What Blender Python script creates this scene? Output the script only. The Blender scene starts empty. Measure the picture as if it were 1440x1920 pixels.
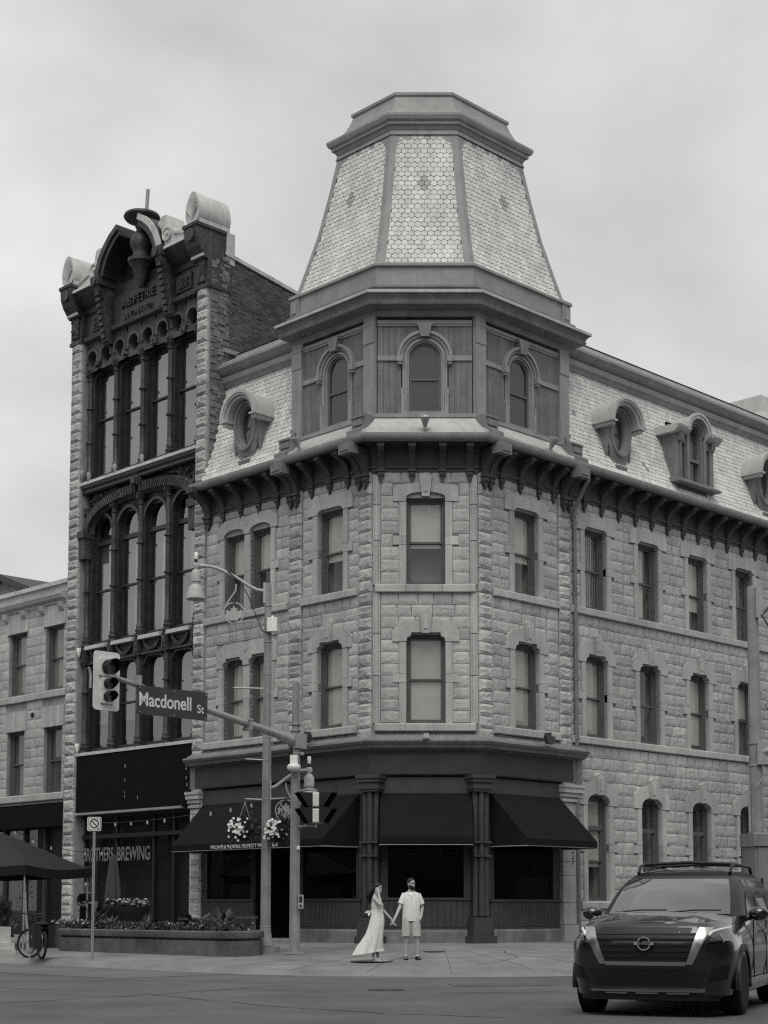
import bpy, bmesh, math, random
from mathutils import Matrix, Vector, Euler, noise
R_ = math.radians
sc = bpy.context.scene
COL = sc.collection
# ---------------------------------------------------------------- camera, sky, sun, exposure
cam = bpy.data.cameras.new('camera')
cam.sensor_fit = 'VERTICAL'; cam.sensor_height = 36.0; cam.sensor_width = 27.0
cam.lens = 36.0*2950/1920
cam.shift_x = (720-754)/1920; cam.shift_y = 466.3/1920
cam.clip_end = 2000
co = bpy.data.objects.new('camera', cam); COL.objects.link(co)
co.location = (0, 0, 1.4); co.rotation_euler = (R_(95.3), 0, 0)
sc.camera = co
SUN_EL, SUN_AZ = R_(58), R_(183)      # high, behind the camera and a little to the left
w = bpy.data.worlds.new('World'); sc.world = w; w.use_nodes = True
nt = w.node_tree; nt.nodes.clear()
SKYLOC = (3.1, 0.4, 1.7)
def wn(t, **k):
    n = nt.nodes.new(t)
    for a, v in k.items(): setattr(n, a, v)
    return n
sky = wn('ShaderNodeTexSky', sky_type='NISHITA', sun_disc=False)
sky.sun_elevation = SUN_EL; sky.sun_rotation = SUN_AZ
bw = wn('ShaderNodeRGBToBW'); nt.links.new(sky.outputs[0], bw.inputs[0])
tc = wn('ShaderNodeTexCoord'); mp = wn('ShaderNodeMapping')
mp.inputs['Scale'].default_value = (1.0, 1.0, 1.5); mp.inputs['Location'].default_value = SKYLOC
nt.links.new(tc.outputs['Generated'], mp.inputs[0])
n1 = wn('ShaderNodeTexNoise'); n1.inputs['Scale'].default_value = 2.8; n1.inputs['Detail'].default_value = 8; n1.inputs['Roughness'].default_value = .5
n1.inputs['Distortion'].default_value = .35
nt.links.new(mp.outputs[0], n1.inputs[0])
mr = wn('ShaderNodeMapRange'); mr.inputs[1].default_value = .3; mr.inputs[2].default_value = .7; mr.inputs[3].default_value = 3.9; mr.inputs[4].default_value = 7.4
nt.links.new(n1.outputs[0], mr.inputs[0])
mx = wn('ShaderNodeMix', data_type='FLOAT'); mx.inputs[0].default_value = .93
nt.links.new(bw.outputs[0], mx.inputs[2]); nt.links.new(mr.outputs[0], mx.inputs[3])
cmb = wn('ShaderNodeCombineColor')
for i, t in enumerate((1.0, .997, .988)):
    m = wn('ShaderNodeMath', operation='MULTIPLY'); m.inputs[1].default_value = t
    nt.links.new(mx.outputs[0], m.inputs[0]); nt.links.new(m.outputs[0], cmb.inputs[i])
bg = wn('ShaderNodeBackground'); bg.inputs[1].default_value = .1
nt.links.new(cmb.outputs[0], bg.inputs[0])
ow = wn('ShaderNodeOutputWorld'); nt.links.new(bg.outputs[0], ow.inputs[0])
sl = bpy.data.lights.new('sun', 'SUN'); sl.energy = 1.5; sl.angle = R_(40); sl.color = (1, .98, .95)
so = bpy.data.objects.new('sun', sl); COL.objects.link(so)
dv = Vector((math.sin(SUN_AZ)*math.cos(SUN_EL), math.cos(SUN_AZ)*math.cos(SUN_EL), math.sin(SUN_EL)))
so.rotation_euler = dv.to_track_quat('Z', 'Y').to_euler()
so.location = dv*60
vs = sc.view_settings
vs.view_transform = 'Standard'; vs.look = 'None'; vs.exposure = 0.35; vs.gamma = 1.0; vs.use_curve_mapping = False
sc.cycles.max_bounces = 6; sc.cycles.transparent_max_bounces = 12; sc.cycles.use_denoising = False; sc.cycles.filter_width = 1.25

# ---------------------------------------------------------------- materials (the photograph is black and white)
TINT = (1.0, .995, .978)
MATS = {}
def mat(name, v, rough=.75, amp=.18, scale=1.4, bump=0, bscale=40, spec=.35, metal=0, rnd=0, isl=0, streak=0, emit=0, big=0, fine=.12, fscale=22, coat=0):
    if name in MATS: return MATS[name]
    m = bpy.data.materials.new(name); MATS[name] = m; m.use_nodes = True
    t = m.node_tree; N = t.nodes; Lk = t.links
    b = N['Principled BSDF']
    b.inputs['Roughness'].default_value = rough; b.inputs['Metallic'].default_value = metal
    b.inputs['Specular IOR Level'].default_value = spec
    if coat: b.inputs['Coat Weight'].default_value = coat; b.inputs['Coat Roughness'].default_value = .03
    g = N.new('ShaderNodeNewGeometry')
    def noise_(s, det, vec=None, lo=.3, hi=.7, a=0, bb=1):
        n = N.new('ShaderNodeTexNoise'); n.inputs['Scale'].default_value = s; n.inputs['Detail'].default_value = det; n.inputs['Roughness'].default_value = .6
        Lk.new(vec or g.outputs['Position'], n.inputs['Vector'])
        r = N.new('ShaderNodeMapRange'); r.inputs[1].default_value = lo; r.inputs[2].default_value = hi; r.inputs[3].default_value = a; r.inputs[4].default_value = bb
        Lk.new(n.outputs[0], r.inputs[0]); return n, r
    def mul(a, bb):
        q = N.new('ShaderNodeMath'); q.operation = 'MULTIPLY'; Lk.new(a, q.inputs[0])
        if isinstance(bb, (int, float)): q.inputs[1].default_value = bb
        else: Lk.new(bb, q.inputs[1])
        return q.outputs[0]
    _, r1 = noise_(scale, 5, a=1-amp, bb=1+amp)
    fac = r1.outputs[0]
    if fine:
        _, r2 = noise_(fscale, 3, a=1-fine, bb=1+fine); fac = mul(fac, r2.outputs[0])
    if big:
        _, rb = noise_(.22, 3, a=1-big, bb=1+big); fac = mul(fac, rb.outputs[0])
    if streak:
        mpn = N.new('ShaderNodeMapping'); mpn.inputs['Scale'].default_value = (1, 1, .06); Lk.new(g.outputs['Position'], mpn.inputs[0])
        _, r3 = noise_(5.0, 4, mpn.outputs[0], a=1-streak, bb=1+streak*.5); fac = mul(fac, r3.outputs[0])
    if rnd:
        oi = N.new('ShaderNodeObjectInfo'); r4 = N.new('ShaderNodeMapRange'); r4.inputs[3].default_value = 1-rnd; r4.inputs[4].default_value = 1+rnd
        Lk.new(oi.outputs['Random'], r4.inputs[0]); fac = mul(fac, r4.outputs[0])
    if isl:
        r5 = N.new('ShaderNodeMapRange'); r5.inputs[3].default_value = 1-isl; r5.inputs[4].default_value = 1+isl
        Lk.new(g.outputs['Random Per Island'], r5.inputs[0]); fac = mul(fac, r5.outputs[0])
    c = N.new('ShaderNodeCombineColor')
    for i in range(3):
        Lk.new(mul(fac, v*TINT[i]), c.inputs[i])
    Lk.new(c.outputs[0], b.inputs['Base Color'])
    if bump:
        n, _ = noise_(bscale, 6)
        bp = N.new('ShaderNodeBump'); bp.inputs['Strength'].default_value = bump; bp.inputs['Distance'].default_value = .02
        Lk.new(n.outputs[0], bp.inputs['Height']); Lk.new(bp.outputs[0], b.inputs['Normal'])
    if emit:
        b.inputs['Emission Color'].default_value = (1, .98, .95, 1); b.inputs['Emission Strength'].default_value = emit
    return m
def glass(name, tint=.75, ior=1.5, rough=.0, wav=.0, boost=0.0):
    if name in MATS: return MATS[name]
    m = bpy.data.materials.new(name); MATS[name] = m; m.use_nodes = True
    t = m.node_tree; N = t.nodes; N.clear()
    tr = N.new('ShaderNodeBsdfTransparent'); tr.inputs[0].default_value = (tint, tint, tint*.98, 1)
    gl = N.new('ShaderNodeBsdfGlossy'); gl.inputs['Roughness'].default_value = rough
    gl.inputs[0].default_value = (1, 1, 1, 1)
    # Schlick reflectance that is the same from both sides of the sheet
    gg = N.new('ShaderNodeNewGeometry'); dt = N.new('ShaderNodeVectorMath'); dt.operation = 'DOT_PRODUCT'
    t.links.new(gg.outputs['Normal'], dt.inputs[0]); t.links.new(gg.outputs['Incoming'], dt.inputs[1])
    def mth(op, a, b=None):
        n_ = N.new('ShaderNodeMath'); n_.operation = op
        for i_, v_ in enumerate((a, b)):
            if v_ is None: continue
            if isinstance(v_, (int, float)): n_.inputs[i_].default_value = v_
            else: t.links.new(v_, n_.inputs[i_])
        return n_
    f0 = ((ior-1)/(ior+1))**2
    fr = mth('ADD', mth('MULTIPLY', mth('POWER', mth('SUBTRACT', 1.0, mth('ABSOLUTE', dt.outputs['Value']).outputs[0]).outputs[0], 5.0).outputs[0], 1-f0).outputs[0], f0)
    ad = N.new('ShaderNodeMath'); ad.operation = 'ADD'; ad.inputs[1].default_value = boost; ad.use_clamp = True
    if wav:
        g = N.new('ShaderNodeNewGeometry'); n = N.new('ShaderNodeTexNoise'); n.inputs['Scale'].default_value = 1.1; n.inputs['Detail'].default_value = 2
        t.links.new(g.outputs['Position'], n.inputs['Vector'])
        bp = N.new('ShaderNodeBump'); bp.inputs['Strength'].default_value = wav; bp.inputs['Distance'].default_value = .05
        t.links.new(n.outputs[0], bp.inputs['Height']); t.links.new(bp.outputs[0], gl.inputs['Normal'])
    t.links.new(mth('MULTIPLY', fr.outputs[0], 1.75).outputs[0], ad.inputs[0])      # both faces of the sheet
    ms = N.new('ShaderNodeMixShader'); o = N.new('ShaderNodeOutputMaterial')
    t.links.new(ad.outputs[0], ms.inputs[0]); t.links.new(tr.outputs[0], ms.inputs[1]); t.links.new(gl.outputs[0], ms.inputs[2]); t.links.new(ms.outputs[0], o.inputs[0])
    return m

STONE = mat('rock_faced_limestone', .40, .9, .16, .9, .45, 26, .15, rnd=.1, isl=.1, big=.12, fine=.2, fscale=26, streak=.14)
ASHLAR = mat('dressed_limestone', .41, .85, .14, 1.2, .35, 45, .15, rnd=.07, isl=.05, big=.1, streak=.15)
MORTAR = mat('mortar', .27, .95, .2, 2, .6, 60, .1)
QUOIN = mat('weathered_quoin_stone', .39, .92, .28, 1.6, .8, 18, .15, rnd=.14, isl=.13, big=.12, streak=.18)
TRIM = mat('grey_painted_wood', .19, .6, .2, 2.2, .25, 30, .35, rnd=.05, streak=.18)
TRIM2 = mat('grey_painted_trim', .26, .6, .15, 2.0, .15, 40, .35, streak=.1)
EAVES = mat('dark_eaves_paint', .06, .65, .2, 2.5, .15, 40, .3)
FRAMEM = mat('sash_paint', .105, .55, .12, 3, .1, 50, .35)
SLATE = mat('pale_slate', .56, .62, .12, .8, .25, 35, .35, rnd=.1, isl=.11, big=.08, streak=.16)
SLATED = mat('dark_slate', .3, .6, .12, .8, .25, 35, .4, rnd=.08, isl=.1)
LEAD = mat('sheet_lead', .42, .55, .14, 1.2, .08, 20, .5, streak=.16)
ZINC = mat('pale_zinc', .5, .5, .18, 1.5, .06, 20, .5, streak=.2)
UNDER = mat('slate_underlay', .17, .9)
SHOPW = mat('dark_shopfront_paint', .058, .6, .15, 2, .1, 40, .25, streak=.1)
SHOPF = mat('dark_fascia_paint', .048, .6, .12, 2, .05, 40, .2)
CANVAS = mat('black_awning_canvas', .013, .9, .15, 1.5, .15, 200, .08)
IRON = mat('black_cast_iron', .022, .42, .4, 2.5, .3, 30, .5, fine=.3, fscale=14, streak=.3)
IRON2 = mat('weathered_cast_iron', .05, .55, .5, 3.0, .4, 26, .4, fine=.35, fscale=12, streak=.35)
BLACK = mat('black_board', .006, .8, .2, 2, spec=.1)
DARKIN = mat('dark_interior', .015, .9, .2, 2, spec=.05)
ROOM = mat('room_walls', .3, .9, .15, 2, spec=.1)
BLIND = mat('window_blind', .43, .8, .06, 2)
PLINTH = mat('dark_plinth_stone', .2, .9, .3, 1.6, .6, 22, .15, rnd=.1, streak=.2)  # plinth course, evenly darker than the quoin stone
BLIND2 = mat('slatted_blind', .42, .8, .06, 2)
GL = glass('window_glass', .93, 1.5, .0, .0)
GLI = glass('old_window_glass', .8, 1.6, .0, .0, .09)
GLS = glass('shop_glass', .8, 1.42, .0, .0)
BRICKM = mat('old_brick', .105, .9, .25, 1.0, .4, 50, .2, isl=.3, fine=.2)
BMORT = mat('brick_mortar', .06, .95, .25, 2)
RUBBLE = mat('rubble_stone', .2, .95, .3, 3, 1.0, 14, .2, isl=.25, rnd=.2)
METAL = mat('galvanised_steel', .33, .5, .15, 3, .05, 60, .5, metal=.3, streak=.12)
CONCP = mat('concrete_pole', .26, .85, .18, 2.5, .3, 50, .25, streak=.15)
WHITE = mat('white_paint', .75, .5, .06, 3)
YEL = mat('signal_yellow_paint', .62, .5, .08, 4)
BLK = mat('matt_black', .012, .6, .1, 3)
SIGNG = mat('street_sign_sheet', .045, .45, .06, 2)
LETTER = mat('reflective_letters', .6, .5, .03, 3)

# ---------------------------------------------------------------- helpers
Wm = {}
def T(x, y=0, z=0): return Matrix.Translation((x, y, z))
def RZ(d): return Matrix.Rotation(R_(d), 4, 'Z')
def RX(d): return Matrix.Rotation(R_(d), 4, 'X')
def RY(d): return Matrix.Rotation(R_(d), 4, 'Y')
def S(x, y, z): return Matrix.Diagonal((x, y, z, 1))
I4 = Matrix.Identity(4)
def link(o, parent=None, M=I4):
    COL.objects.link(o)
    Wm[o.name] = M.copy()
    if parent is not None:
        o.parent = parent; o.matrix_basis = Wm[parent.name].inverted() @ M
    else: o.matrix_basis = M
    return o
def empty(name, M, label, cat, group=None):
    o = bpy.data.objects.new(name, None); o.empty_display_size = .2
    link(o, None, M); tag(o, label, cat, group); return o
def tag(o, label=None, cat=None, group=None, kind=None):
    if label: o['label'] = label
    if cat: o['category'] = cat
    if group: o['group'] = group
    if kind: o['kind'] = kind
    return o
class MB:
    def __init__(s): s.v = []; s.f = []
    def add(s, vs, fs):
        k = len(s.v); s.v += [tuple(p) for p in vs]; s.f += [tuple(i+k for i in f) for f in fs]; return s
    def box(s, x0, x1, y0, y1, z0, z1, M=None):
        vs = [(x, y, z) for z in (z0, z1) for y in (y0, y1) for x in (x0, x1)]
        if M is not None: vs = [M @ Vector(p) for p in vs]
        return s.add(vs, [(0, 2, 3, 1), (4, 5, 7, 6), (0, 1, 5, 4), (2, 6, 7, 3), (0, 4, 6, 2), (1, 3, 7, 5)])
    def cbox(s, x, y, z, a, b, c, M=None): return s.box(x-a/2, x+a/2, y-b/2, y+b/2, z-c/2, z+c/2, M)
    def poly_y(s, pts, y0, y1, M=None):
        """prism: outline in x,z swept from y0 (front) to y1"""
        n = len(pts)
        vs = [(x, y0, z) for x, z in pts]+[(x, y1, z) for x, z in pts]
        if M is not None: vs = [M @ Vector(p) for p in vs]
        a = sum(pts[i][0]*pts[(i+1) % n][1]-pts[(i+1) % n][0]*pts[i][1] for i in range(n))
        fs = [tuple(range(n)), tuple(range(2*n-1, n-1, -1))]+[(i, i+n, (i+1) % n+n, (i+1) % n) for i in range(n)]
        if a < 0: fs = [f[::-1] for f in fs]
        return s.add(vs, fs)
    def poly_x(s, pts, x0, x1, M=None):
        """prism: outline in y,z swept along x"""
        n = len(pts)
        vs = [(x0, y, z) for y, z in pts]+[(x1, y, z) for y, z in pts]
        if M is not None: vs = [M @ Vector(p) for p in vs]
        return s.add(vs, [tuple(range(n)), tuple(range(2*n-1, n-1, -1))]+[(i, i+n, (i+1) % n+n, (i+1) % n) for i in range(n)])
    def poly_z(s, pts, z0, z1, M=None):
        n = len(pts)
        vs = [(x, y, z0) for x, y in pts]+[(x, y, z1) for x, y in pts]
        if M is not None: vs = [M @ Vector(p) for p in vs]
        return s.add(vs, [tuple(range(n))[::-1], tuple(range(n, 2*n))]+[(i, (i+1) % n, (i+1) % n+n, i+n) for i in range(n)])
    def lathe(s, prof, n=16, M=None, a0=0, a1=360):
        k = len(prof); full = abs(a1-a0) >= 360; m = n if full else n+1
        vs = []
        for j in range(m):
            a = R_(a0+(a1-a0)*j/n)
            for r, z in prof: vs.append((r*math.cos(a), r*math.sin(a), z))
        if M is not None: vs = [M @ Vector(p) for p in vs]
        fs = []
        for j in range(n):
            b = (j+1) % m
            for i in range(k-1): fs.append((j*k+i, b*k+i, b*k+i+1, j*k+i+1))
        if full:
            if prof[0][0] > 1e-5: fs.append(tuple(j*k for j in range(m))[::-1])
            if prof[-1][0] > 1e-5: fs.append(tuple(j*k+k-1 for j in range(m)))
        return s.add(vs, fs)
    def tube(s, path, r, n=8, cap=True, M=None):
        path = [Vector(p) for p in path]; m = len(path)
        rr = r if isinstance(r, (list, tuple)) else [r]*m
        vs = []; ref = None
        for i, p in enumerate(path):
            d = (path[min(i+1, m-1)]-path[max(i-1, 0)]).normalized()
            if ref is None:
                ref = Vector((0, 0, 1)) if abs(d.z) < .9 else Vector((1, 0, 0))
            u = d.cross(ref).normalized(); v = d.cross(u).normalized(); ref = -v if False else ref
            for j in range(n):
                a = 2*math.pi*j/n
                vs.append(p+(u*math.cos(a)+v*math.sin(a))*rr[i])
        if M is not None: vs = [M @ p for p in vs]
        fs = [(i*n+j, (i+1)*n+j, (i+1)*n+(j+1) % n, i*n+(j+1) % n) for i in range(m-1) for j in range(n)]
        if cap: fs += [tuple(range(n)), tuple(range((m-1)*n, m*n))[::-1]]
        return s.add(vs, fs)
    def loft(s, rings, close=True, cap0=False, cap1=False):
        n = len(rings[0]); vs = [p for r in rings for p in r]; fs = []
        for i in range(len(rings)-1):
            for j in range(n if close else n-1):
                fs.append((i*n+j, i*n+(j+1) % n, (i+1)*n+(j+1) % n, (i+1)*n+j))
        if cap0: fs.append(tuple(range(n))[::-1])
        if cap1: fs.append(tuple(range((len(rings)-1)*n, len(rings)*n)))
        return s.add(vs, fs)
    def quad(s, a, b, c, d): return s.add([a, b, c, d], [(0, 1, 2, 3)])
    def arch(s, cx, cz, ri, ro, y0, y1, a0=0, a1=180, n=16, ez=1.0):
        """arched band in the x,z plane between radii ri and ro, from y0 (front) to y1"""
        vs = []
        for j in range(n+1):
            a = R_(a0+(a1-a0)*j/n); c, q = math.cos(a), math.sin(a)*ez
            vs += [(cx+ri*c, y0, cz+ri*q), (cx+ro*c, y0, cz+ro*q), (cx+ro*c, y1, cz+ro*q), (cx+ri*c, y1, cz+ri*q)]
        fs = []
        for j in range(n):
            for k in range(4): fs.append((j*4+k, j*4+(k+1) % 4, j*4+4+(k+1) % 4, j*4+4+k))
        fs += [(0, 3, 2, 1), (n*4, n*4+1, n*4+2, n*4+3)]
        return s.add(vs, fs)
    def mesh(s, name, m, smooth=None):
        me = bpy.data.meshes.new(name); me.from_pydata(s.v, [], s.f); me.update()
        bm = bmesh.new(); bm.from_mesh(me); bmesh.ops.recalc_face_normals(bm, faces=bm.faces); bm.to_mesh(me); bm.free()
        if m is not None: me.materials.append(m)
        if smooth:
            me.polygons.foreach_set('use_smooth', [True]*len(me.polygons)); me.set_sharp_from_angle(angle=R_(smooth))
        return me
    def obj(s, name, m, parent=None, M=I4, smooth=None):
        return link(bpy.data.objects.new(name, s.mesh(name, m, smooth)), parent, M)
def inst(name, me, parent, M):
    return link(bpy.data.objects.new(name, me), parent, M)
def text(body, size, m, name, parent, M, ext=.004, sx=1.0, align='CENTER', bold=0, space=1.0):
    c = bpy.data.curves.new(name, 'FONT'); c.body = body; c.size = size; c.extrude = ext; c.align_x = align; c.align_y = 'CENTER'
    c.offset = bold; c.space_character = space
    c.materials.append(m)
    tmp = bpy.data.objects.new('letters', c); COL.objects.link(tmp)
    me = bpy.data.meshes.new_from_object(tmp); bpy.data.objects.remove(tmp)
    return link(bpy.data.objects.new(name, me), parent, M @ RX(90) @ S(sx, 1, 1))
rng = random.Random(7)
# facade frames: x to the right along the wall, y into the wall, z up
q = math.sqrt(.5)
XL, XR, DC = -.78, 2.03, 42.0
FL = T(XL, DC) @ RZ(-45); FC = T(XL, DC); FR = T(XR, DC) @ RZ(45)
# plan of the corner building: left end, corner, corner, right end
NL, NC, NR = Vector((-q, -q)), Vector((0, -1)), Vector((q, -q))
def plan(o, sl=7.3, sr=19.0):
    a, b = Vector((XL, DC)), Vector((XR, DC)); k = 1/math.cos(R_(22.5))
    bl = (NL+NC).normalized(); br = (NR+NC).normalized()
    return [a+Vector((-q, q))*sl+NL*o, a+bl*o*k, b+br*o*k, b+Vector((q, q))*sr+NR*o]
def sweep(prof, sl=7.3, sr=19.0, seg=(0, 1, 2, 3)):
    mb = MB(); rings = []
    for o, z in prof:
        p = plan(o, sl, sr); rings.append([(p[i].x, p[i].y, z) for i in seg])
    return mb.loft(rings, close=False)
# ================================================================= the corner building
HOTEL = empty('stone_building', T(.6, 44, .45), 'pale rock faced stone corner building with slate mansard tower', 'building')
# ---- walls with openings (mortar coloured core; stones are laid on it piece by piece)
def wall(name, F, x0, x1, z0, z1, holes, m, parent, depth=.34, y=0.0):
    xs = sorted({x0, x1, *[h[0] for h in holes], *[h[1] for h in holes]}); zs = sorted({z0, z1, *[h[2] for h in holes], *[h[3] for h in holes]})
    mb = MB()
    for i in range(len(xs)-1):
        for j in range(len(zs)-1):
            cx, cz = (xs[i]+xs[i+1])/2, (zs[j]+zs[j+1])/2
            if any(h[0] < cx < h[1] and h[2] < cz < h[3] for h in holes): continue
            mb.quad((xs[i], y, zs[j]), (xs[i+1], y, zs[j]), (xs[i+1], y, zs[j+1]), (xs[i], y, zs[j+1]))
    for a, b, c, d in holes:
        e = y+depth
        mb.quad((a, y, c), (a, e, c), (a, e, d), (a, y, d)); mb.quad((b, y, c), (b, y, d), (b, e, d), (b, e, c))
        mb.quad((a, y, d), (a, e, d), (b, e, d), (b, y, d)); mb.quad((a, y, c), (b, y, c), (b, e, c), (a, e, c))
    me = bpy.data.meshes.new(name); me.from_pydata(mb.v, [], mb.f); me.materials.append(m)
    return inst(name, me, parent, F)
# ---- stones
def stone_mesh(seed, rough=1.0, m=STONE):
    r = random.Random(seed); nx, nz = 5, 4; mb = MB()
    vs = []
    for k in range(nz+1):
        for i in range(nx+1):
            ed = i in (0, nx) or k in (0, nz)
            x = -.5+i/nx; z = -.5+k/nz
            if not ed: x += r.uniform(-.05, .05); z += r.uniform(-.06, .06)
            y = -(.5+.15*r.random()) if ed else -(.83+.24*r.random()*rough)
            if ed: x += r.uniform(-.008, .008); z += r.uniform(-.012, .012)
            vs.append((x, y, z))
    fs = [(k*(nx+1)+i, k*(nx+1)+i+1, (k+1)*(nx+1)+i+1, (k+1)*(nx+1)+i) for k in range(nz) for i in range(nx)]
    per = [i for i in range(nx+1)]+[(k)*(nx+1)+nx for k in range(1, nz+1)]+[nz*(nx+1)+i for i in range(nx-1, -1, -1)]+[k*(nx+1) for k in range(nz-1, 0, -1)]
    b0 = len(vs)
    vs += [(vs[i][0], .3, vs[i][2]) for i in per]
    n = len(per)
    fs += [(per[i], b0+i, b0+(i+1) % n, per[(i+1) % n]) for i in range(n)]
    mb.add(vs, fs); return mb, mb.mesh('stone', m)
STV = [stone_mesh(i) for i in range(10)]
QTV = [stone_mesh(50+i, 1.25, QUOIN) for i in range(8)]
def courses(x0, x1, z0, z1, holes, ch=.335, wr=(.34, .6), seed=0):
    r = random.Random(seed); n = max(1, round((z1-z0)/ch)); h = (z1-z0)/n; out = []
    for k in range(n):
        a, b = z0+k*h, z0+(k+1)*h
        blk = sorted((hh[0], hh[1]) for hh in holes if min(b, hh[3])-max(a, hh[2]) > (.62 if len(hh) > 4 else .12)*h)
        spans = []; c = x0
        for p, s in blk:
            if p > c+.02: spans.append((c, p))
            c = max(c, s)
        if c < x1-.02: spans.append((c, x1))
        for p, s in spans:
            L = s-p
            if L < .07: continue
            m = max(1, round(L/r.uniform(*wr))); ws = [r.uniform(.75, 1.25) for _ in range(m)]; t = sum(ws); xx = p
            if m > 1 and k % 2: ws = ws[::-1]
            for w_ in ws:
                ww = L*w_/t; out.append((xx+ww/2, (a+b)/2, ww, h)); xx += ww
    return out
LAID = []      # (frame, parent, x, z, w, h, depth, kind)
def lay(F, parent, lst, depth=.045, gap=.015, kind='s'):
    for x, z, w_, h in lst: LAID.append((F, parent, x, z, w_-gap, h-gap, depth, kind))
def finish_stones():
    """the 300 that show largest become parts, the rest one stuff part"""
    small = {}; cnt = {'s': 0, 'q': 0}
    order = sorted(range(len(LAID)), key=lambda i: -(LAID[i][4]*LAID[i][5])/((LAID[i][0] @ Vector((LAID[i][2], 0, LAID[i][3]))).y**2) + (1 if abs(LAID[i][2]) > 15 else 0))
    for i in order:
        F, par, x, z, w_, h, d, k = LAID[i]
        var = STV if k == 's' else QTV
        j = (i*7+int(x*31)) % len(var); fl = -1 if (i*13) % 3 == 0 else 1
        M = F @ T(x, 0, z) @ S(w_*fl, d, h)
        if cnt[k] < 300:
            cnt[k] += 1; inst('stone' if k == 's' else 'quoin_stone', var[j][1], par, M)
        else:
            mb = small.setdefault(k, MB()); mb.add([M @ Vector(p) for p in var[j][0].v], var[j][0].f)
    for k, mb in small.items():
        mb.obj('small_stones', STONE if k == 's' else QUOIN, HOTEL)['kind'] = 'stuff'
# ---- window kinds
WIN = {}
def window_kind(key, w_, h, top='flat', rail=.5, blind=('plain', 1.0), sash=True, transom=None, fr=.075):
    """meshes of one window; origin at the middle of the sill, in the wall plane"""
    d = {}; a = w_/2
    mb = MB(); y0, y1 = .16, .30
    mb.box(-a, -a+fr, y0, y1, 0, h); mb.box(a-fr, a, y0, y1, 0, h); mb.box(-a+fr, a-fr, y0, y1, 0, fr*1.1); mb.box(-a+fr, a-fr, y0, y1, h-fr, h)
    mb.box(-a-.0, -a+fr*.45, y0-.05, y0, 0, h); mb.box(a-fr*.45, a, y0-.05, y0, 0, h); mb.box(-a+fr*.45, a-fr*.45, y0-.05, y0, h-fr*.5, h)
    d['window'] = mb.mesh('window', FRAMEM)
    zr = h*rail; s = MB(); e = a-fr; g = .05
    for (z0, z1, yy) in ((fr*1.1, zr+.02, .235), (zr-.02, h-fr, .205)):
        s.box(-e, -e+g, yy, yy+.045, z0, z1); s.box(e-g, e, yy, yy+.045, z0, z1); s.box(-e+g, e-g, yy, yy+.045, z0, z0+g); s.box(-e+g, e-g, yy, yy+.045, z1-g, z1)
    if transom:
        s.box(-e, e, .17, .24, transom-.05, transom+.07)
    d['sash'] = s.mesh('sash', FRAMEM)
    d['pane'] = MB().quad((-e+g-.01, .262, fr), (e-g+.01, .262, fr), (e-g+.01, .262, zr), (-e+g-.01, .262, zr)).mesh('pane', GL)
    d['pane2'] = MB().quad((-e+g-.01, .228, zr), (e-g+.01, .228, zr), (e-g+.01, .228, h-fr), (-e+g-.01, .228, h-fr)).mesh('pane', GL)
    kind, fracn = blind
    b = MB(); zb = fr+(h-2*fr)*(1-fracn)
    if kind == 'plain': b.box(-e+.01, e-.01, .285, .292, zb, h-.03); b.box(-e+.01, e-.01, .28, .298, zb, zb+.03)
    elif kind == 'slat':
        z = h-.05
        while z > zb:
            b.box(-e+.01, e-.01, .285, .297, z-.049, z-.0025); z -= .05
    elif kind == 'vert':
        x = -e+.03
        while x < e-.04:
            b.add([(x, .29, zb), (x+.075, .325, zb), (x+.075, .325, h-.04), (x, .29, h-.04)], [(0, 1, 2, 3)]); x += .085
    elif kind == 'curtain':
        n = 14; vs = []
        for i in range(n+1):
            x = -e+.02+(e*1.25)*i/n; yy = .31+.025*math.sin(i*2.1); vs += [(x, yy, .1), (x, yy, h-.04)]
        b.add(vs, [(2*i, 2*i+2, 2*i+3, 2*i+1) for i in range(n)])
    d['blind'] = b.mesh('blind', BLIND if kind in ('plain', 'vert', 'curtain') else BLIND2) if b.v else None
    r = MB(); A = a-.01
    r.quad((-A, .9, .0), (A, .9, 0), (A, .9, h), (-A, .9, h)); r.quad((-A, .31, 0), (-A, .9, 0), (-A, .9, h), (-A, .31, h)); r.quad((A, .31, 0), (A, .31, h), (A, .9, h), (A, .9, 0))
    r.quad((-A, .31, h), (-A, .9, h), (A, .9, h), (A, .31, h)); r.quad((-A, .31, 0), (A, .31, 0), (A, .9, 0), (-A, .9, 0))
    d['lining'] = r.mesh('lining', ROOM)
    WIN[key] = d
def put_window(key, F, x, z, parent):
    d = WIN[key]; M = F @ T(x, 0, z)
    o = inst('window', d['window'], parent, M)
    for nm in ('sash', 'pane', 'pane2', 'blind', 'lining'):
        if d[nm] is not None: inst({'pane2': 'pane', 'lining': 'dark_lining'}.get(nm, nm), d[nm], o, M)
    return o
window_kind('c3', 1.06, 2.40, blind=('plain', .56)); window_kind('c2', 1.06, 2.42, blind=('slat', 1.0))
window_kind('t3', 1.06, 2.36, blind=('plain', .6)); window_kind('t2', 1.06, 2.36, blind=('slat', .98))
window_kind('r3v', 1.06, 2.36, blind=('vert', .98)); window_kind('r3c', 1.06, 2.36, blind=('curtain', 1)); window_kind('r2d', 1.06, 2.36, blind=('none', 0))
window_kind('r3p', 1.06, 2.36, blind=('plain', .72)); window_kind('r2h', 1.06, 2.36, blind=('slat', .46)); window_kind('r2p', 1.06, 2.36, blind=('plain', .95))
window_kind('l3', .95, 2.36, blind=('plain', .52)); window_kind('l2', .95, 2.36, blind=('slat', .99))
window_kind('g1', 1.04, 3.06, rail=.38, blind=('none', 0), transom=2.12); window_kind('g1b', 1.04, 3.06, rail=.38, blind=('plain', .68), transom=2.12)
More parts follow.
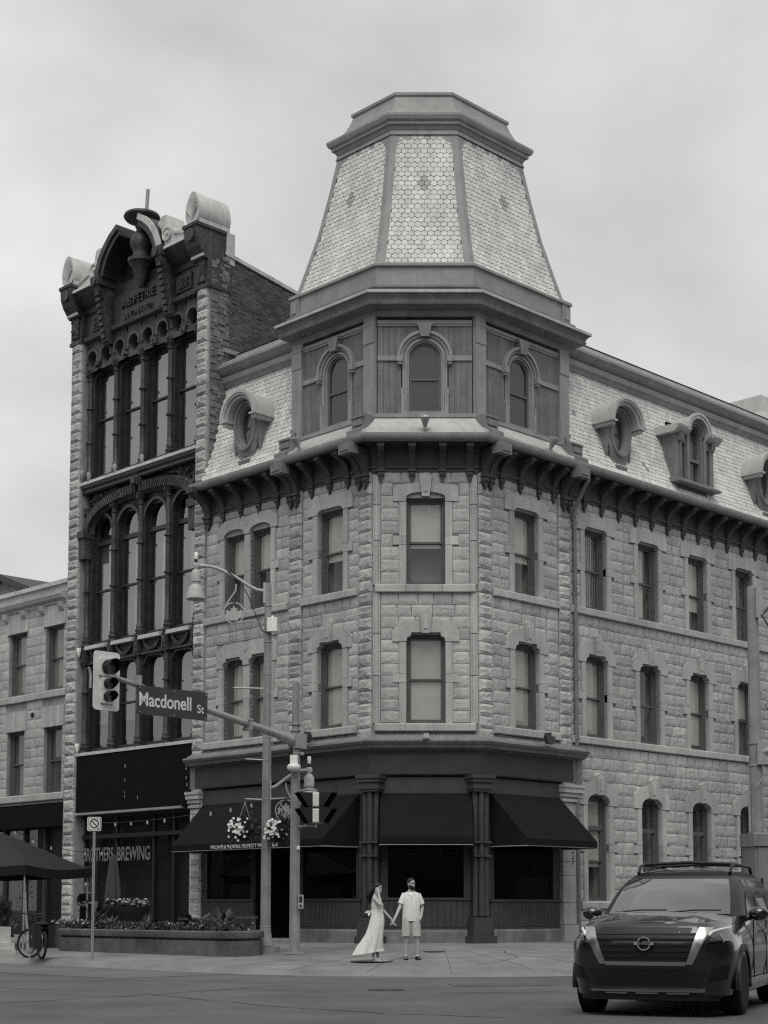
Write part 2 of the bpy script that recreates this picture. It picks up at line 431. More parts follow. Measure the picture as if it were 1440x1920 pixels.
ZS3, ZT3, ZS2, ZT2, ZS1, ZT1 = 10.08, 12.44, 6.30, 8.68, 1.55, 4.61
RW = [5.15, 7.75, 10.38, 13.05, 15.7, 18.3]
LWX = [-5.93, -4.72]
# ---- openings: (x, width, z0, z1)
opC = [(1.42, 1.06, ZS3, ZS3+2.40), (1.42, 1.06, ZS2, ZS2+2.42)]
opL = [(-1.69, 1.06, ZS3, ZT3), (-1.69, 1.06, ZS2, ZT2)]+[(x, .95, ZS3, ZT3) for x in LWX]+[(x, .95, ZS2, ZT2) for x in LWX]
opR = [(2.02, 1.06, ZS3, ZT3), (2.02, 1.06, ZS2, ZT2)]+[(x, 1.06, ZS3, ZT3) for x in RW]+[(x, 1.06, ZS2, ZT2) for x in RW]+[(x, 1.04, ZS1, ZT1) for x in RW]
hol = lambda L: [(x-w_/2, x+w_/2, a, b) for x, w_, a, b in L]
WC = wall('wall', FC, 0, 2.81, 5.5, 14.1, hol(opC), MORTAR, HOTEL)
WL = wall('wall', FL, -7.3, 0, 5.5, 14.1, hol(opL), MORTAR, HOTEL)
WR = wall('wall', FR, 0, 19, 5.5, 14.1, hol([o for o in opR if o[2] > 5]), MORTAR, HOTEL)
WR1 = wall('wall', FR, 4.27, 19, .3, 5.5, hol([o for o in opR if o[2] < 5]), MORTAR, HOTEL)
# ---- dressed surrounds
def lint_flat(a): return [(-a-.4, -.06), (-a-.4, .3), (-a-.3, .42), (a+.3, .42), (a+.4, .3), (a+.4, -.06), (a, -.06), (a-.03, .0), (a-.13, .06), (-a+.13, .06), (-a+.03, 0), (-a, -.06)]
def lint_seg(a):
    arc = [(a*math.cos(R_(t))*1.0, .02+.14*math.sin(R_(t))) for t in range(0, 181, 15)]
    return [(-a-.36, -.1), (-a-.36, .3), (-a-.22, .36), (-.2, .42), (.2, .42), (a+.22, .36), (a+.36, .3), (a+.36, -.1), (a, -.1)]+arc+[(-a, -.1)]
def lint_sh(a): return [(-a-.38, -.2), (-a-.38, .12), (-a-.1, .36), (-.2, .42), (.2, .42), (a+.1, .36), (a+.38, .12), (a+.38, -.2), (a, -.2), (a-.03, -.08), (a-.12, -.05), (a-.14, .05), (-a+.14, .05), (-a+.12, -.05), (-a+.03, -.08), (-a, -.2)]
def lint_round(a):
    arc = [(a*math.cos(R_(t)), -.2+.26*math.sin(R_(t))) for t in range(0, 181, 15)]
    return [(-a-.38, -.28), (-a-.38, .1), (-a-.1, .36), (-.2, .42), (.2, .42), (a+.1, .36), (a+.38, .1), (a+.38, -.28)]+[(a, -.28)]+arc+[(-a, -.28)]
SM = {}
def ash(key, fn, name='lintel', m=ASHLAR):
    if key not in SM: SM[key] = fn().mesh(name, m)
    return SM[key]
def surround(F, par, x, w_, z0, z1, kind, holes, key=True, ear=.17):
    a = w_/2; j = .19; zm = (z0+z1)/2
    f = {'flat': lint_flat, 'seg': lint_seg, 'sh': lint_sh, 'round': lint_round}[kind]
    inst('lintel', ash((kind, w_), lambda: MB().poly_y(f(a), -.075, .15)), par, F @ T(x, 0, z1))
    if key:
        inst('keystone', ash('key', lambda: MB().poly_y([(-.10, .02), (-.17, .58), (0, .66), (.17, .58), (.10, .02)], -.15, .1), 'keystone'), par, F @ T(x, 0, z1))
        inst('keystone_panel', ash('keyp', lambda: MB().poly_y([(-.055, .14), (-.08, .47), (0, .53), (.08, .47), (.055, .14)], -.175, -.14), 'keystone_panel'), par, F @ T(x, 0, z1))
    low = -.06 if kind == 'flat' else -.1 if kind == 'seg' else -.2 if kind == 'sh' else -.28
    for sg in (-1, 1):
        for (p, r, ww) in ((z0, zm-.11, j), (zm-.10, zm+.13, j+ear), (zm+.14, z1+low-.012, j)):
            M = F @ T(x+sg*(a+ww/2), 0, (p+r)/2) @ S(ww, 1, r-p)
            inst('jamb_stone', ash('jamb', lambda: MB().box(-.5, .5, -.06, .1, -.5, .5), 'jamb_stone'), par, M)
    holes.append((x-a-j, x+a+j, z0-.01, z1+low)); holes.append((x-a-.38, x+a+.38, z1+low, z1+(.34 if kind in ('flat', 'seg') else .12), 1)); holes.append((x-a-.1, x+a+.1, z1, z1+.36, 1)); holes.append((x-a-j-ear, x+a+j+ear, zm-.10, zm+.13, 1)); holes.append((x-a, x+a, z0, z1))
    
def sill(F, par, x0, x1, z, o=.12, h=.215, seed=0):
    r = random.Random(seed); x = x0
    while x < x1-.05:
        L = min(r.uniform(.7, 1.25), x1-x)
        if x1-x-L < .3: L = x1-x
        mb = MB().poly_x([(.05, 0), (-o+.02, 0), (-o, .02), (-o, h-.03), (-o+.04, h), (.14, h+.02)], x+.004, x+L-.004)
        mb.obj('sill_stone', ASHLAR, par, F @ T(0, 0, z)); x += L
# centre face
hC = []
surround(FC, WC, 1.42, 1.06, ZS3, ZS3+2.40, 'seg', hC); surround(FC, WC, 1.42, 1.06, ZS2, ZS2+2.42, 'sh', hC)
put_window('c3', FC, 1.42, ZS3, WC); put_window('c2', FC, 1.42, ZS2, WC)
for i, z in enumerate((9.86, 6.08)): sill(FC, WC, .04, 2.77, z, .13, seed=3+i); hC.append((0, 2.81, z, z+.2))
lay(FC, WC, courses(.2, 2.61, 6.32, 9.86, hC, wr=(.42, .55), seed=1)+courses(.2, 2.61, 10.08, 13.25, hC, wr=(.42, .55), seed=2)+courses(.1, 2.7, 5.8, 6.06, [], .26, seed=5))
for xx in (.09, 2.72):     # moulded strip at each corner
    for z0 in (6.3, 7.6, 8.75, 10.08, 11.3, 12.3):
        z1 = {6.3: 7.58, 7.6: 8.73, 8.75: 9.86, 10.08: 11.28, 11.3: 12.28, 12.3: 13.1}[z0]
        MB().lathe([(.062, 0), (.062, z1-z0)], 10).box(-.1, .1, -.02, .05, 0, z1-z0).obj('corner_moulding', ASHLAR, WC, FC @ T(xx, -.02, z0), 40)
# left face and wing
hL = []
for (x, w_, a, b) in opL:
    pair = x < -3
    if not pair:
        surround(FL, WL, x, w_, a, b, 'flat' if a > 9 else 'sh', hL, key=a < 9)
        put_window('t3' if a > 9 else 't2', FL, x, a, WL)
    else: put_window('l3' if a > 9 else 'l2', FL, x, a, WL)
for (z0, z1, kd) in ((ZS3, ZT3, 'a'), (ZS2, ZT2, 'b')):      # paired windows share one lintel and a slim mullion
    cx = sum(LWX)/2; hw = (LWX[1]-LWX[0])/2; a = .475
    if kd == 'a':
        def arcs(c): return [(c+a*math.cos(R_(t)), .0+.17*math.sin(R_(t))) for t in range(0, 181, 20)]
    else:
        def arcs(c): return [(c+a, -.16), (c+a-.03, -.06), (c+a-.13, -.03), (c+a-.15, .06), (c-a+.15, .06), (c-a+.13, -.03), (c-a+.03, -.06), (c-a, -.16)]
    low = -.0 if kd == 'a' else -.16
    pts = [(-hw-a-.3, low-.05), (-hw-a-.3, .3), (-hw-.4, .5), (-.18, .5), (0, .44), (.18, .5), (hw+.4, .5), (hw+a+.3, .3), (hw+a+.3, low-.05), (hw+a, low-.05)]+arcs(hw)+[(hw-a, low-.05), (-hw+a, low-.05)]+arcs(-hw)+[(-hw-a, low-.05)]
    MB().poly_y(pts, -.08, .15).obj('lintel', ASHLAR, WL, FL @ T(cx, 0, z1))
    MB().poly_y([(0, .18), (-.06, .26), (0, .36), (.06, .26)], -.1, -.07).obj('lintel_boss', ASHLAR, WL, FL @ T(cx, 0, z1))
    g = hw-a
    for (p, r, ww) in ((z0, (z0+z1)/2-.01, g*2), ((z0+z1)/2, z1+low-.07, g*2)):
        MB().box(-ww/2, ww/2, -.05, .14, p, r).obj('mullion_stone', ASHLAR, WL, FL @ T(cx, 0, 0))
    for sg in (-1, 1):
        zm = (z0+z1)/2
        for (p, r, ww) in ((z0, zm-.11, .2), (zm-.10, zm+.13, .34), (zm+.14, z1+low-.06, .2)):
            inst('jamb_stone', SM['jamb'], WL, FL @ T(cx+sg*(hw+a+ww/2), 0, (p+r)/2) @ S(ww, 1, r-p))
    hL += [(cx-hw-a-.2, cx+hw+a+.2, z0-.01, z1), (cx-hw-a-.3, cx+hw+a+.3, z1-.05, z1+.42, 1), (cx-hw-a-.34, cx+hw+a+.34, zm-.1, zm+.13, 1)]
for i, z in enumerate((9.86, 6.08)):
    sill(FL, WL, -7.3, -3.46, z, seed=11+i); sill(FL, WL, -2.87, -.57, z, seed=21+i); hL.append((-7.4, 0, z, z+.2))
hL += [(-3.46, -2.86, 5, 14), (-.56, .1, 5, 14)]
lay(FL, WL, courses(-7.28, 0, 6.30, 9.86, hL, seed=7)+courses(-7.28, 0, 10.08, 13.3, hL, seed=8)+courses(-7.28, -.57, 5.8, 6.06, [(-3.46, -2.86, 5, 14)], .26, seed=9))
for x0, x1 in ((-3.45, -2.88), (-.55, -.015)):
    lay(FL, WL, [(x, z, w_, h) for x, z, w_, h in courses(x0, x1, 5.85, 13.25, [], .335, (.6, .6), 4)], .085, .014, 'q')
# right face and wing
hR = []
for (x, w_, a, b) in opR:
    t = x < 4
    if a > 9: surround(FR, WR, x, w_, a, b, 'flat', hR, key=False); k = 't3' if t else ('r3v' if abs(x-5.15) < .1 or abs(x-13.05) < .1 else 'r3p' if abs(x-10.38) < .1 else 'r3c')
    elif a > 5: surround(FR, WR, x, w_, a, b, 'sh', hR); k = 't2' if t or abs(x-5.15) < .1 else ('r2d' if abs(x-7.75) < .1 else 'r2h' if abs(x-13.05) < .1 else 'r2p')
    else: surround(FR, WR1, x, w_, a, b, 'round', hR, ear=.2); k = 'g1b' if abs(x-5.15) < .1 else 'g1'
    put_window(k, FR, x, a, WR if a > 5 else WR1)
for i, z in enumerate((9.86, 6.08)):
    sill(FR, WR, .59, 3.41, z, seed=31+i); sill(FR, WR, 3.98, 19, z, seed=41+i); hR.append((0, 19, z, z+.2))
sill(FR, WR1, 4.28, 19, 1.33, seed=55); hR.append((4.2, 19, 1.33, 1.54))
hR += [(-.1, .585, 5.6, 14), (3.41, 3.97, 5.6, 14)]
lay(FR, WR, courses(.02, 17.5, 6.30, 9.86, hR, seed=17)+courses(.02, 17.5, 10.08, 13.3, hR, seed=18)+courses(.6, 4.2, 5.8, 6.06, [(3.41, 3.97, 5, 14)], .26, seed=19))
lay(FR, WR1, courses(4.29, 17.5, 1.55, 6.06, hR, seed=27)+courses(4.29, 17.5, .35, 1.33, [], .33, seed=28))
for x0, x1 in ((.015, .575), (3.42, 3.96)):
    lay(FR, WR, courses(x0, x1, 5.85, 13.25, [], .335, (.6, .6), 6), .085, .014, 'q')
finish_stones()

# ---- eaves: frieze, soffit, gutter, brackets
sweep([(.03, 13.18), (.05, 13.18), (.05, 13.27), (.09, 13.29), (.09, 13.36), (.05, 13.38), (.05, 13.74), (.1, 13.78), (.1, 13.86), (.16, 13.9), (.62, 13.92), (.62, 13.86), (.66, 13.88), (.66, 13.97)]).obj('eaves_board', EAVES, HOTEL)
sweep([(.60, 13.9), (.67, 13.92), (.72, 13.98), (.735, 14.06), (.735, 14.1), (.71, 14.1), (.70, 14.06), (.64, 14.02), (.58, 14.05)]).obj('gutter', TRIM2, HOTEL, I4, 40)
def bracket_mesh(k=1.0):
    pr = [(.0, 0), (-.06, .0), (-.1, .06), (-.1, .14), (-.06, .17), (-.09, .3), (-.17, .48), (-.3, .6), (-.42, .64), (-.5, .7), (-.52, .78), (-.52, .86), (0, .86)]
    pr = [(y*k, z) for y, z in pr]
    mb = MB().poly_x(pr, -.085, .085)
    mb.box(-.11, .11, -.13*k, 0, .15, .21); mb.box(-.1, .1, -.56*k, -.3*k, .73, .86); mb.poly_y([(-.07, 0), (.07, 0), (0, -.16)], -.07*k, -.0)
    return mb.mesh('bracket', EAVES)
BR = bracket_mesh(); BRB = bracket_mesh(1.12)
for F, xs in ((FC, (.2, 1.05, 1.88, 2.62)), (FL, [-.95, -1.7, -2.45]+[-3.95-.83*i for i in range(4)]), (FR, [.95, 1.75, 2.55, 3.2]+[4.6+.83*i for i in range(17)])):
    for x in xs: inst('bracket', BR, HOTEL, F @ T(x, -.03, 13.04))
BX = MB().box(-.24, .24, -.3, .0, 0, .3).box(-.17, .17, -.33, -.29, .07, .23).mesh('eaves_block', TRIM)
for F, x in ((FL, -.3), (FL, -3.15), (FR, .3), (FR, 3.7)):
    for dx in (-.12, .12): inst('bracket', BRB, HOTEL, F @ T(x+dx, -.1, 12.9) @ S(1.15, 1.12, 1.12))
    inst('eaves_block', BX, HOTEL, F @ T(x, -.52, 13.62))
inst('bracket', BRB, HOTEL, FL @ T(-7.15, -.02, 12.95) @ S(1.6, 1.3, 1.2))
# ---- mansard of the wings
MP = [(.52, 14.07), (.36, 14.2), (.22, 14.4), (0, 14.92), (-.2, 15.5), (-.49, 16.69), (-.73, 17.6)]
MANS = {}
def mans_at(t):
    """point at arc length t up the curved roof, with the slope angle"""
    for (o0, z0), (o1, z1) in zip(MP, MP[1:]):
        L = math.hypot(o1-o0, z1-z0)
        if t <= L: return o0+(o1-o0)*t/L, z0+(z1-z0)*t/L, math.atan2(z1-z0, -(o1-o0))
        t -= L
    return None
HEX = MB()
def hexmesh(name, m, a=.0865, b=.0955, th=.014, tilt=.007):
    mb = MB(); pts = [(-a, -b*.5), (0, -b), (a, -b*.5), (a, b*.5), (0, b), (-a, b*.5)]
    vs = [(x, y, th+(tilt*(-y/b))) for x, y in pts]+[(x, y, -.004) for x, y in pts]
    return mb.add(vs, [tuple(range(6))]+[(i, i+6, (i+1) % 6+6, (i+1) % 6) for i in range(6)]), mb.mesh(name, m)
HX, HXM = hexmesh('slate', SLATE); _, HXD = hexmesh('slate', SLATED)
PITX, PITZ = .184, .150
SL = []   # slates: (matrix, dark, parent, rank)
def roof_face(P, ux, uz, nrm, inside, par, dark=None, rank=0):
    """lay hexagonal slates on a plane: P origin, ux along, uz up the slope; inside(x,t)"""
    pass
def slate_matrix(p, ux, uz, jit=0):
    n = ux.cross(uz).normalized()
    j = Vector((rng.uniform(-.004, .004), rng.uniform(-.004, .004), 0)) if jit else Vector((0, 0, 0))
    return Matrix(((ux.x, uz.x, n.x, p.x), (ux.y, uz.y, n.y, p.y), (ux.z, uz.z, n.z, p.z), (0, 0, 0, 1))) @ T(j.x, j.y, 0) @ RZ(rng.uniform(-1.5, 1.5)) @ RX(rng.uniform(-1.2, 1.2))
def mansard(F, x0, x1, par, skip, rank, darkz):
    t = .16; k = 0
    while True:
        r = mans_at(t)
        if r is None: break
        o, z, a = r; n = int((x1-x0)/PITX); off = PITX/2 if k % 2 else 0
        for i in range(n+1):
            x = x0+i*PITX+off+.06
            if x > x1-.02 or any(s0 < x < s1 and z0 < z < z1 for s0, s1, z0, z1 in skip): continue
            p = F @ Vector((x, -o, z)); ux = (F.to_3x3() @ Vector((1, 0, 0))); uz = F.to_3x3() @ Vector((0, math.cos(a), math.sin(a)))
            top = mans_at(t+.16) is None
            dk = (top and i % 3 == 0) or any(abs(x-dx) < .1 and abs(z-dz) < .09 for dx, dz in darkz)
            SL.append((slate_matrix(p, ux, uz, 1), dk, par, rank))
        t += PITZ; k += 1
def mans_core(F, x0, x1):
    mb = MB()
    for i in range(len(MP)-1):
        (o0, z0), (o1, z1) = MP[i], MP[i+1]
        mb.quad((x0, -o0+.012, z0-.012), (x1, -o0+.012, z0-.012), (x1, -o1+.012, z1-.012), (x0, -o1+.012, z1-.012))
    return mb.obj('mansard_roof', UNDER, HOTEL, F)
ML = mans_core(FL, -7.3, -3.3); MR = mans_core(FR, 3.9, 19)
mansard(FL, -7.28, -3.45, ML, [(-5.8, -4.8, 14.9, 16.2)], 1, [(-3.65, 15.9)])
mansard(FR, 4.1, 17, MR, [(5.75, 6.75, 14.9, 16.2), (9.15, 10.85, 14.5, 16.25), (13.8, 14.8, 14.9, 16.2)], 2, [(4.55, 15.95), (7.7, 14.9), (11.2, 15.9)])
TOPM = [(-.74, 17.4), (-.62, 17.42), (-.58, 17.5), (-.5, 17.55), (-.47, 17.7), (-.55, 17.74), (-.4, 17.84), (-.3, 17.95), (-.3, 18.03), (-.42, 18.07), (-.5, 18.2), (-.95, 18.42), (-1.0, 18.55), (-4.5, 18.75)]
for F, a, b in ((FL, -7.3, -3.2), (FR, 3.9, 19)):
    mb = MB(); mb.loft([[(x, -o, z) for o, z in TOPM] for x in (a, b)], close=False); mb.obj('roof_cornice', TRIM2, HOTEL, F)
# flat sheet lead strip at the foot of the slates
for F, a, b in ((FL, -7.3, -3.4), (FR, 4.0, 19)):
    MB().quad((a, -.6, 14.08), (b, -.6, 14.08), (b, -.33, 14.25), (a, -.33, 14.25)).obj('eaves_flashing', LEAD, HOTEL, F)

# ---- oval dormers and the three light dormer
def oval_dormer(F, x):
    M = F @ T(x, 0, 0)
    mb = MB(); zc = 15.84; r = .70
    mb.arch(0, zc, r-.04, r+.07, -.5, 1.1, 0, 180, 24)              # barrel hood
    mb.arch(0, zc, r-.13, r+.02, -.42, 0.2, 0, 180, 24); mb.arch(0, zc, r+.02, r+.11, -.53, -.42, 0, 180, 24)
    for s in (-1, 1): mb.box(min(s*(r-.14), s*(r+.13)), max(s*(r-.14), s*(r+.13)), -.52, .8, zc-.06, zc).box(min(s*(r-.1), s*(r+.05)), max(s*(r-.1), s*(r+.05)), -.45, .7, zc-.16, zc-.06)
    hood = mb.obj('dormer_hood', LEAD, HOTEL, M, 50)
    n = 30; ring = lambda a, b, y: [(a*math.cos(2*math.pi*i/n), y, 15.62+b*math.sin(2*math.pi*i/n)) for i in range(n)]
    c = MB()
    c.loft([ring(.33, .57, .05), ring(.33, .57, -.08), ring(.37, .62, -.16), ring(.41, .66, -.16), ring(.43, .68, -.24), ring(.49, .75, -.24), ring(.51, .77, -.17), ring(.58, .92, -.14), ring(.58, .97, .8)])
    c.poly_y([(-.5, -.25), (-.36, -.55), (-.18, -.8), (.18, -.8), (.36, -.55), (.5, -.25)], -.13, .5, T(0, 0, 15.3))
    c.poly_x([(-.2, -.84), (-.24, -.78), (-.24, -.72), (.5, -.72), (.5, -.84)], -.25, .25, T(0, 0, 15.3)); c.box(-.15, .15, -.17, .5, 14.34, 14.47)
    for s in (-1, 1): c.poly_x([(-.14, 16.0), (-.14, 15.3), (-.1, 14.9), (.0, 14.55), (1.0, 14.55), (1.0, 16.0)], s*.55-.03, s*.55+.03)
    c.obj('dormer_casing', TRIM, hood, M, 40)
    MB().add([(p[0], -.02, p[2]) for p in ring(.34, .58, 0)], [tuple(range(n))]).obj('pane', GL, hood, M)
    MB().add([(p[0], .1, p[2]) for p in ring(.36, .6, 0)], [tuple(range(n))]).obj('dark_lining', mat('dormer_blind', .06, .9), hood, M)
oval_dormer(FL, -5.3); oval_dormer(FR, 6.25); oval_dormer(FR, 14.3)
def triple_dormer(F, x):
    M = F @ T(x, 0, 0); y0 = -.3
    b = MB()
    b.box(-1.0, -.86, y0, 1.2, 14.75, 16.25); b.box(.86, 1.0, y0, 1.2, 14.75, 16.25)
    b.box(-.86, -.78, y0-.03, .0, 14.75, 16.2); b.box(.78, .86, y0-.03, .0, 14.75, 16.2)
    for s in (-1, 1):
        b.box(s*.46-.07, s*.46+.07, y0-.06, .1, 14.75, 16.2); b.box(min(s*.53, s*.78), max(s*.53, s*.78), y0, .05, 15.98, 16.25)
        b.arch(s*.66, 15.86, .10, .15, y0-.02, .05, 0, 180, 10); b.box(s*.66-.15, s*.66-.1, y0-.02, .05, 14.8, 15.86); b.box(s*.66+.1, s*.66+.15, y0-.02, .05, 14.8, 15.86)
        b.poly_x([(y0-.06, 15.95), (y0-.12, 16.1), (y0-.12, 16.2), (y0, 16.2), (y0, 15.95)], s*.88-.1, s*.88+.1)
    b.arch(0, 16.32, .36, .5, y0-.05, .1, 0, 180, 20); b.arch(0, 16.32, .3, .36, y0, .1, 0, 180, 20)
    b.box(-.39, -.3, y0-.0, .1, 14.8, 16.32); b.box(.3, .39, y0, .1, 14.8, 16.32); b.box(-.3, .3, y0+.05, .1, 15.45, 15.53)
    b.poly_x([(y0-.2, 14.62), (y0-.2, 14.68), (y0-.05, 14.78), (.3, 14.78), (.3, 14.62)], -1.15, 1.15)
    cs = b.obj('dormer_casing', TRIM, HOTEL, M, 40)
    h = MB(); h.arch(0, 16.32, .5, .62, y0-.2, 1.3, 0, 180, 22); h.arch(0, 16.32, .6, .68, y0-.23, y0-.12, 0, 180, 22)
    for s in (-1, 1):
        lo, hi = (s*.48, s*1.22) if s > 0 else (s*1.22, s*.48)
        h.poly_x([(y0-.06, 16.2), (y0-.22, 16.34), (y0-.24, 16.42), (1.1, 16.5), (1.1, 16.2)], lo, hi)
    h.obj('dormer_hood', LEAD, cs, M, 50)
    MB().quad((-.3, -.15, 14.8), (.3, -.15, 14.8), (.3, -.15, 16.62), (-.3, -.15, 16.62)).quad((-.78, -.15, 14.8), (-.53, -.15, 14.8), (-.53, -.15, 15.98), (-.78, -.15, 15.98)).quad((.53, -.15, 14.8), (.78, -.15, 14.8), (.78, -.15, 15.98), (.53, -.15, 15.98)).obj('pane', GL, cs, M)
    MB().box(-.85, .85, .2, .25, 14.7, 16.7).obj('dark_lining', DARKIN, cs, M)
triple_dormer(FR, 10.0)

# ---- tower: five sided plan (chamfered front corner)
def lerp_tab(o, tab):
    for (a, b), (c, d) in zip(tab, tab[1:]):
        if o <= c or c == tab[-1][0]: return b+(d-b)*(o-a)/(c-a)
ENDR = [(-2.0, 2.3), (-1.2, 3.24), (-.33, 4.25), (-.13, 4.2), (0, 4.25), (.4, 4.6)]
ENDL = [(-2.0, 1.7), (-1.2, 2.63), (-.33, 3.65), (-.13, 3.56), (0, 3.6), (.4, 3.74)]
def tpoly(o):
    nSR, nSL = Vector((q, q)), Vector((-q, q))
    lines = [(Vector((XL, DC)), NL, o), (Vector((XL, DC)), NC, o), (Vector((XR, DC)), NR, o), (Vector((XR, DC))+Vector((q, q))*lerp_tab(o, ENDR), nSR, 0), (Vector((XL, DC))+Vector((-q, q))*lerp_tab(o, ENDL), nSL, 0)]
    def inter(a, b):
        p, n, d = a; s, m, e = b; c1, c2 = p.dot(n)+d, s.dot(m)+e; D = n.x*m.y-n.y*m.x
        return Vector(((c1*m.y-c2*n.y)/D, (n.x*c2-m.x*c1)/D))
    return [inter(lines[4], lines[0]), inter(lines[0], lines[1]), inter(lines[1], lines[2]), inter(lines[2], lines[3]), inter(lines[3], lines[4])]
def tloft(prof, name, m, parent, cap=False):
    mb = MB(); mb.loft([[(p.x, p.y, z) for p in tpoly(o)] for o, z in prof], cap1=cap); return mb.obj(name, m, parent)
DRUM = tloft([(-.2, 14.3), (-.2, 14.86), (-.42, 14.87), (-.42, 18.3)], 'tower_drum', TRIM, HOTEL)
BOARD = mat('tower_boards', .165, .65, .2, 2.2, .25, 30, .3, rnd=.04, streak=.25)
DO = .2   # the drum's face stands this far behind the wall plane
tloft([(.405, 18.1), (.415, 18.12), (.415, 18.19), (.3, 18.235)], 'cornice_fillet', LEAD, HOTEL)
faces = [(FC, .0828, 2.7272, 1.405), (FL, -3.52, -.083, -1.66), (FR, .083, 4.15, 2.02)]
for F, xa, xb, xw in faces:
    side = F is not FC
    # upright boards, each its own piece, left out where the window stands
    p0, p1 = (xa+.43, xb-.43) if side else (xa+.02, xb-.02)
    n = round((p1-p0)/.165); bw_ = (p1-p0)/n
    for i in range(n):
        x = p0+(i+.5)*bw_; dx = abs(x-xw); dep = .02+rng.uniform(0, .012)
        segs = [(14.86, 17.4)] if dx > .58 else [(16.5+math.sqrt(max(.0, .6**2-dx*dx))+.02, 17.4)]
        for z0, z1 in segs:
            inst('board', ash('board', lambda: MB().box(-.5, .5, -1, 0, -.5, .5), 'board', BOARD), DRUM, F @ T(x, DO, (z0+z1)/2) @ S(bw_-.007, dep, z1-z0))
    if side:
        for (u0, u1) in ((xa, xa+.42), (xb-.42, xb)):
            MB().box(u0, u1, DO-.11, DO, 14.8, 17.95).box(u0+.03, u1-.03, DO-.13, DO-.1, 14.8, 15.6).box(u0-.01, u1+.01, DO-.14, DO-.02, 17.4, 17.5).box(u0, u1, DO-.13, DO-.1, 16.9, 17.4).obj('pilaster', TRIM2, DRUM, F)
    t = MB()
    for (u0, u1) in ((p0, xw-.72), (xw+.72, p1)): t.box(u0, u1, DO-.07, DO, 16.38, 16.52)
    t.box(p0, p1, DO-.06, DO, 17.36, 17.42); t.box(p0, p1, DO-.085, DO, 17.42, 17.48); t.box(p0, p1, DO-.05, DO, 17.48, 17.54)
    t.obj('string_moulding', TRIM2, DRUM, F)
    wz, ws = 14.92, 16.46     # sill and springing
    M = F @ T(xw, DO, 0)
    c = MB()
    for (ri, ro, y) in ((.44, .49, -.03), (.49, .54, -.08), (.54, .62, -.05)):
        c.arch(0, ws, ri, ro, y, .1, 0, 180, 24); c.box(-ro, -ri, y, .1, wz, ws); c.box(ri, ro, y, .1, wz, ws)
    for s in (-1, 1): c.box(s*.6-.05, s*.6+.05, -.1, 0, wz-.05, wz+.5); c.box(s*.63-.03, s*.63+.03, -.09, 0, wz+.5, wz+.68)
    c.box(-.62, .62, -.12, .1, wz-.1, wz)
    win = c.obj('window', TRIM2, DRUM, M, 40)
    h = MB(); h.arch(0, ws, .6, .68, -.1, 0, 0, 180, 26); h.arch(0, ws, .68, .76, -.16, 0, 0, 180, 26)
    for s in (-1, 1): h.box(s*.69-.08, s*.69+.08, -.19, 0, ws-.13, ws+.03); h.box(s*.69-.06, s*.69+.06, -.16, 0, ws-.2, ws-.13)
    h.obj('hood_mould', TRIM2, win, M, 40)
    MB().poly_y([(-.12, .56), (-.18, .86), (-.22, .88), (-.22, .96), (.22, .96), (.22, .88), (.18, .86), (.12, .56)], -.22, 0, T(0, 0, ws)).obj('keystone', TRIM, win, M)
    s = MB(); s.arch(0, ws, .38, .45, .03, .08, 0, 180, 20); s.box(-.45, -.38, .03, .08, wz, ws); s.box(.38, .45, .03, .08, wz, ws); s.box(-.38, .38, .03, .08, wz, wz+.09); s.box(-.38, .38, .02, .08, 15.84, 15.9)
    s.obj('sash', FRAMEM, win, M)
    pts = [(-.4, wz), (.4, wz)]+[(.4*math.cos(R_(a)), ws+.4*math.sin(R_(a))) for a in range(0, 181, 12)]
    MB().add([(x, .065, z) for x, z in pts], [tuple(range(len(pts)))]).obj('pane', GL, win, M)
    MB().add([(x*1.1, .1, z) for x, z in pts], [tuple(range(len(pts)))]).obj('dark_blind', mat('dark_blind', .03, .9), win, M)
# sloping lead apron, plinth and pedestals below the drum
sweep([(-.19, 14.86), (-.06, 14.86), (-.06, 14.76), (-.1, 14.74)], 3.6, 4.3).obj('drum_plinth', TRIM2, HOTEL)
sweep([(-.1, 14.75), (.0, 14.62), (.2, 14.42), (.42, 14.3), (.44, 14.2), (.6, 14.14), (.6, 14.06)], 3.7, 4.4).obj('lead_apron', LEAD, HOTEL)
PB = MB().poly_x([(.15, 14.1), (-.5, 14.1), (-.5, 14.32), (-.34, 14.42), (-.3, 14.45), (-.3, 14.7), (-.34, 14.72), (-.34, 14.78), (.15, 14.8)], -.26, .26)
PB.box(-.17, .17, -.34, -.28, 14.5, 14.66)
PBm = PB.mesh('pedestal', TRIM)
for F, x in ((FL, -.3), (FL, -3.35), (FR, .3), (FR, 4.0)): inst('pedestal', PBm, HOTEL, F @ T(x, 0, 0))
FLm = MB().lathe([(.05, 0), (.06, .05), (.1, .16), (.14, .24), (.15, .3), (.11, .31), (.05, .27)], 14, RX(28)).box(-.02, .02, -.05, .05, -.08, .03).mesh('flood_lamp', METAL)
for F, x in ((FC, 1.4), (FL, -2.5), (FR, 2.55)): inst('flood_lamp', FLm, HOTEL, F @ T(x, -.52, 14.3))
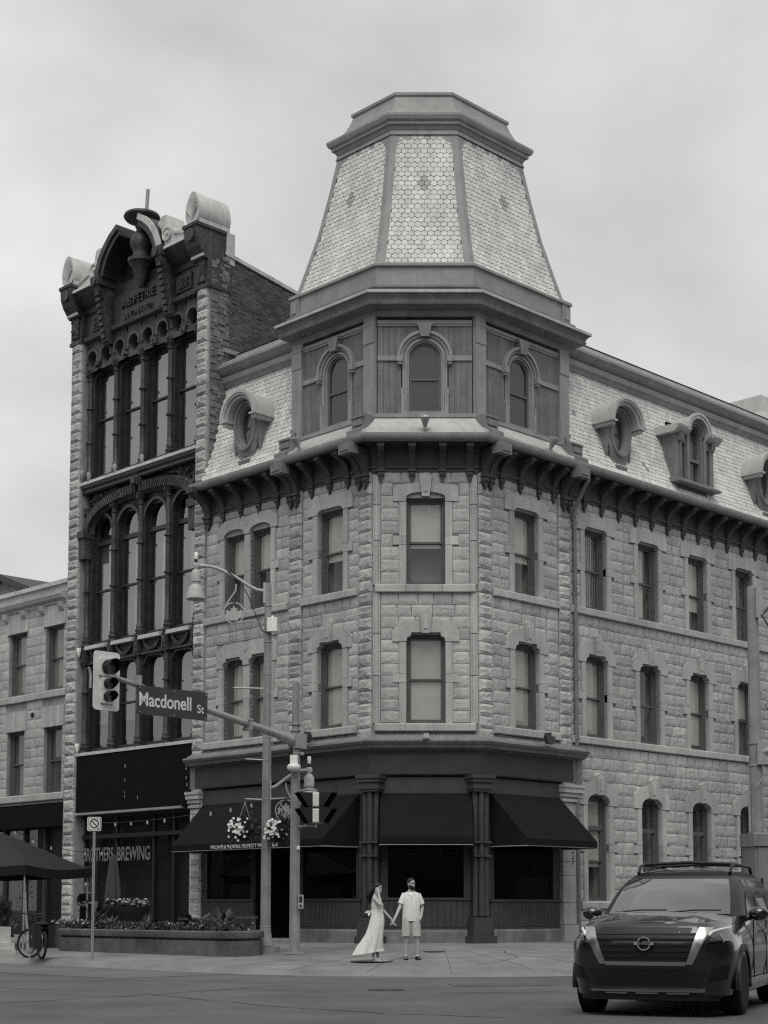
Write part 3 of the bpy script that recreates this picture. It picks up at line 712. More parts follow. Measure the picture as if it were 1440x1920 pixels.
# cornice, skirt, roof, top
tloft([(-.2, 17.6), (-.1, 17.62), (-.05, 17.76), (.12, 17.8), (.27, 17.84), (.3, 17.92), (.27, 17.95), (.3, 18.02), (.38, 18.12), (.4, 18.2), (.3, 18.22), (.24, 18.23), (.2, 18.28), (.02, 18.36), (.06, 18.4), (.06, 18.45), (-.12, 18.5)], 'tower_cornice', TRIM, HOTEL)
tloft([(-.13, 18.46), (-.13, 19.04), (-.06, 19.06), (-.06, 19.12), (-.1, 19.16), (-.16, 19.2), (-.34, 19.24)], 'tower_skirt', TRIM2, HOTEL)
for F, x in ((FL, -3.42), (FR, 4.06)):
    MB().box(-.18, .18, -.02, .2, 18.5, 19.05).box(-.1, .1, -.05, 0, 18.6, 18.92).box(-.22, .22, -.06, .2, 19.05, 19.14).obj('skirt_block', TRIM2, HOTEL, F @ T(x, .1, 0))
RP = [(-.33, 19.2), (-.5, 19.85), (-.78, 21.1), (-1.0, 22.4), (-1.18, 23.62)]
TR = tloft([(o-.02, z) for o, z in RP], 'tower_roof', UNDER, HOTEL)
tloft([(-1.2, 23.5), (-1.1, 23.52), (-1.06, 23.62), (-1.0, 23.64), (-1.0, 23.72), (-.94, 23.76), (-.9, 23.86), (-.9, 23.93), (-1.0, 24.0), (-1.14, 24.08), (-1.26, 24.22), (-1.36, 24.45), (-1.42, 24.66), (-1.38, 24.7), (-1.38, 24.78), (-1.5, 24.8), (-2.0, 24.86)], 'tower_top_cornice', TRIM2, HOTEL, True)
def roof_pt(e, i, t):
    """corner i of the roof at height parameter z"""
    for (o0, z0), (o1, z1) in zip(RP, RP[1:]):
        if t <= z1 or z1 == RP[-1][1]:
            k = (t-z0)/(z1-z0); o = o0+(o1-o0)*k; return tpoly(o)[i]
for fi, (i0, i1) in enumerate(((1, 2), (0, 1), (2, 3))):
    zs = [z for _, z in RP]
    # slates, row by row
    z = 19.33; k = 0
    a0, b0 = roof_pt(0, i0, 19.2), roof_pt(0, i1, 19.2); ux2 = (b0-a0).normalized(); mid0 = (a0+b0)/2
    cen = [(0, 21.95), (-.092, 22.1-.01), (.092, 22.1-.01), (0, 22.24)]
    rowpos = []
    while z < 23.42:
        a, b = roof_pt(0, i0, z), roof_pt(0, i1, z); a2, b2 = roof_pt(0, i0, z+.1), roof_pt(0, i1, z+.1)
        m0 = (a+b)/2; m1 = (a2+b2)/2; nn = Vector((ux2.y, -ux2.x))
        din = -(m1-m0).dot(nn)                      # inward run per .1 m of rise
        uz = Vector((-nn.x*din, -nn.y*din, .1)).normalized(); ux = Vector((ux2.x, ux2.y, 0))
        # distance along from face middle line
        base = Vector((a.x, a.y, z)); half0 = (a-mid0).dot(ux2); half1 = (b-mid0).dot(ux2)
        e0, e1 = half0+.08, half1-.08
        if z > 23.0: sh = (z-23.0)*.5; e0 += sh; e1 -= sh
        cmid = (half0+half1)/2 if fi else 0
        n = 40; off = PITX/2 if k % 2 else 0
        for i in range(-n, n+1):
            x = i*PITX+off
            if x < e0+.02 or x > e1-.02: continue
            ctr = 0 if fi == 0 else (.0)
            dk = False
            for row, offs in ((16, (0,)), (17, (-PITX/2, PITX/2)), (18, (0,))):
                if k == row and any(abs(x-o_) < .05 for o_ in offs): dk = True
            if z > 23.28 and i % 3 == 0: dk = True
            p = Vector((a.x, a.y, z))+ux*(x-half0); p = p+Vector((nn.x, nn.y, 0))*.004
            SL.append((slate_matrix(p, ux, uz, 1), dk, TR, 0 if fi == 0 else .5))
        z += PITZ*uz.z; k += 1
# hip boards: two flat boards meeting at each corner, and a band along the head
for i in range(5):
    for s in (1, -1):
        j = (i+s) % 5; mb = MB(); L = []
        for o, z in RP:
            P = tpoly(o+.03); a = P[i]; d = (P[j]-P[i]).normalized(); nn = Vector((d.y, -d.x))*(1 if s > 0 else -1)
            L.append([(a.x, a.y, z), (a.x+d.x*.17, a.y+d.y*.17, z), (a.x+d.x*.17-nn.x*.06, a.y+d.y*.17-nn.y*.06, z)])
        mb.loft(L, close=False); mb.obj('hip_board', TRIM2, TR)
for i in range(5):
    P0, P1 = tpoly(-1.14), tpoly(-1.08); a, b = P0[i], P0[(i+1) % 5]; c, d = P1[i], P1[(i+1) % 5]
    MB().quad((d.x, d.y, 23.36), (c.x, c.y, 23.36), (a.x, a.y, 23.6), (b.x, b.y, 23.6)).obj('head_board', TRIM2, TR)
# corner fillets that round the slate panel's upper corners
for fi, (i0, i1) in enumerate(((1, 2), (0, 1), (2, 3))):
    for s in (0, 1):
        def edge(z, inn):
            o = lerp_tab(z, [(b, a) for a, b in RP])+.022; P = tpoly(o); a, b = (P[i0], P[i1]) if s == 0 else (P[i1], P[i0]); d = (b-a).normalized(); return (a.x+d.x*inn, a.y+d.y*inn, z)
        MB().add([edge(22.85, .15), edge(23.05, .2), edge(23.2, .3), edge(23.32, .45), edge(23.5, .5), edge(23.5, .1)], [(0, 1, 2, 3, 4, 5)]).obj('corner_fillet', TRIM2, TR)
SL.sort(key=lambda s: s[3]); big = MB(); bigd = MB(); cnt = 0
for M, dk, par, rank in SL:
    if cnt < 300: cnt += 1; inst('slate', HXD if dk else HXM, par, M)
    else: (bigd if dk else big).add([M @ Vector(p) for p in HX.v], HX.f)
big.obj('small_slates', SLATE, HOTEL)['kind'] = 'stuff'
if bigd.v: bigd.obj('small_dark_slates', SLATED, HOTEL)['kind'] = 'stuff'
# ---- flat roof behind, back walls
def flat(name, pts, z, m, par):
    MB().add([(x, y, z) for x, y in pts], [tuple(range(len(pts)))]).obj(name, m, par)
P = plan(-1.0, 7.3, 19)
bkL = P[0]+Vector((q, q))*9; bkR = P[3]+Vector((-q, q))*9; bm_ = Vector((.6, 62))
flat('flat_roof', [tuple(P[0]), tuple(P[1]), tuple(P[2]), tuple(P[3]), tuple(bkR), (.6, bkR.y-3), tuple(bkL)], 18.6, UNDER, HOTEL)
mb = MB()
for a, b in ((P[0], bkL), (bkL, Vector((.6, bkR.y-3))), (Vector((.6, bkR.y-3)), bkR), (bkR, P[3])): mb.quad((a.x, a.y, .2), (b.x, b.y, .2), (b.x, b.y, 18.6), (a.x, a.y, 18.6))
mb.obj('rear_wall', BRICKM, HOTEL)
# ---- downpipe
dp = MB().tube([(4.05, -.66, 13.95), (4.05, -.66, 13.62), (4.0, -.6, 13.5), (3.95, -.3, 12.95), (3.99, -.14, 12.72), (4.07, -.12, 12.5), (4.08, -.12, 5.9), (4.3, -.12, 5.7), (4.3, -.12, .5)][:7]+[(4.09, -.12, .5)], .065, 10)
for z in (12.5, 10.4, 7.9, 6.2, 3.5): dp.lathe([(.085, z-.04), (.085, z+.04)], 10, T(4.085, -.12, 0))
dp.obj('downpipe', mat('downpipe_paint', .16, .6, .2, 3), HOTEL, FR, 40)

# ---- shopfront
sweep([(.02, 6.06), (.05, 6.0), (.3, 5.86), (.42, 5.84), (.43, 5.79), (.38, 5.72), (.34, 5.70), (.3, 5.62), (.2, 5.6), (.13, 5.58), (.13, 4.93), (.02, 4.9)], 7.85, 4.3).obj('shop_cornice', TRIM, HOTEL)
sweep([(.135, 5.56), (.14, 4.94)], 7.6, 3.9).obj('fascia_board', SHOPF, HOTEL)
# end caps of the cornice
for F, x in ((FL, -7.85), (FR, 4.3)):
    MB().add([(x, -o, z) for o, z in ((.0, 6.06), (.3, 5.86), (.42, 5.84), (.43, 5.79), (.38, 5.72), (.34, 5.70), (.3, 5.62), (.13, 5.58), (.0, 5.58))], [tuple(range(9))]).obj('cornice_end', TRIM, HOTEL, F)
sweep([(.03, 4.86), (.03, 4.42)], 7.4, 3.4).obj('frieze_board', SHOPW, HOTEL)
ZB = .40
def bay(F, x0, x1, wx0, wx1, wz0, wz1):
    """shop window bay: plinth, boarded riser, frame, pane and a dim room behind"""
    fr = MB()
    fr.box(x0, wx0, -.0, .12, .79, 4.44); fr.box(wx1, x1, -.0, .12, .79, 4.44); fr.box(wx0, wx1, 0, .12, wz1, 4.44); fr.box(wx0, wx1, .02, .12, .79, wz0)
    fr.box(x0, x1, -.05, .02, wz0-.07, wz0); fr.box(x0, x1, -.03, .02, .79, .85)
    for a, b, c, d in ((wx0-.05, wx0, wz0, wz1), (wx1, wx1+.05, wz0, wz1), (wx0-.05, wx1+.05, wz1, wz1+.05)): fr.box(a, b, -.025, .1, c, d)
    f = fr.obj('shop_window', SHOPW, HOTEL, F)
    n = max(3, round((x1-x0-.1)/.16)); bwid = (x1-x0-.1)/n
    for i in range(n): inst('riser_board', ash('rboard', lambda: MB().box(-.5, .5, -.5, .5, -.5, .5), 'riser_board', SHOPW), f, F @ T(x0+.05+(i+.5)*bwid, .0, (.86+wz0-.08)/2) @ S(bwid-.012, .04, wz0-.08-.86))
    MB().quad((wx0, .06, wz0), (wx1, .06, wz0), (wx1, .06, wz1), (wx0, .06, wz1)).obj('pane', GLS, f, F)
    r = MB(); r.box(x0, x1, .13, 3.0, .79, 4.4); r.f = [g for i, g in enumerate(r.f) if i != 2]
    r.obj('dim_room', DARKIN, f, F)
    MB().poly_x([(.1, ZB), (-.07, ZB), (-.07, .74), (-.03, .79), (.1, .79)], x0, x1).obj('plinth_stone', PLINTH, HOTEL, F)
bay(FC, .2, 2.61, .4, 2.42, 1.64, 3.6); bay(FR, .42, 3.38, .6, 3.1, 1.6, 3.6)
bay(FL, -2.95, -.42, -2.8, -.62, 1.62, 3.6); bay(FL, -7.38, -4.9, -7.1, -5.05, 1.62, 3.6)
# recessed doorway between the two left bays
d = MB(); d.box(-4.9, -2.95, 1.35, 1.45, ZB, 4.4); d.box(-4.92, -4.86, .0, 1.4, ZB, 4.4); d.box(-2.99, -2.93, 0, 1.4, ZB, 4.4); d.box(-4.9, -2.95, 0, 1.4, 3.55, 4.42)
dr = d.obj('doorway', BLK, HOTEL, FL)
MB().box(-4.6, -3.3, 1.28, 1.35, ZB+.05, 3.2).box(-3.42, -3.38, 1.22, 1.28, 1.3, 1.7).obj('door', SHOPF, dr, FL)
MB().box(-4.9, -2.95, -.05, 1.4, .36, .5).obj('door_step', QUOIN, dr, FL)
# clustered iron columns at the corners
def column(P, ang):
    M = T(P.x, P.y, 0) @ RZ(ang); c = MB()
    c.box(-.17, .17, -.12, .12, 1.1, 4.5)
    for x, y, r in ((-.16, -.13, .075), (0, -.17, .085), (.16, -.13, .075)): c.lathe([(r, 1.15), (r, 4.45)], 10, T(x, y, 0))
    for z, h in ((2.72, .05), (3.08, .05)): c.box(-.26, .26, -.28, .12, z, z+h)
    o = c.obj('column', SHOPW, HOTEL, M, 40)
    k = MB()
    for z0, z1, e in ((4.45, 4.52, .05), (4.52, 4.6, .1), (4.6, 4.7, .06), (4.7, 4.8, .13), (4.8, 4.9, .18)): k.box(-.24-e*.6, .24+e*.6, -.26-e*.6, .14, z0, z1)
    k.obj('capital', SHOPW, o, M)
    MB().box(-.3, .3, -.32, .14, .4, 1.02).box(-.27, .27, -.29, .14, 1.02, 1.12).box(-.36, .36, -.38, .14, .38, .62).obj('column_base', SHOPW, o, M)
column(plan(.02)[1], -22.5); column(plan(.02)[2], 22.5)
def end_pier(F, x0, x1):
    z = .4; i = 0
    while z < 4.3:
        h = [.5, .62, .75, .4, .66, .7, .6][i % 7]; h = min(h, 4.36-z); e = .1 if i == 0 else .04
        MB().box(x0-(.03 if i == 0 else 0), x1+(.03 if i == 0 else 0), -.06-e, .12, z+.006, z+h-.006).obj('pier_stone', ASHLAR, HOTEL, F); z += h; i += 1
    c = MB()
    for z0, z1, e in ((4.36, 4.44, .06), (4.44, 4.5, .02), (4.5, 4.62, .08), (4.62, 4.76, .13), (4.76, 4.84, .16)): c.box(x0-e*.6, x1+e*.6, -.1-e, .1, z0, z1)
    c.box(x0+.05, x1-.05, -.1, .1, 4.84, 5.6)
    c.obj('pier_capital', ASHLAR, HOTEL, F)
end_pier(FR, 3.44, 4.2); end_pier(FL, -7.86, -7.4)
# small fixtures on the shop cornice
MB().poly_y([(-.1, 0), (.1, 0), (.06, .12), (-.06, .12)], -.12, 0).obj('flood_lamp', LEAD, HOTEL, FC @ T(1.42, -.42, 5.86))
MB().poly_y([(-.2, .1), (.2, .1), (.12, -.12), (-.12, -.12)], -.12, 0).box(-.04, .04, -.1, .1, -.02, .2).obj('flood_lamp', EAVES, HOTEL, FR @ T(2.4, -.45, 6.0))
MB().poly_y([(-.2, .1), (.2, .1), (.12, -.12), (-.12, -.12)], -.12, 0).box(-.04, .04, -.1, .1, -.02, .2).obj('flood_lamp', EAVES, HOTEL, FL @ T(-2.2, -.4, 6.02))
# dark stain and a wall anchor on the stone piers
MB().tube([(0, 0, 0), (.05, 0, -.08), (.0, 0, -.18), (.06, 0, -.26), (.0, 0, -.34)], .02, 6).obj('wall_anchor', EAVES, HOTEL, FR @ T(3.85, -.12, 2.95))

# ---- canvas awnings
def awning(F, xa, xb, fa, fb, P, zt, zf, zb, label):
    xm = (xa+xb)/2; M = F @ T(xm, -.06, zt)
    A = lambda x: x-xm
    o = MB().add([(A(xa), 0, 0), (A(xb), 0, 0), (A(fb), -P, zf-zt), (A(fa), -P, zf-zt)], [(0, 3, 2, 1)])
    o.v += [(x, y+.012, z-.014) for x, y, z in o.v]; o.f += [(4, 5, 6, 7), (0, 1, 5, 4), (2, 3, 7, 6)]
    a = o.obj('awning', CANVAS, None, M); tag(a, label, 'awning', 'awnings over the shop windows')
    v = MB().box(A(fa), A(fb), -P-.012, -P+.006, zb-zt, zf-zt).obj('valance', CANVAS, a, M)
    for (t_, f_) in ((xa, fa), (xb, fb)):
        MB().add([(A(t_), 0, 0), (A(f_), -P, zf-zt), (A(f_), -P, zb-zt), (A(f_), 0, zb-zt)], [(0, 1, 2, 3)]).obj('side_panel', CANVAS, a, M)
    fr = MB(); fr.tube([(A(fa), 0, zb-zt+.02), (A(fa), -P, zb-zt+.02), (A(fb), -P, zb-zt+.02), (A(fb), 0, zb-zt+.02)], .016, 6)
    fr.obj('frame', METAL, a, M)
    return a, M
AWL, AML = awning(FL, -7.28, -.47, -7.05, -.5, 1.3, 4.43, 3.18, 2.97, 'wide black canvas awning with white lettering on the left shop bays')
AWC, _ = awning(FC, .2, 2.63, .19, 2.63, .9, 4.42, 3.22, 2.99, 'black canvas awning over the middle shop window between two iron columns')
AWR, _ = awning(FR, .43, 3.36, .42, 3.37, 1.3, 4.45, 3.19, 2.98, 'black canvas awning over the right shop window beside the downpipe')
txt = text('WILLIAMS & McDANIEL PROPERTY MANAGEMENT', .155, mat('awning_lettering', .6, .7), 'lettering', AWL, FL @ T(-3.73, -1.378, 3.07), .003, .86)
# ================================================================= the iron fronted building
IB = empty('iron_front_building', FL @ T(-11, 5, .45), 'tall narrow black iron fronted building with arched windows, pediment and urn', 'building')
BX0, BX1 = -14.2, -7.88          # between the stone piers
CX = -11.03; COLX = [-14.04, -12.52, -11.03, -9.54, -8.05]; BAYX = [(a+b)/2 for a, b in zip(COLX, COLX[1:])]
core = MB()
core.box(-14.85, -7.34, .75, 12, .3, 21.2)
body = core.obj('wall', mat('black_painted_wall', .015, .8), IB, FL)
# rock faced piers
random.seed(3)
def pier(x0, x1, z0, z1, seed, par):
    r = random.Random(seed); z = z0
    while z < z1-.1:
        h = min(r.uniform(.3, .4), z1-z)
        v = QTV[r.randrange(len(QTV))]
        inst('pier_stone', v[1], par, FL @ T((x0+x1)/2, -.0, z+h/2) @ S((x1-x0-.01)*(1 if r.random() < .5 else -1), .12, h-.014)); z += h
PC = MB().box(-14.84, -14.2, .0, .8, .3, 20.7).box(-7.88, -7.31, 0, .8, .3, 20.7).obj('pier', MORTAR, IB, FL)
pier(-14.83, -14.22, .45, 20.65, 1, PC); pier(-7.86, -7.34, .45, 20.65, 2, PC)
# ---- windows of the three upper floors
def ib_column(x, z0, z1, rings, par, r=.085):
    c = MB(); pr = [(r*1.9, 0), (r*1.9, .08), (r*1.3, .1), (r*1.75, .16), (r*1.75, .2), (r*1.25, .24), (r*1.4, .3), (r*1.4, .34), (r*1.0, .4)]
    H = z1-z0
    for zz in rings: pr += [(r, zz-z0-.07), (r*1.05, zz-z0-.03), (r*1.7, zz-z0-.02), (r*1.7, zz-z0+.02), (r*1.05, zz-z0+.03), (r, zz-z0+.07)]
    pr += [(r*.95, H-.42), (r*1.4, H-.38), (r*1.0, H-.33), (r*1.3, H-.22), (r*1.9, H-.1), (r*2.1, H-.08), (r*2.1, H)]
    c.lathe(pr, 12)
    for a in range(0, 360, 45): c.cbox(r*1.75*math.cos(R_(a)), r*1.75*math.sin(R_(a)), H-.16, .05, .05, .1, None)
    return c.obj('column', IRON2, par, FL @ T(x, .2, z0), 40)
def ib_window(x, z0, z1, kind, par, bars=(), blind=None, half=.56):
    f = MB(); y = .42
    f.box(-half-.12, -half, .22, .6, z0, z1); f.box(half, half+.12, .22, .6, z0, z1); f.box(-half, half, .3, .6, z0, z0+.12)
    f.box(-half, -half+.07, .36, .5, z0, z1); f.box(half-.07, half, .36, .5, z0, z1)
    if kind == 'round':
        zc = z1-half; f.arch(0, zc, half-.07, half, .36, .5, 0, 180, 18); f.arch(0, zc, half, half+.1, .2, .6, 0, 180, 18)
        pl = [(-half-.1, zc), (-half-.12, z1+.5), (0, z1+.5), (0, z1+.09)]
        for s in (-1, 1):
            arc = [(s*(half+.08)*math.cos(R_(a)), zc+(half+.08)*math.sin(R_(a))) for a in range(0, 91, 10)]
            f.poly_y([(s*(half+.2), zc), (s*(half+.2), z1+.45), (0, z1+.45)]+arc[::-1], .3, .6)
    else:
        rr = .3
        for s in (-1, 1):
            arc = [(s*(half-rr+rr*math.cos(R_(a))), z1-rr+rr*math.sin(R_(a))) for a in range(0, 91, 15)]
            f.poly_y([(s*(half+.1), z1-rr), (s*(half+.1), z1+.1), (s*(half-rr), z1+.1)]+arc[::-1], .28, .6)
            f.arch(s*(half-rr), z1-rr, rr-.06, rr+.0, .24, .5, 0 if s > 0 else 90, 90 if s > 0 else 180, 8)
        f.box(-half+rr, half-rr, .24, .5, z1-.06, z1); f.box(-half-.1, half+.1, .28, .6, z1, z1+.14)
    for zb, hb in bars: f.box(-half, half, .37, .48, zb-hb/2, zb+hb/2)
    M = FL @ T(x, 0, 0)
    o = f.obj('window', IRON, par, M)
    MB().quad((-half+.05, .44, z0+.1), (half-.05, .44, z0+.1), (half-.05, .44, z1-.03), (-half+.05, .44, z1-.03)).obj('pane', GLI, o, M)
    if blind:
        b = MB(); b.quad((-half, .6, blind[0]), (half-blind[2], .6, blind[0]), (half-blind[2], .6, blind[1]), (-half, .6, blind[1]))
        b.obj('blind', mat('grey_blind', .2, .8, .08, 1.5), o, M)
        if blind[3]: MB().quad((-half+.5, .58, blind[0]), (-half+.72, .58, blind[0]), (-half+.72, .58, blind[1]), (-half+.5, .58, blind[1])).obj('curtain', BLIND, o, M)
    return o
for i, x in enumerate(BAYX):
    ib_window(x, 15.72, 19.5, 'sh', IB, ((17.75, .06),), (15.8, 19.45, 0, 0))
    ib_window(x, 10.06, 14.4, 'round', IB, ((13.5, .14), (11.88, .06)), (10.1, 13.4, 0, 1))
    ib_window(x, 6.5, 9.42, 'sh', IB, ((8.0, .06),), (7.45, 9.3, 0, 0))
for x in COLX:
    for z0, z1, rg in ((15.66, 19.55, (17.0, 18.2)), (10.05, 14.75, (11.9, 13.1)), (6.47, 9.75, (8.5,))):
        MB().box(-.2, .2, .28, .62, z0, z1+.1).obj('mullion', IRON, IB, FL @ T(x, 0, 0))
        ib_column(x, z0, z1, rg, IB)
# spandrel with pairs of round lobes at the head of the top floor
def holed(mb, x0, x1, z0, z1, cx, cz, r, y, dep, n=24):
    vs_o, vs_i = [], []
    for k in range(n):
        a = 2*math.pi*k/n+math.pi/4; c, s = math.cos(a), math.sin(a)
        t = min((x1-cx)/c if c > 1e-6 else (x0-cx)/c if c < -1e-6 else 9, (z1-cz)/s if s > 1e-6 else (z0-cz)/s if s < -1e-6 else 9)
        vs_o.append((cx+c*t, y, cz+s*t)); vs_i.append((cx+c*r, y, cz+s*r))
    b = [(x, y+dep, z) for x, y, z in vs_i]
    mb.loft([vs_o, vs_i, b])
sp = MB(); lw = (BX1-BX0)/8
ring = MB()
for i in range(8):
    x0 = BX0+i*lw; cx = x0+lw/2
    holed(sp, x0, x0+lw, 19.42, 20.45, cx, 19.86, .27, .1, .4)
    ring.arch(cx, 19.86, .27, .35, .04, .2, -20, 200, 20)
    if i % 2 == 0:
        for k in range(14): ring.cbox(x0+lw+rng.uniform(-.12, .12), .02, 19.62+rng.uniform(-.12, .1), .07, .1, .07, None)
sp.obj('spandrel', mat('stained_spandrel', .075, .7, .55, 1.6, .3, 30, .3, fine=.3, streak=.3), IB, FL)
ring.obj('lobe_moulding', mat('stained_moulding', .1, .7, .5, 1.6, .3, 30, .3, fine=.3, streak=.3), IB, FL)
# sills: pale zinc strips over dark mouldings
def band(z, name='sill_band', pale=True, x0=BX0, x1=BX1, o=.06):
    if pale: MB().poly_x([(.3, z+.04), (-o, z), (-o, z-.1), (.3, z-.1)], x0, x1).obj('sill_strip', ZINC, IB, FL)
    MB().poly_x([(.4, z-.1), (-o+.03, z-.1), (-o+.05, z-.2), (.05, z-.26), (.02, z-.36), (.08, z-.4), (.4, z-.4)], x0, x1).obj('sill_moulding', IRON, IB, FL)
band(15.62); 
for a, b in zip(COLX, COLX[1:]): MB().poly_x([(.35, 10.08), (-.0, 10.02), (-.0, 9.9), (.3, 9.9)], a+.17, b-.17).obj('sill_strip', ZINC, IB, FL)
MB().poly_x([(.35, 6.5), (-.05, 6.46), (-.05, 6.36), (.3, 6.36)], BX0, BX1).obj('sill_strip', ZINC, IB, FL)
# basket arch with its ribbed soffit and leaf carving in the corners
MB().box(BX0, BX1, .3, .6, 14.3, 15.3).obj('arch_panel', IRON, IB, FL)
def sup(t, a, b): c, s = math.cos(t), math.sin(t); return (CX+a*(abs(c)**.8)*(1 if c > 0 else -1), 13.85+b*abs(s)**.8)
n = 60; am = MB(); rows = [[], [], [], []]
for k in range(n+1):
    t = math.pi*k/n
    for row, (a, b, y) in zip(rows, ((2.72, .82, .25), (2.82, .92, .12), (3.08, 1.2, .0), (3.15, 1.28, .25))):
        x, z = sup(t, a, b); row.append((x, y, z))
am.loft(rows, close=False); am.obj('arch_moulding', IRON2, IB, FL, 50)
rb = MB()
for k in range(74):
    t = math.pi*(k+.5)/74; x0, z0 = sup(t, 2.8, .9); x1, z1 = sup(t, 3.05, 1.17); d = Vector((x1-x0, 0, z1-z0)); L = d.length
    rb.cbox(0, 0, 0, .045, .1, L, T((x0+x1)/2, .05, (z0+z1)/2) @ RY(math.degrees(math.atan2(d.x, d.z))))
rb.obj('arch_ribs', IRON2, IB, FL)
lf = MB(); r_ = random.Random(5)
for s in (-1, 1):
    for k in range(90):
        u = r_.random(); x = CX+s*(1.2+1.9*u); zt = 15.2; zb = sup(math.acos(min(1, abs(x-CX)/3.15)**1.25), 3.15, 1.3)[1]+.05
        if zb > zt-.06: continue
        z = r_.uniform(zb, zt); a = r_.uniform(0, 360)
        lf.add([T(x, .26, z) @ RY(a) @ Vector(p) for p in ((-.1, 0, 0), (0, -.07, .03), (.12, .0, 0), (0, -.05, -.035))], [(0, 1, 2), (0, 2, 3), (0, 1, 3), (1, 2, 3)])
lf.obj('leaf_carving', IRON2, IB, FL)['kind'] = 'stuff'
MB().box(-.14, .14, -.08, .3, 14.95, 15.28).cbox(0, -.12, 15.1, .2, .12, .22).obj('carved_keystone', IRON2, IB, FL @ T(CX, 0, 0))
for x in (BX0+.16, BX1-.16): MB().box(x-.17, x+.17, -.05, .4, 13.0, 13.9).box(x-.2, x+.2, -.12, .4, 13.7, 13.95).obj('arch_impost', IRON2, IB, FL)
# garland panels
for i, x in enumerate(BAYX):
    g = MB(); g.box(-.58, .58, .22, .5, 9.45, 9.9); g.box(-.62, .62, .16, .5, 9.42, 9.5)
    for k in range(15):
        u = -1+2*k/14; g.cbox(u*.4, .17, 9.82-.25*(1-u*u)+rng.uniform(-.02, .02), .09, .12, .09, RZ(0))
    g.obj('garland_panel', IRON2, IB, FL @ T(x, 0, 0))
for x in COLX: MB().box(-.16, .16, .08, .4, 9.42, 9.98).box(-.1, .1, .04, .1, 9.5, 9.9).obj('pedestal', IRON2, IB, FL @ T(x, 0, 0))
# blank sign board and the shopfront
SB = MB().box(BX0+.05, BX1-.1, -.02, .5, 4.48, 6.34).obj('sign_board', BLACK, IB, FL)
MB().box(BX0+.05, BX1-.5, -.06, .3, 4.40, 4.47).obj('board_edge', METAL, SB, FL)
for k in range(9): MB().quad((0, 0, 0), (rng.uniform(.02, .05), 0, 0), (rng.uniform(.02, .05), 0, .1), (0, 0, rng.uniform(.05, .12))).obj('paint_chip', METAL, SB, FL @ T(rng.choice([-8.2, -8.15, -8.18, -11.4, -10.7, -8.2]), -.026, rng.uniform(4.7, 5.9)))
sf = MB()
for x in (-14.15, -12.36, -10.35, -9.3, -7.95): sf.box(x-.05, x+.05, .37, .52, .4, 4.4)
sf.box(BX0, BX1, .28, .55, 3.62, 3.75); sf.box(BX0, -10.35, .25, .6, .4, 1.0); sf.box(BX0, BX1, .28, .6, 4.3, 4.48); sf.box(-9.3, -8.0, .3, .5, .4, .55)
SF = sf.obj('shop_window', BLK, IB, FL)
MB().quad((-14.15, .42, .9), (-10.35, .42, .9), (-10.35, .42, 4.35), (-14.15, .42, 4.35)).obj('pane', GLS, SF, FL)
MB().quad((-9.3, .42, 3.75), (-7.95, .42, 3.75), (-7.95, .42, 4.35), (-9.3, .42, 4.35)).quad((-10.35, .42, .5), (-9.3, .42, .5), (-9.3, .42, 4.35), (-10.35, .42, 4.35)).obj('pane', GLS, SF, FL)
WLET = mat('window_lettering', .17, .8, .5, 6)
text('BROTHERS', .62, WLET, 'lettering', SF, FL @ T(-13.38, .36, 3.08), .002, .58, bold=.012)
text('BREWING', .62, WLET, 'lettering', SF, FL @ T(-11.4, .36, 3.07), .002, .66, bold=.012)
# ---- entablature, brackets, cornice
MB().box(BX0-.62, BX1+.58, .05, .8, 20.62, 22.0).obj('frieze', IRON, IB, FL)
MB().poly_x([(.1, 20.45), (-.06, 20.5), (-.08, 20.6), (-.02, 20.66), (.1, 20.68)], BX0-.0, BX1+.0).obj('frieze_moulding', IRON2, IB, FL)
for s in (-1, 1):      # carved frieze panels
    g = MB(); x0, x1 = (CX-2.75, CX-1.95) if s < 0 else (CX+1.95, CX+2.75)
    g.box(x0, x1, .0, .1, 20.78, 21.3)
    for k in range(26):
        a = r_.uniform(0, 360); g.add([T(r_.uniform(x0+.1, x1-.1), -.01, r_.uniform(20.85, 21.22)) @ RY(a) @ Vector(p) for p in ((-.1, 0, 0), (0, -.06, .03), (.1, 0, 0), (0, -.04, -.03))], [(0, 1, 2), (0, 2, 3)])
    g.obj('frieze_panel', IRON2, IB, FL)
nm = MB().box(CX-1.4, CX+1.4, -.02, .12, 20.5, 21.6).obj('name_panel', IRON, IB, FL)
LT = mat('cast_letters', .04, .5)
text('A.D.1882', .42, LT, 'lettering', nm, FL @ T(CX, -.05, 20.72), .03, .95)
text('A.B.PETRIE', .42, LT, 'lettering', nm, FL @ T(CX, -.05, 21.2), .03, .95)
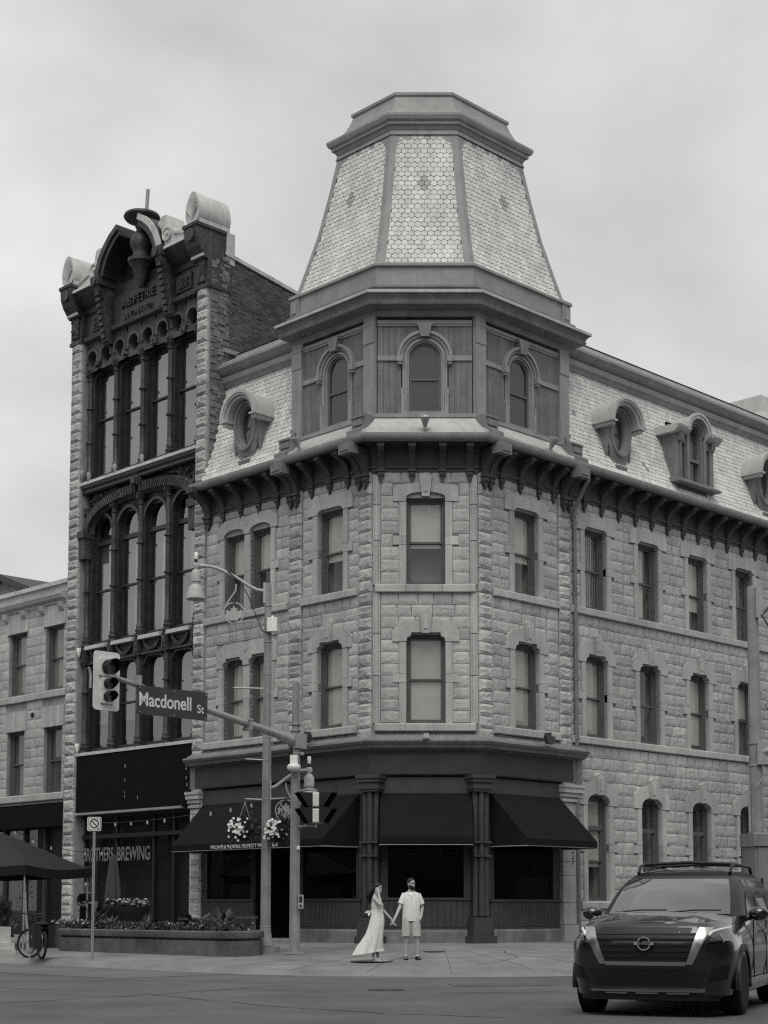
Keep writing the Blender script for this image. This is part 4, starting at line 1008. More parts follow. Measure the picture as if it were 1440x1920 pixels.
# tall scrolled brackets carrying the pediment
SCR = MB().poly_x([(.1, 20.1), (-.05, 20.05), (-.16, 20.16), (-.18, 20.4), (-.12, 20.55), (-.2, 21.0), (-.32, 21.5), (-.5, 21.8), (-.55, 21.95), (-.55, 22.2), (.1, 22.2)], -.17, .17)
for k in range(8): SCR.cbox(0, -.2-.04*k, 20.3+.2*k, .2, .1, .12)
SCR.box(-.23, .23, -.62, .1, 21.95, 22.25).lathe([(.12, -.02), (.12, .02)], 14, T(0, -.64, 22.1) @ RX(90))
SCm = SCR.mesh('scroll_bracket', IRON2)
for x in (CX-1.72, CX+1.72): inst('scroll_bracket', SCm, IB, FL @ T(x, 0, 0))
for x in (-14.53, -7.6):      # carved capitals and end blocks over the piers
    g = MB(); g.box(x-.33, x+.33, -.1, .8, 20.62, 21.45); g.box(x-.2, x+.2, -.16, 0, 20.7, 21.4); g.box(x-.36, x+.36, -.14, .8, 20.5, 20.62)
    for k in range(10): g.cbox(x+rng.uniform(-.2, .2), -.17, 20.75+.06*k, .08, .06, .05)
    g.poly_x([(.6, 21.4), (-.2, 21.4), (-.45, 21.75), (-.55, 22.0), (-.58, 22.35), (.6, 22.35)], x-.32, x+.32)
    g.lathe([(.2, -.03), (.2, .05)], 16, T(x, -.56, 22.1) @ RX(90)); g.box(x-.36, x+.36, -.62, .6, 22.35, 22.45)
    g.obj('pier_capital', IRON2, IB, FL)
for a, b in ((-14.2, CX-1.95), (CX+1.95, -7.9)):
    MB().poly_x([(.2, 21.4), (.0, 21.45), (-.05, 21.6), (-.2, 21.7), (-.38, 21.95), (-.46, 22.1), (.3, 22.1)], a, b).obj('cornice', IRON, IB, FL)
    MB().poly_x([(.4, 22.35), (-.5, 22.2), (-.52, 22.1), (.4, 22.1)], a, b).obj('cornice_flashing', ZINC, IB, FL)
# broken arched pediment: two deep curved wings, dark soffit, pale edge carving
for s in (-1, 1):
    A = [(CX+s*x, z) for x, z in ((1.85, 22.2), (1.8, 22.45), (1.62, 22.85), (1.35, 23.2), (1.0, 23.5), (.6, 23.72))]
    inn = [(CX+s*x, z) for x, z in ((1.4, 22.2), (1.36, 22.4), (1.22, 22.7), (1.0, 22.98), (.75, 23.2), (.5, 23.35))]
    w_ = MB(); w_.poly_y(A+inn[::-1], -.5, .6); w_.obj('pediment_wing', IRON, IB, FL)
    e = MB(); mid = [((a[0]*.5+b[0]*.5), (a[1]*.5+b[1]*.5)) for a, b in zip(A, inn)]
    e.poly_y(A+mid[::-1], -.56, -.48); e.obj('pediment_moulding', ZINC if s > 0 else IRON2, IB, FL)
    # zinc side carving with rosette, stepping down to the end block
    C = [(CX+s*x, z) for x, z in ((1.88, 22.2), (1.84, 22.5), (1.66, 22.92), (1.5, 23.1), (1.7, 23.3), (1.95, 23.28), (2.02, 23.05), (2.05, 22.9), (2.25, 22.78), (2.45, 22.55), (2.7, 22.42), (3.0, 22.36), (3.0, 22.2))]
    z_ = MB().poly_y(C, -.4, .3); z_.lathe([(.24, 0), (.24, .06), (.18, .07), (.17, .03), (.08, .03), (.06, .09)], 18, T(CX+s*2.03, -.4, 22.62) @ RX(90))
    for k in range(8): z_.lathe([(.05, 0), (.05, .05)], 8, T(CX+s*(2.4+.08*k), -.4, 22.55-.02*k) @ RX(90))
    z_.obj('pediment_carving', ZINC, IB, FL, 40)
MB().poly_y([(CX-1.4, 22.0), (CX-1.36, 22.4), (CX-1.0, 22.98), (CX-.5, 23.3), (CX+.5, 23.3), (CX+1.0, 22.98), (CX+1.36, 22.4), (CX+1.4, 22.0)], .3, .5).obj('tympanum', IRON, IB, FL)
# urn on its bracket with a leaning rod
u = MB().lathe([(.08, 21.45), (.2, 21.7), (.3, 22.1), (.44, 22.25), (.44, 22.36), (.29, 22.42), (.27, 22.6), (.31, 22.7), (.38, 22.85), (.38, 22.95), (.34, 23.1), (.28, 23.2), (.2, 23.28), (.17, 23.4), (.22, 23.46), (.2, 23.52), (.3, 23.62), (.54, 23.7), (.6, 23.78), (.57, 23.86), (.4, 23.9), (0, 23.92)], 24)
ur = u.obj('urn', IRON2, IB, FL @ T(CX+.28, -.15, 0), 40)
MB().tube([(0, 0, 23.85), (.1, -.02, 24.75)], .06, 10).obj('urn_rod', METAL, ur, FL @ T(CX+.3, -.0, 0))
# scrolled ends: a leaf shaped face with a barrel running back, on a zinc box
for x in (-14.53, -7.6):
    zb = 22.45; n_ = 18
    leaf = [(.34*math.cos(a)*(1-.25*math.sin(a)), .52+.55*math.sin(a)) for a in [2*math.pi*k/n_ for k in range(n_)]]
    b = MB(); b.poly_y([(x+px, zb+pz) for px, pz in leaf], -.5, .75); b.box(x-.3, x+.3, -.45, .75, zb-.02, zb+.3)
    ac = b.obj('acroterion', ZINC, IB, FL, 50)
    f_ = MB()
    for k in range(9):
        a = R_(20+140*k/8); f_.tube([(x, -.5, zb+.2), (x+.27*math.cos(a), -.53, zb+.35+.55*math.sin(a))], [.02, .045], 6)
    f_.obj('leaf_face', ZINC, ac, FL, 40)
    MB().box(x-.31, x+.31, -.3, .95, 21.45, 22.46).obj('zinc_box', ZINC, IB, FL)
# side wall: rubble at the corner, bricks behind, metal coping
rw = MB(); r_ = random.Random(9); z = 14.3
FS = FL @ T(-7.3, 0, 0) @ RZ(90)          # side wall frame: x runs back into the block, y points left (into the building)
while z < 21.6:
    h = r_.uniform(.07, .15); x = 0.02
    while x < .72:
        w_ = min(r_.uniform(.1, .3), .74-x); d = r_.uniform(.0, .05)
        rw.box(x+.006, x+w_-.006, -d, .1, z+.005, z+h-.005); x += w_
    z += h
rw.obj('rubble_stones', RUBBLE, IB, FS)['kind'] = 'stuff'
ql = MB(); z = 14.2
brk = MB(); z = 17.2; k = 0
def top(x): return 21.72-.155*(x-.6)
MB().add([(.0, .012, 14), (13, .012, 14), (13, .012, top(13)), (0, .012, top(0))], [(0, 1, 2, 3)]).obj('side_wall', BMORT, IB, FS)
while z < 21.6:
    x = .74-(.11 if k % 2 else 0)
    while x < 8.5:
        w_ = .225
        if z+.07 < top(x+w_)-.05 and r_.random() > .004:
            d = r_.uniform(.0, .012); brk.add([(max(x, .74)+.006, -d, z+.006), (x+w_-.006, -d, z+.006), (x+w_-.006, -d, z+.069), (max(x, .74)+.006, -d, z+.069), (max(x, .74)+.006, .03, z+.006), (x+w_-.006, .03, z+.006), (x+w_-.006, .03, z+.069), (max(x, .74)+.006, .03, z+.069)], [(0, 1, 2, 3), (0, 4, 5, 1), (1, 5, 6, 2), (2, 6, 7, 3), (3, 7, 4, 0)])
        x += w_
    z += .076; k += 1
brk.obj('bricks', BRICKM, IB, FS)['kind'] = 'stuff'
MB().add([(.55, -.05, top(.55)-.02), (13, -.05, top(13)-.02), (13, -.05, top(13)+.1), (.55, -.05, top(.55)+.1), (.55, .35, top(.55)-.02), (13, .35, top(13)-.02), (13, .35, top(13)+.1), (.55, .35, top(.55)+.1)], [(0, 1, 2, 3), (3, 2, 6, 7), (0, 4, 5, 1)]).obj('metal_coping', ZINC, IB, FS)
MB().box(.5, 1.3, -.1, .1, 18.55, 18.68).obj('flashing', METAL, IB, FS @ T(0, 0, 0))
# little uplighters fixed to the iron front
for x, z in ((-14.1, 9.9), (-14.1, 6.7), (-14.1, 15.95), (-13.7, 15.8), (-12.2, 15.8), (-10.7, 15.8)):
    MB().lathe([(.02, -.22), (.07, -.1), (.08, .05), (.07, .08)], 10).obj('uplighter', WHITE if z < 11 else METAL, IB, FL @ T(x, -.05, z), 40)

# ================================================================= the low stone building on the left
LB = empty('low_stone_building', FL @ T(-18.5, 4, .45), 'low three storey stone building left of the black iron front', 'building')
opl = [(x, 1.12, a, b) for x in (-15.72, -18.08, -20.5) for a, b in ((8.78, 10.98), (5.22, 7.5))]
LW_ = wall('wall', FL @ T(0, .06, 0), -22.5, -14.86, 4.9, 12.3, hol(opl), MORTAR, LB)
BL0 = BLIND; BLIND = mat('dull_blind', .2, .8); window_kind('lb', 1.12, 2.2, blind=('plain', .97), fr=.06); BLIND = mat('dull_curtain', .1, .8); window_kind('lb2', 1.12, 2.28, blind=('plain', 1), fr=.06); BLIND = BL0
FLb = FL @ T(0, .06, 0); hB = []
for x, w_, a, b in opl:
    put_window('lb' if a > 8 else 'lb2', FLb, x, a, LW_)
    hB.append((x-w_/2, x+w_/2, a, b)); hB.append((x-w_/2-.12, x+w_/2+.12, b, b+.72))
    for k in range(6): MB().box(-.108, .108, -.05, .2, 0, .7).obj('voussoir', ASHLAR, LW_, FLb @ T(x-.565+.226*k, 0, b+.005))
for z in (8.5, 5.0): sill(FLb, LW_, -22.5, -14.9, z, .1, .24, seed=60); hB.append((-23, -14, z, z+.22))
LAID.clear()
lst = courses(-22.4, -14.9, 5.2, 8.5, hB, .34, (.4, .75), 31)+courses(-22.4, -14.9, 8.72, 11.75, hB, .34, (.4, .75), 32)
for k, (x, z, w_, h) in enumerate(lst): inst('stone', STV[k % 10][1], LW_, FLb @ T(x, 0, z) @ S(w_-.012, .035, h-.012))
MB().poly_x([(.2, 11.7), (-.04, 11.72), (-.06, 11.8), (-.2, 11.86), (-.26, 11.98), (-.26, 12.04), (-.02, 12.1), (.2, 12.1)], -22.5, -15.0).obj('cornice', ASHLAR, LB, FLb)
MB().box(-22.5, -14.9, -.02, .4, 12.1, 12.36).obj('parapet', ASHLAR, LB, FLb)
MB().box(-22.5, -14.9, -.1, .5, 12.36, 12.5).obj('coping', ZINC, LB, FLb)
for k in range(6): MB().poly_x([(0, 11.45), (-.08, 11.45), (-.16, 11.56), (-.2, 11.72), (0, 11.72)], -.13, .13).obj('cornice_bracket', ASHLAR, LB, FLb @ T(-15.25-1.18*k, 0, 0))
MB().lathe([(.09, -.03), (.09, .02)], 12, RX(90)).obj('wall_tie', BLK, LW_, FLb @ T(-17.0, -.05, 8.0))
MB().box(-22.5, -14.9, -.05, .6, 4.1, 4.86).obj('shop_fascia', BLACK, LB, FLb)
MB().box(-22.5, -14.9, .5, .6, .3, 4.1).obj('dark_shopfront', BLK, LB, FLb)
for x in (-15.4, -16.7, -18.0, -19.3, -20.6): MB().box(x-.05, x+.05, .35, .52, .4, 4.1).obj('shop_mullion', SHOPF, LB, FLb)
MB().quad((-22.5, .45, .9), (-15, .45, .9), (-15, .45, 4.1), (-22.5, .45, 4.1)).obj('pane', GLS, LB, FLb)
MB().box(-22.5, -14.9, .6, 9, .3, 12.2).obj('body', BRICKM, LB, FLb)
# gabled roof of a house behind it
HB = empty('gabled_house', FL @ T(-23.5, 13, 0), 'dark gabled brick house rising behind the low stone building', 'house')
MB().poly_y([(-44, 0), (-44, 14.4), (-36, 17.1), (-28.6, 14.4), (-28.6, 0)], 10, 22).obj('wall', RUBBLE, HB, FL)
MB().poly_y([(-44.3, 14.2), (-36, 17.0), (-28.3, 14.2), (-28.3, 14.45), (-36, 17.3), (-44.3, 14.5)], 9.7, 22.3).obj('roof', EAVES, HB, FL)
# pavilion roof further along the right wing
PV = MB(); 
tops = [(0, 0), (.35, .12), (.75, .4), (1.05, .85), (1.2, 1.5)]
PV.loft([[(16.6+o, 0+o, 18.55+z), (23-o, 0+o, 18.55+z), (23-o, 5-o, 18.55+z), (16.6+o, 5-o, 18.55+z)] for o, z in tops], cap1=True)
PV.box(16.9, 22.8, .3, 4.8, 17.8, 18.4); PV.box(16.7, 23, .05, 4.95, 18.4, 18.56)
PV.obj('pavilion_roof', LEAD, HOTEL, FR @ T(0, .9, 0))
# ================================================================= ground
ASPH = mat('worn_asphalt', .115, .9, .2, .5, .5, 90, .25, big=.14, fine=.3, fscale=60)
ASPH2 = mat('lighter_asphalt', .145, .9, .16, .5, .5, 90, .25, fine=.3, fscale=60)
PAVE = mat('concrete_pavement', .2, .9, .22, .9, .35, 80, .25, big=.14, fine=.2, fscale=45)
KERB = mat('kerb_concrete', .25, .9, .25, 1.2, .5, 40, .25, fine=.25)
TAR = mat('tar_crack', .035, .8)
COVER = mat('iron_cover', .05, .6, .3, 6, .3, 60, .5)
KC, KR = Vector((1.0, 39.8)), 8.0
def ab(x, y): return (x+y-29.55)/math.sqrt(2), -(x-y+27.5)/math.sqrt(2)
def wk(x, y):
    a, b = ab(x, y)
    return KR-math.hypot(KR-a, KR-b) if a < KR and b < KR else min(a, b)
def gz(x, y):
    w_ = wk(x, y)
    if w_ < 0: return .12*min(1, -w_/13)
    a, b = ab(x, y); drop = max(0, min(1, (9-abs(a-b))/3))
    return .13+.34*min(w_, 8.5)/8.5-.09*drop*max(0, 1-w_/1.5)
kp = []       # kerb line: point, inward normal
nLi, nRi = Vector((q, q)), Vector((-q, q))
pL, pR = KC-nLi*KR, KC-nRi*KR
for s in [60, 40, 28, 22, 18, 14, 11, 8, 6, 4, 2]: kp.append((pL+Vector((-q, q))*s, nLi))
for k in range(17):
    a = R_(225+90*k/16); kp.append((KC+Vector((math.cos(a), math.sin(a)))*KR, -Vector((math.cos(a), math.sin(a)))))
for s in [2, 4, 6, 8, 11, 14, 18, 25, 40, 60]: kp.append((pR+Vector((q, q))*s, nRi))
rows = []
for d in (0, .15, .4, .8, 1.5, 3, 5, 7.4):
    rows.append([(p.x+n.x*d, p.y+n.y*d, gz(p.x+n.x*(d+.001), p.y+n.y*(d+.001))) for p, n in kp])
rows.append([(p.x+n.x*14, p.y+n.y*14, .47) if i < 11 or i > 27 else (1.0, 47.0, .47) for i, (p, n) in enumerate(kp)])
sw = MB().loft(rows, close=False).obj('pavement', PAVE, None); sw['kind'] = 'structure'
rows = []
for d in (-.2, 0, .4, 1.5, 4, 8, 13): rows.append([(p.x-n.x*d, p.y-n.y*d, gz(p.x-n.x*max(d, .001), p.y-n.y*max(d, .001))) for p, n in kp])
rows.append([(1+(p.x-1)*14, 30+(p.y-39)*14-(150 if 8 < i < 30 else 0), .12) for i, (p, n) in enumerate(kp)])
rd = MB().loft(rows, close=False).obj('road', ASPH, None); rd['kind'] = 'structure'
g = MB().quad((-700, -700, -.4), (700, -700, -.4), (700, 700, -.4), (-700, 700, -.4)).obj('ground', ASPH, None); g['kind'] = 'structure'
# lighter strip of asphalt along the left kerb, 4 mm proud of the road
rows = []
for d in (.02, 1.5, 3.4): rows.append([(p.x-n.x*d, p.y-n.y*d, gz(p.x-n.x*d, p.y-n.y*d)+.005) for p, n in kp[1:14]])
MB().loft(rows, close=False).obj('asphalt_strip', ASPH2, rd)
# kerb stones
seg = []; acc = 0; path = kp[2:36]
def kpt(i, t): 
    (p, n), (p2, n2) = path[i], path[i+1]; return p.lerp(p2, t), n.lerp(n2, t).normalized()
pts = []
for i in range(len(path)-1):
    L = (path[i+1][0]-path[i][0]).length; m = max(1, round(L/.55))
    for k in range(m): pts.append(kpt(i, k/m))
i = 0; r_ = random.Random(4)
while i < len(pts)-3:
    m = min(r_.choice((3, 4, 4, 5)), len(pts)-1-i); ch = pts[i:i+m+1]; mb = MB(); rg = []
    for k, (p, n) in enumerate(ch):
        t = Vector((n.y, -n.x))*(.006 if k == 0 else -.006 if k == m else 0)*(1)
        tt = (ch[min(k+1, m)][0]-ch[max(k-1, 0)][0]).normalized()*(.008 if k == 0 else -.008 if k == m else 0)
        zt = gz(p.x+n.x*.002, p.y+n.y*.002)+.006
        rg.append([(p.x+tt.x-n.x*.05, p.y+tt.y-n.y*.05, -.02), (p.x+tt.x-n.x*.03, p.y+tt.y-n.y*.03, zt-.03), (p.x+tt.x, p.y+tt.y, zt), (p.x+tt.x+n.x*.16, p.y+tt.y+n.y*.16, zt+.006), (p.x+tt.x+n.x*.17, p.y+tt.y+n.y*.17, zt-.06)])
    mb.loft(rg, close=False, cap0=True, cap1=True); mb.obj('kerb_stone', KERB, sw); i += m
# joints in the concrete, cracks, covers
def strip(pts, wd, name, m, par, z=.004, jit=.0):
    L = []; r = random.Random(len(pts))
    fine = []
    for a, b in zip(pts, pts[1:]):
        for k in range(10): fine.append((a[0]+(b[0]-a[0])*k/10+r.gauss(0, jit), a[1]+(b[1]-a[1])*k/10+r.gauss(0, jit)))
    fine.append(pts[-1])
    for i, p in enumerate(fine):
        d = (Vector(fine[min(i+1, len(fine)-1)])-Vector(fine[max(i-1, 0)])).normalized(); n = Vector((-d.y, d.x))*wd*(r.uniform(.5, 1.2) if jit else 1)/2
        L.append([(p[0]+n.x, p[1]+n.y, gz(p[0]+n.x, p[1]+n.y)+z), (p[0]-n.x, p[1]-n.y, gz(p[0]-n.x, p[1]-n.y)+z)])
    MB().loft(L, close=False).obj(name, m, par)
for pts_ in ([(-5.6, 21.0), (-3.8, 23.9), (-2.5, 26.5), (-1.8, 27.5)], [(-3.8, 23.9), (-1.66, 20.7), (-.17, 19.1), (1.2, 18.4)], [(.5, 24.5), (2.5, 25.2)], [(-1.5, 30.2), (1.2, 30.8), (3.0, 31.0)], [(-9, 28), (-5, 25)]):
    strip(pts_, .04, 'road_crack', TAR, rd, .004, .03)
for pts_ in ([(-3.2, 34.4), (-1.6, 33.6), (.4, 33.2)], [(1.6, 33.2), (2.6, 35.4), (2.4, 38.0)], [(-2.0, 39.6), (-.2, 38.6)]): strip(pts_, .02, 'pavement_crack', TAR, sw, .004, .03)
for x0, y0, x1, y1 in ((.9, 27.0, 2.6, 28.4),):
    MB().quad(*[(x, y, gz(x, y)+.006) for x, y in ((x0, y0), (x1, y0+.25), (x1-.2, y1), (x0-.1, y1-.2))]).obj('asphalt_patch', mat('asphalt_patch', .095, .9, .2, 2, .4, 90), rd)
JN = mat('pavement_joint', .125, .95)
for k in range(-3, 7):
    a = KC+Vector((math.cos(R_(225+45+k*13)), math.sin(R_(225+45+k*13))))
    d = a-KC; strip([tuple(KC+d*7.7), tuple(KC+d*1.5)], .018, 'pavement_joint', JN, sw, .004)
for rr in (6.2, 4.4, 2.4): strip([tuple(KC+Vector((math.cos(R_(t)), math.sin(R_(t))))*rr) for t in range(220, 321, 10)], .018, 'pavement_joint', JN, sw, .004)
for x, y, r, lab in ((-.66, 34.25, .47, 'large dark manhole cover under the woman in white'), (.76, 37.2, .25, 'small round cover set in the pavement behind the man'), (-.26, 25.6, .3, 'worn iron manhole cover out in the road')):
    c = MB().lathe([(r, 0), (r, .006), (r*.9, .006), (r*.88, .003), (r*.2, .005), (.0, .005)], 28).obj('manhole_cover', COVER, None, T(x, y, gz(x, y)+.006)); tag(c, lab, 'manhole cover', 'covers in the ground')

# ================================================================= street furniture
def at(x, y, z=0): return T(x, y, gz(x, y)+z)
# ---- mast with signals and street sign
PX, PY = -2.55, 37.5; pg = gz(PX, PY)
SPOLE = empty('signal_pole', T(PX, PY, pg), 'tall steel traffic signal pole with an arm reaching over the road to the left', 'signal pole')
SP0 = T(PX, PY, 0)
MB().lathe([(.135, pg-.05), (.125, 2.2), (.115, 4.6), (.09, 6.74), (.08, 6.78), (0, 6.8)], 8, RZ(22)).obj('pole', CONCP, SPOLE, SP0)
bp = MB().cbox(0, 0, pg+.02, .5, .5, .035)
for sx in (-.2, .2):
    for sy in (-.2, .2): bp.lathe([(.025, pg), (.025, pg+.11)], 8, T(sx, sy, 0))
bp.obj('base_plate', METAL, SPOLE, SP0)
AF = SP0 @ RZ(-135) if False else SP0 @ Matrix.Rotation(math.atan2(-q, -q), 4, 'Z')     # x runs out along the arm (left and towards the road)
arm = MB(); n = 14
arm.tube([(t*5.35/n, 0, 5.36+1.02*(t/n)) for t in range(n+1)], [.105-.055*t/n for t in range(n+1)], 12)
arm.tube([(-.12, 0, 5.3), (.5, 0, 5.45)], .13, 12); arm.cbox(-.05, 0, 5.35, .34, .3, .36)
arm.obj('mast_arm', METAL, SPOLE, AF, 40)
cl = MB()
for t in (1.45, 1.52): cl.tube([(t, -.13, 5.36+1.02*t/5.7-.12), (t, .13, 5.36+1.02*t/5.7+.12)], .03, 6)
cl.cbox(1.48, 0, 5.62, .08, .26, .26); cl.obj('clamp', METAL, SPOLE, AF)
for z in (5.6, 5.05, 5.75):
    MB().lathe([(.135, z-.012), (.135, z+.012)], 10).cbox(.15, -.03, z, .1, .05, .07).obj('band', METAL, SPOLE, SP0)
cb = MB().tube([(-.1, -.1, 5.2), (-.15, -.12, 4.95), (-.12, -.13, 4.6)], .022, 6).cbox(-.1, -.1, 5.05, .06, .06, .16).obj('cable', BLK, SPOLE, SP0)
# the sign hung on the arm
def arm_z(t): return 5.36+1.02*t/5.7
SGN = AF @ T(3.72, 0, 6.03) @ RZ(180)     # x to the right along the sign, y away from the viewer
sg = MB().box(-.98, .93, -.02, .0, -.32, .32)
s_ = sg.obj('street_sign', SIGNG, None, SGN @ T(0, -.13, -.12)); tag(s_, 'dark street name sign reading Macdonell St hung on the signal arm', 'street sign')
text('Macdonell', .42, LETTER, 'lettering', s_, SGN @ T(-.24, -.155, -.12), .003, .84, bold=.008)
text('St', .27, LETTER, 'lettering', s_, SGN @ T(.73, -.155, -.2), .003, .92, bold=.003)
rv = MB()
for x in (-.93, 0, .88):
    for z in (-.27, .27): rv.lathe([(.018, -.025), (.012, -.03), (0, -.031)], 8, T(x, 0, z) @ RX(0)).cbox(x, -.024, z, .03, .01, .03)
rv.obj('rivets', METAL, s_, SGN @ T(0, -.13, -.12))['kind'] = 'stuff'
MB().box(-1.0, -.9, -.17, -.02, .24, .46).obj('sign_bracket', METAL, s_, SGN @ T(0, -.0, -.05))
# main signal head with pale backboard
HD = AF @ T(5.42, -.02, arm_z(5.42)-.06) @ RZ(180)
hb = MB()
def rrect(x0, x1, z0, z1, r, n=5):
    p = []
    for cx, cz, a0 in ((x1-r, z1-r, 0), (x0+r, z1-r, 90), (x0+r, z0+r, 180), (x1-r, z0+r, 270)):
        for k in range(n+1): a = R_(a0+90*k/n); p.append((cx+r*math.cos(a), cz+r*math.sin(a)))
    return p
TL = empty('traffic_light', HD, 'three lamp traffic light with pale backboard at the end of the arm', 'traffic light', 'traffic lights')
MB().poly_y(rrect(-.33, .33, -.66, .62, .08), -.03, .0).obj('backboard', YEL, TL, HD)
MB().box(-.2, .2, -.02, .2, -.55, .5).obj('housing', YEL, TL, HD)
VIS = mat('visor_inside', .012, .7)
for z, r in ((.27, .165), (-.09, .115), (-.37, .115)):
    b = MB().poly_y(rrect(-r-.05, r+.05, z-r-.03, z+r+.03, .03), -.09, -.03).obj('lamp_door', YEL, TL, HD)
    v = MB(); n = 20; L = .3 if r > .14 else .24; A = []; B = []
    for k in range(n+1):
        a = R_(-58+296*k/n); A.append((r*math.cos(a), -.08, z+r*math.sin(a))); B.append((r*math.cos(a), -.08-L*(.35+.65*max(0, min(1, (math.sin(a)+.9)/1.2))), z+r*math.sin(a)))
    v.loft([A, B], close=False); v.loft([[(x*1.03, y, z+(zz-z)*1.03) for x, y, zz in A], [(x*1.03, y, z+(zz-z)*1.03) for x, y, zz in B]], close=False)
    v.obj('visor', BLK, b, HD, 60)
    MB().lathe([(r*.97, 0), (r*.8, .03), (r*.4, .055), (0, .06)], 20, T(0, -.085, z) @ RX(90)).obj('lens', mat('dark_lens', .05 if r < .14 else .16, .25, .05, 3, spec=.6), b, HD, 60)
MB().tube([(-.42, .05, .25), (-.36, .05, .1), (-.36, .05, -.2)], .03, 6).obj('bracket', METAL, TL, HD)
# two pairs of side signals on the pole, wedge shaped hoods
for fi, (ang, dx, lab) in enumerate(((-66, -.12, 'two tier signal head on the pole, its black hoods turned left'), (68, .12, 'two tier signal head on the pole, its black hoods turned right'))):
    ctr = (-2.03+dx, 37.05, 3.72); M = T(*ctr) @ RZ(ang)
    o = empty('pedestrian_signal', M, lab, 'signal', 'traffic lights')
    for z in (-.19, .19):
        hs = MB().poly_y(rrect(-.17, .17, z-.165, z+.165, .03), -.02, .17).obj('housing', YEL, o, M)
        h = MB(); w_ = .165
        P0 = [(-w_, -.02, z+w_), (w_, -.02, z+w_), (w_, -.02, z-w_), (-w_, -.02, z-w_)]; P1 = [(-w_, -.36, z+w_), (w_, -.36, z+w_), (w_, -.12, z-w_), (-w_, -.12, z-w_)]
        h.quad(P0[0], P0[1], P1[1], P1[0]); h.quad(P0[1], P0[2], P1[2], P1[1]); h.quad(P0[3], P0[0], P1[0], P1[3]); h.quad(P0[2], P0[3], P1[3], P1[2])
        h.obj('hood', BLK, hs, M)
        MB().quad((-.15, -.022, z-.15), (.15, -.022, z-.15), (.15, -.022, z+.15), (-.15, -.022, z+.15)).obj('lens', VIS, hs, M)
br = MB()
for z in (4.13, 3.28): br.tube([(0, 0, z), (.3, -.3, z+.03), (.5, -.42, z+.02)], .028, 8)
br.cbox(.52, -.43, 3.7, .06, .06, .9); br.obj('signal_bracket', METAL, SPOLE, SP0)
# sensor under the arm, push button, small plates
MB().box(-.12, .06, -.2, -.08, 4.75, 5.0).lathe([(.05, 4.6), (.14, 4.64), (.165, 4.68), (.165, 4.73), (.13, 4.77), (0, 4.78)], 18, T(-.03, -.17, 0)).obj('sensor', WHITE, SPOLE, SP0, 40)
pb = MB().box(.09, .22, -.2, -.08, 1.35, 1.68).obj('push_button_box', METAL, SPOLE, SP0)
MB().box(.12, .19, -.206, -.2, 1.5, 1.64).obj('plate', BLK, pb, SP0); MB().lathe([(.03, 0), (.02, .02), (0, .022)], 12, T(.155, -.2, 1.42) @ RX(90)).obj('button', BLK, pb, SP0)
MB().box(.05, .12, -.14, -.1, 2.75, 2.84).obj('sticker', WHITE, SPOLE, SP0)

# ---- street lamp with two bells
LX, LY = -3.29, 38.1; LG = T(LX, LY, 0)
LAMP = empty('street_lamp', T(LX, LY, gz(LX, LY)), 'pale street lamp pole with two bell lamps and maple leaf rings', 'street lamp', 'street lamps')
MB().lathe([(.34, gz(LX, LY)-.05), (.34, gz(LX, LY)+.17), (.0, gz(LX, LY)+.17)], 20).obj('footing', KERB, LAMP, LG)
MB().lathe([(.215, .46), (.21, .5), (.17, .62), (.14, .8), (.135, .9), (.14, .92), (.13, .94), (.122, 3.2), (.105, 6.2), (.085, 9.2), (.07, 9.3), (.0, 9.33)], 8, RZ(22)).obj('pole', CONCP, LAMP, LG @ T(0, 0, 0))
LM = mat('lamp_arm_paint', .38, .5, .1, 4)
ARMC = [(0, 0), (.12, .04), (.25, .22), (.37, .44), (.5, .65), (.62, .82), (.75, .95), (.88, 1.0), (1, 1.0)]
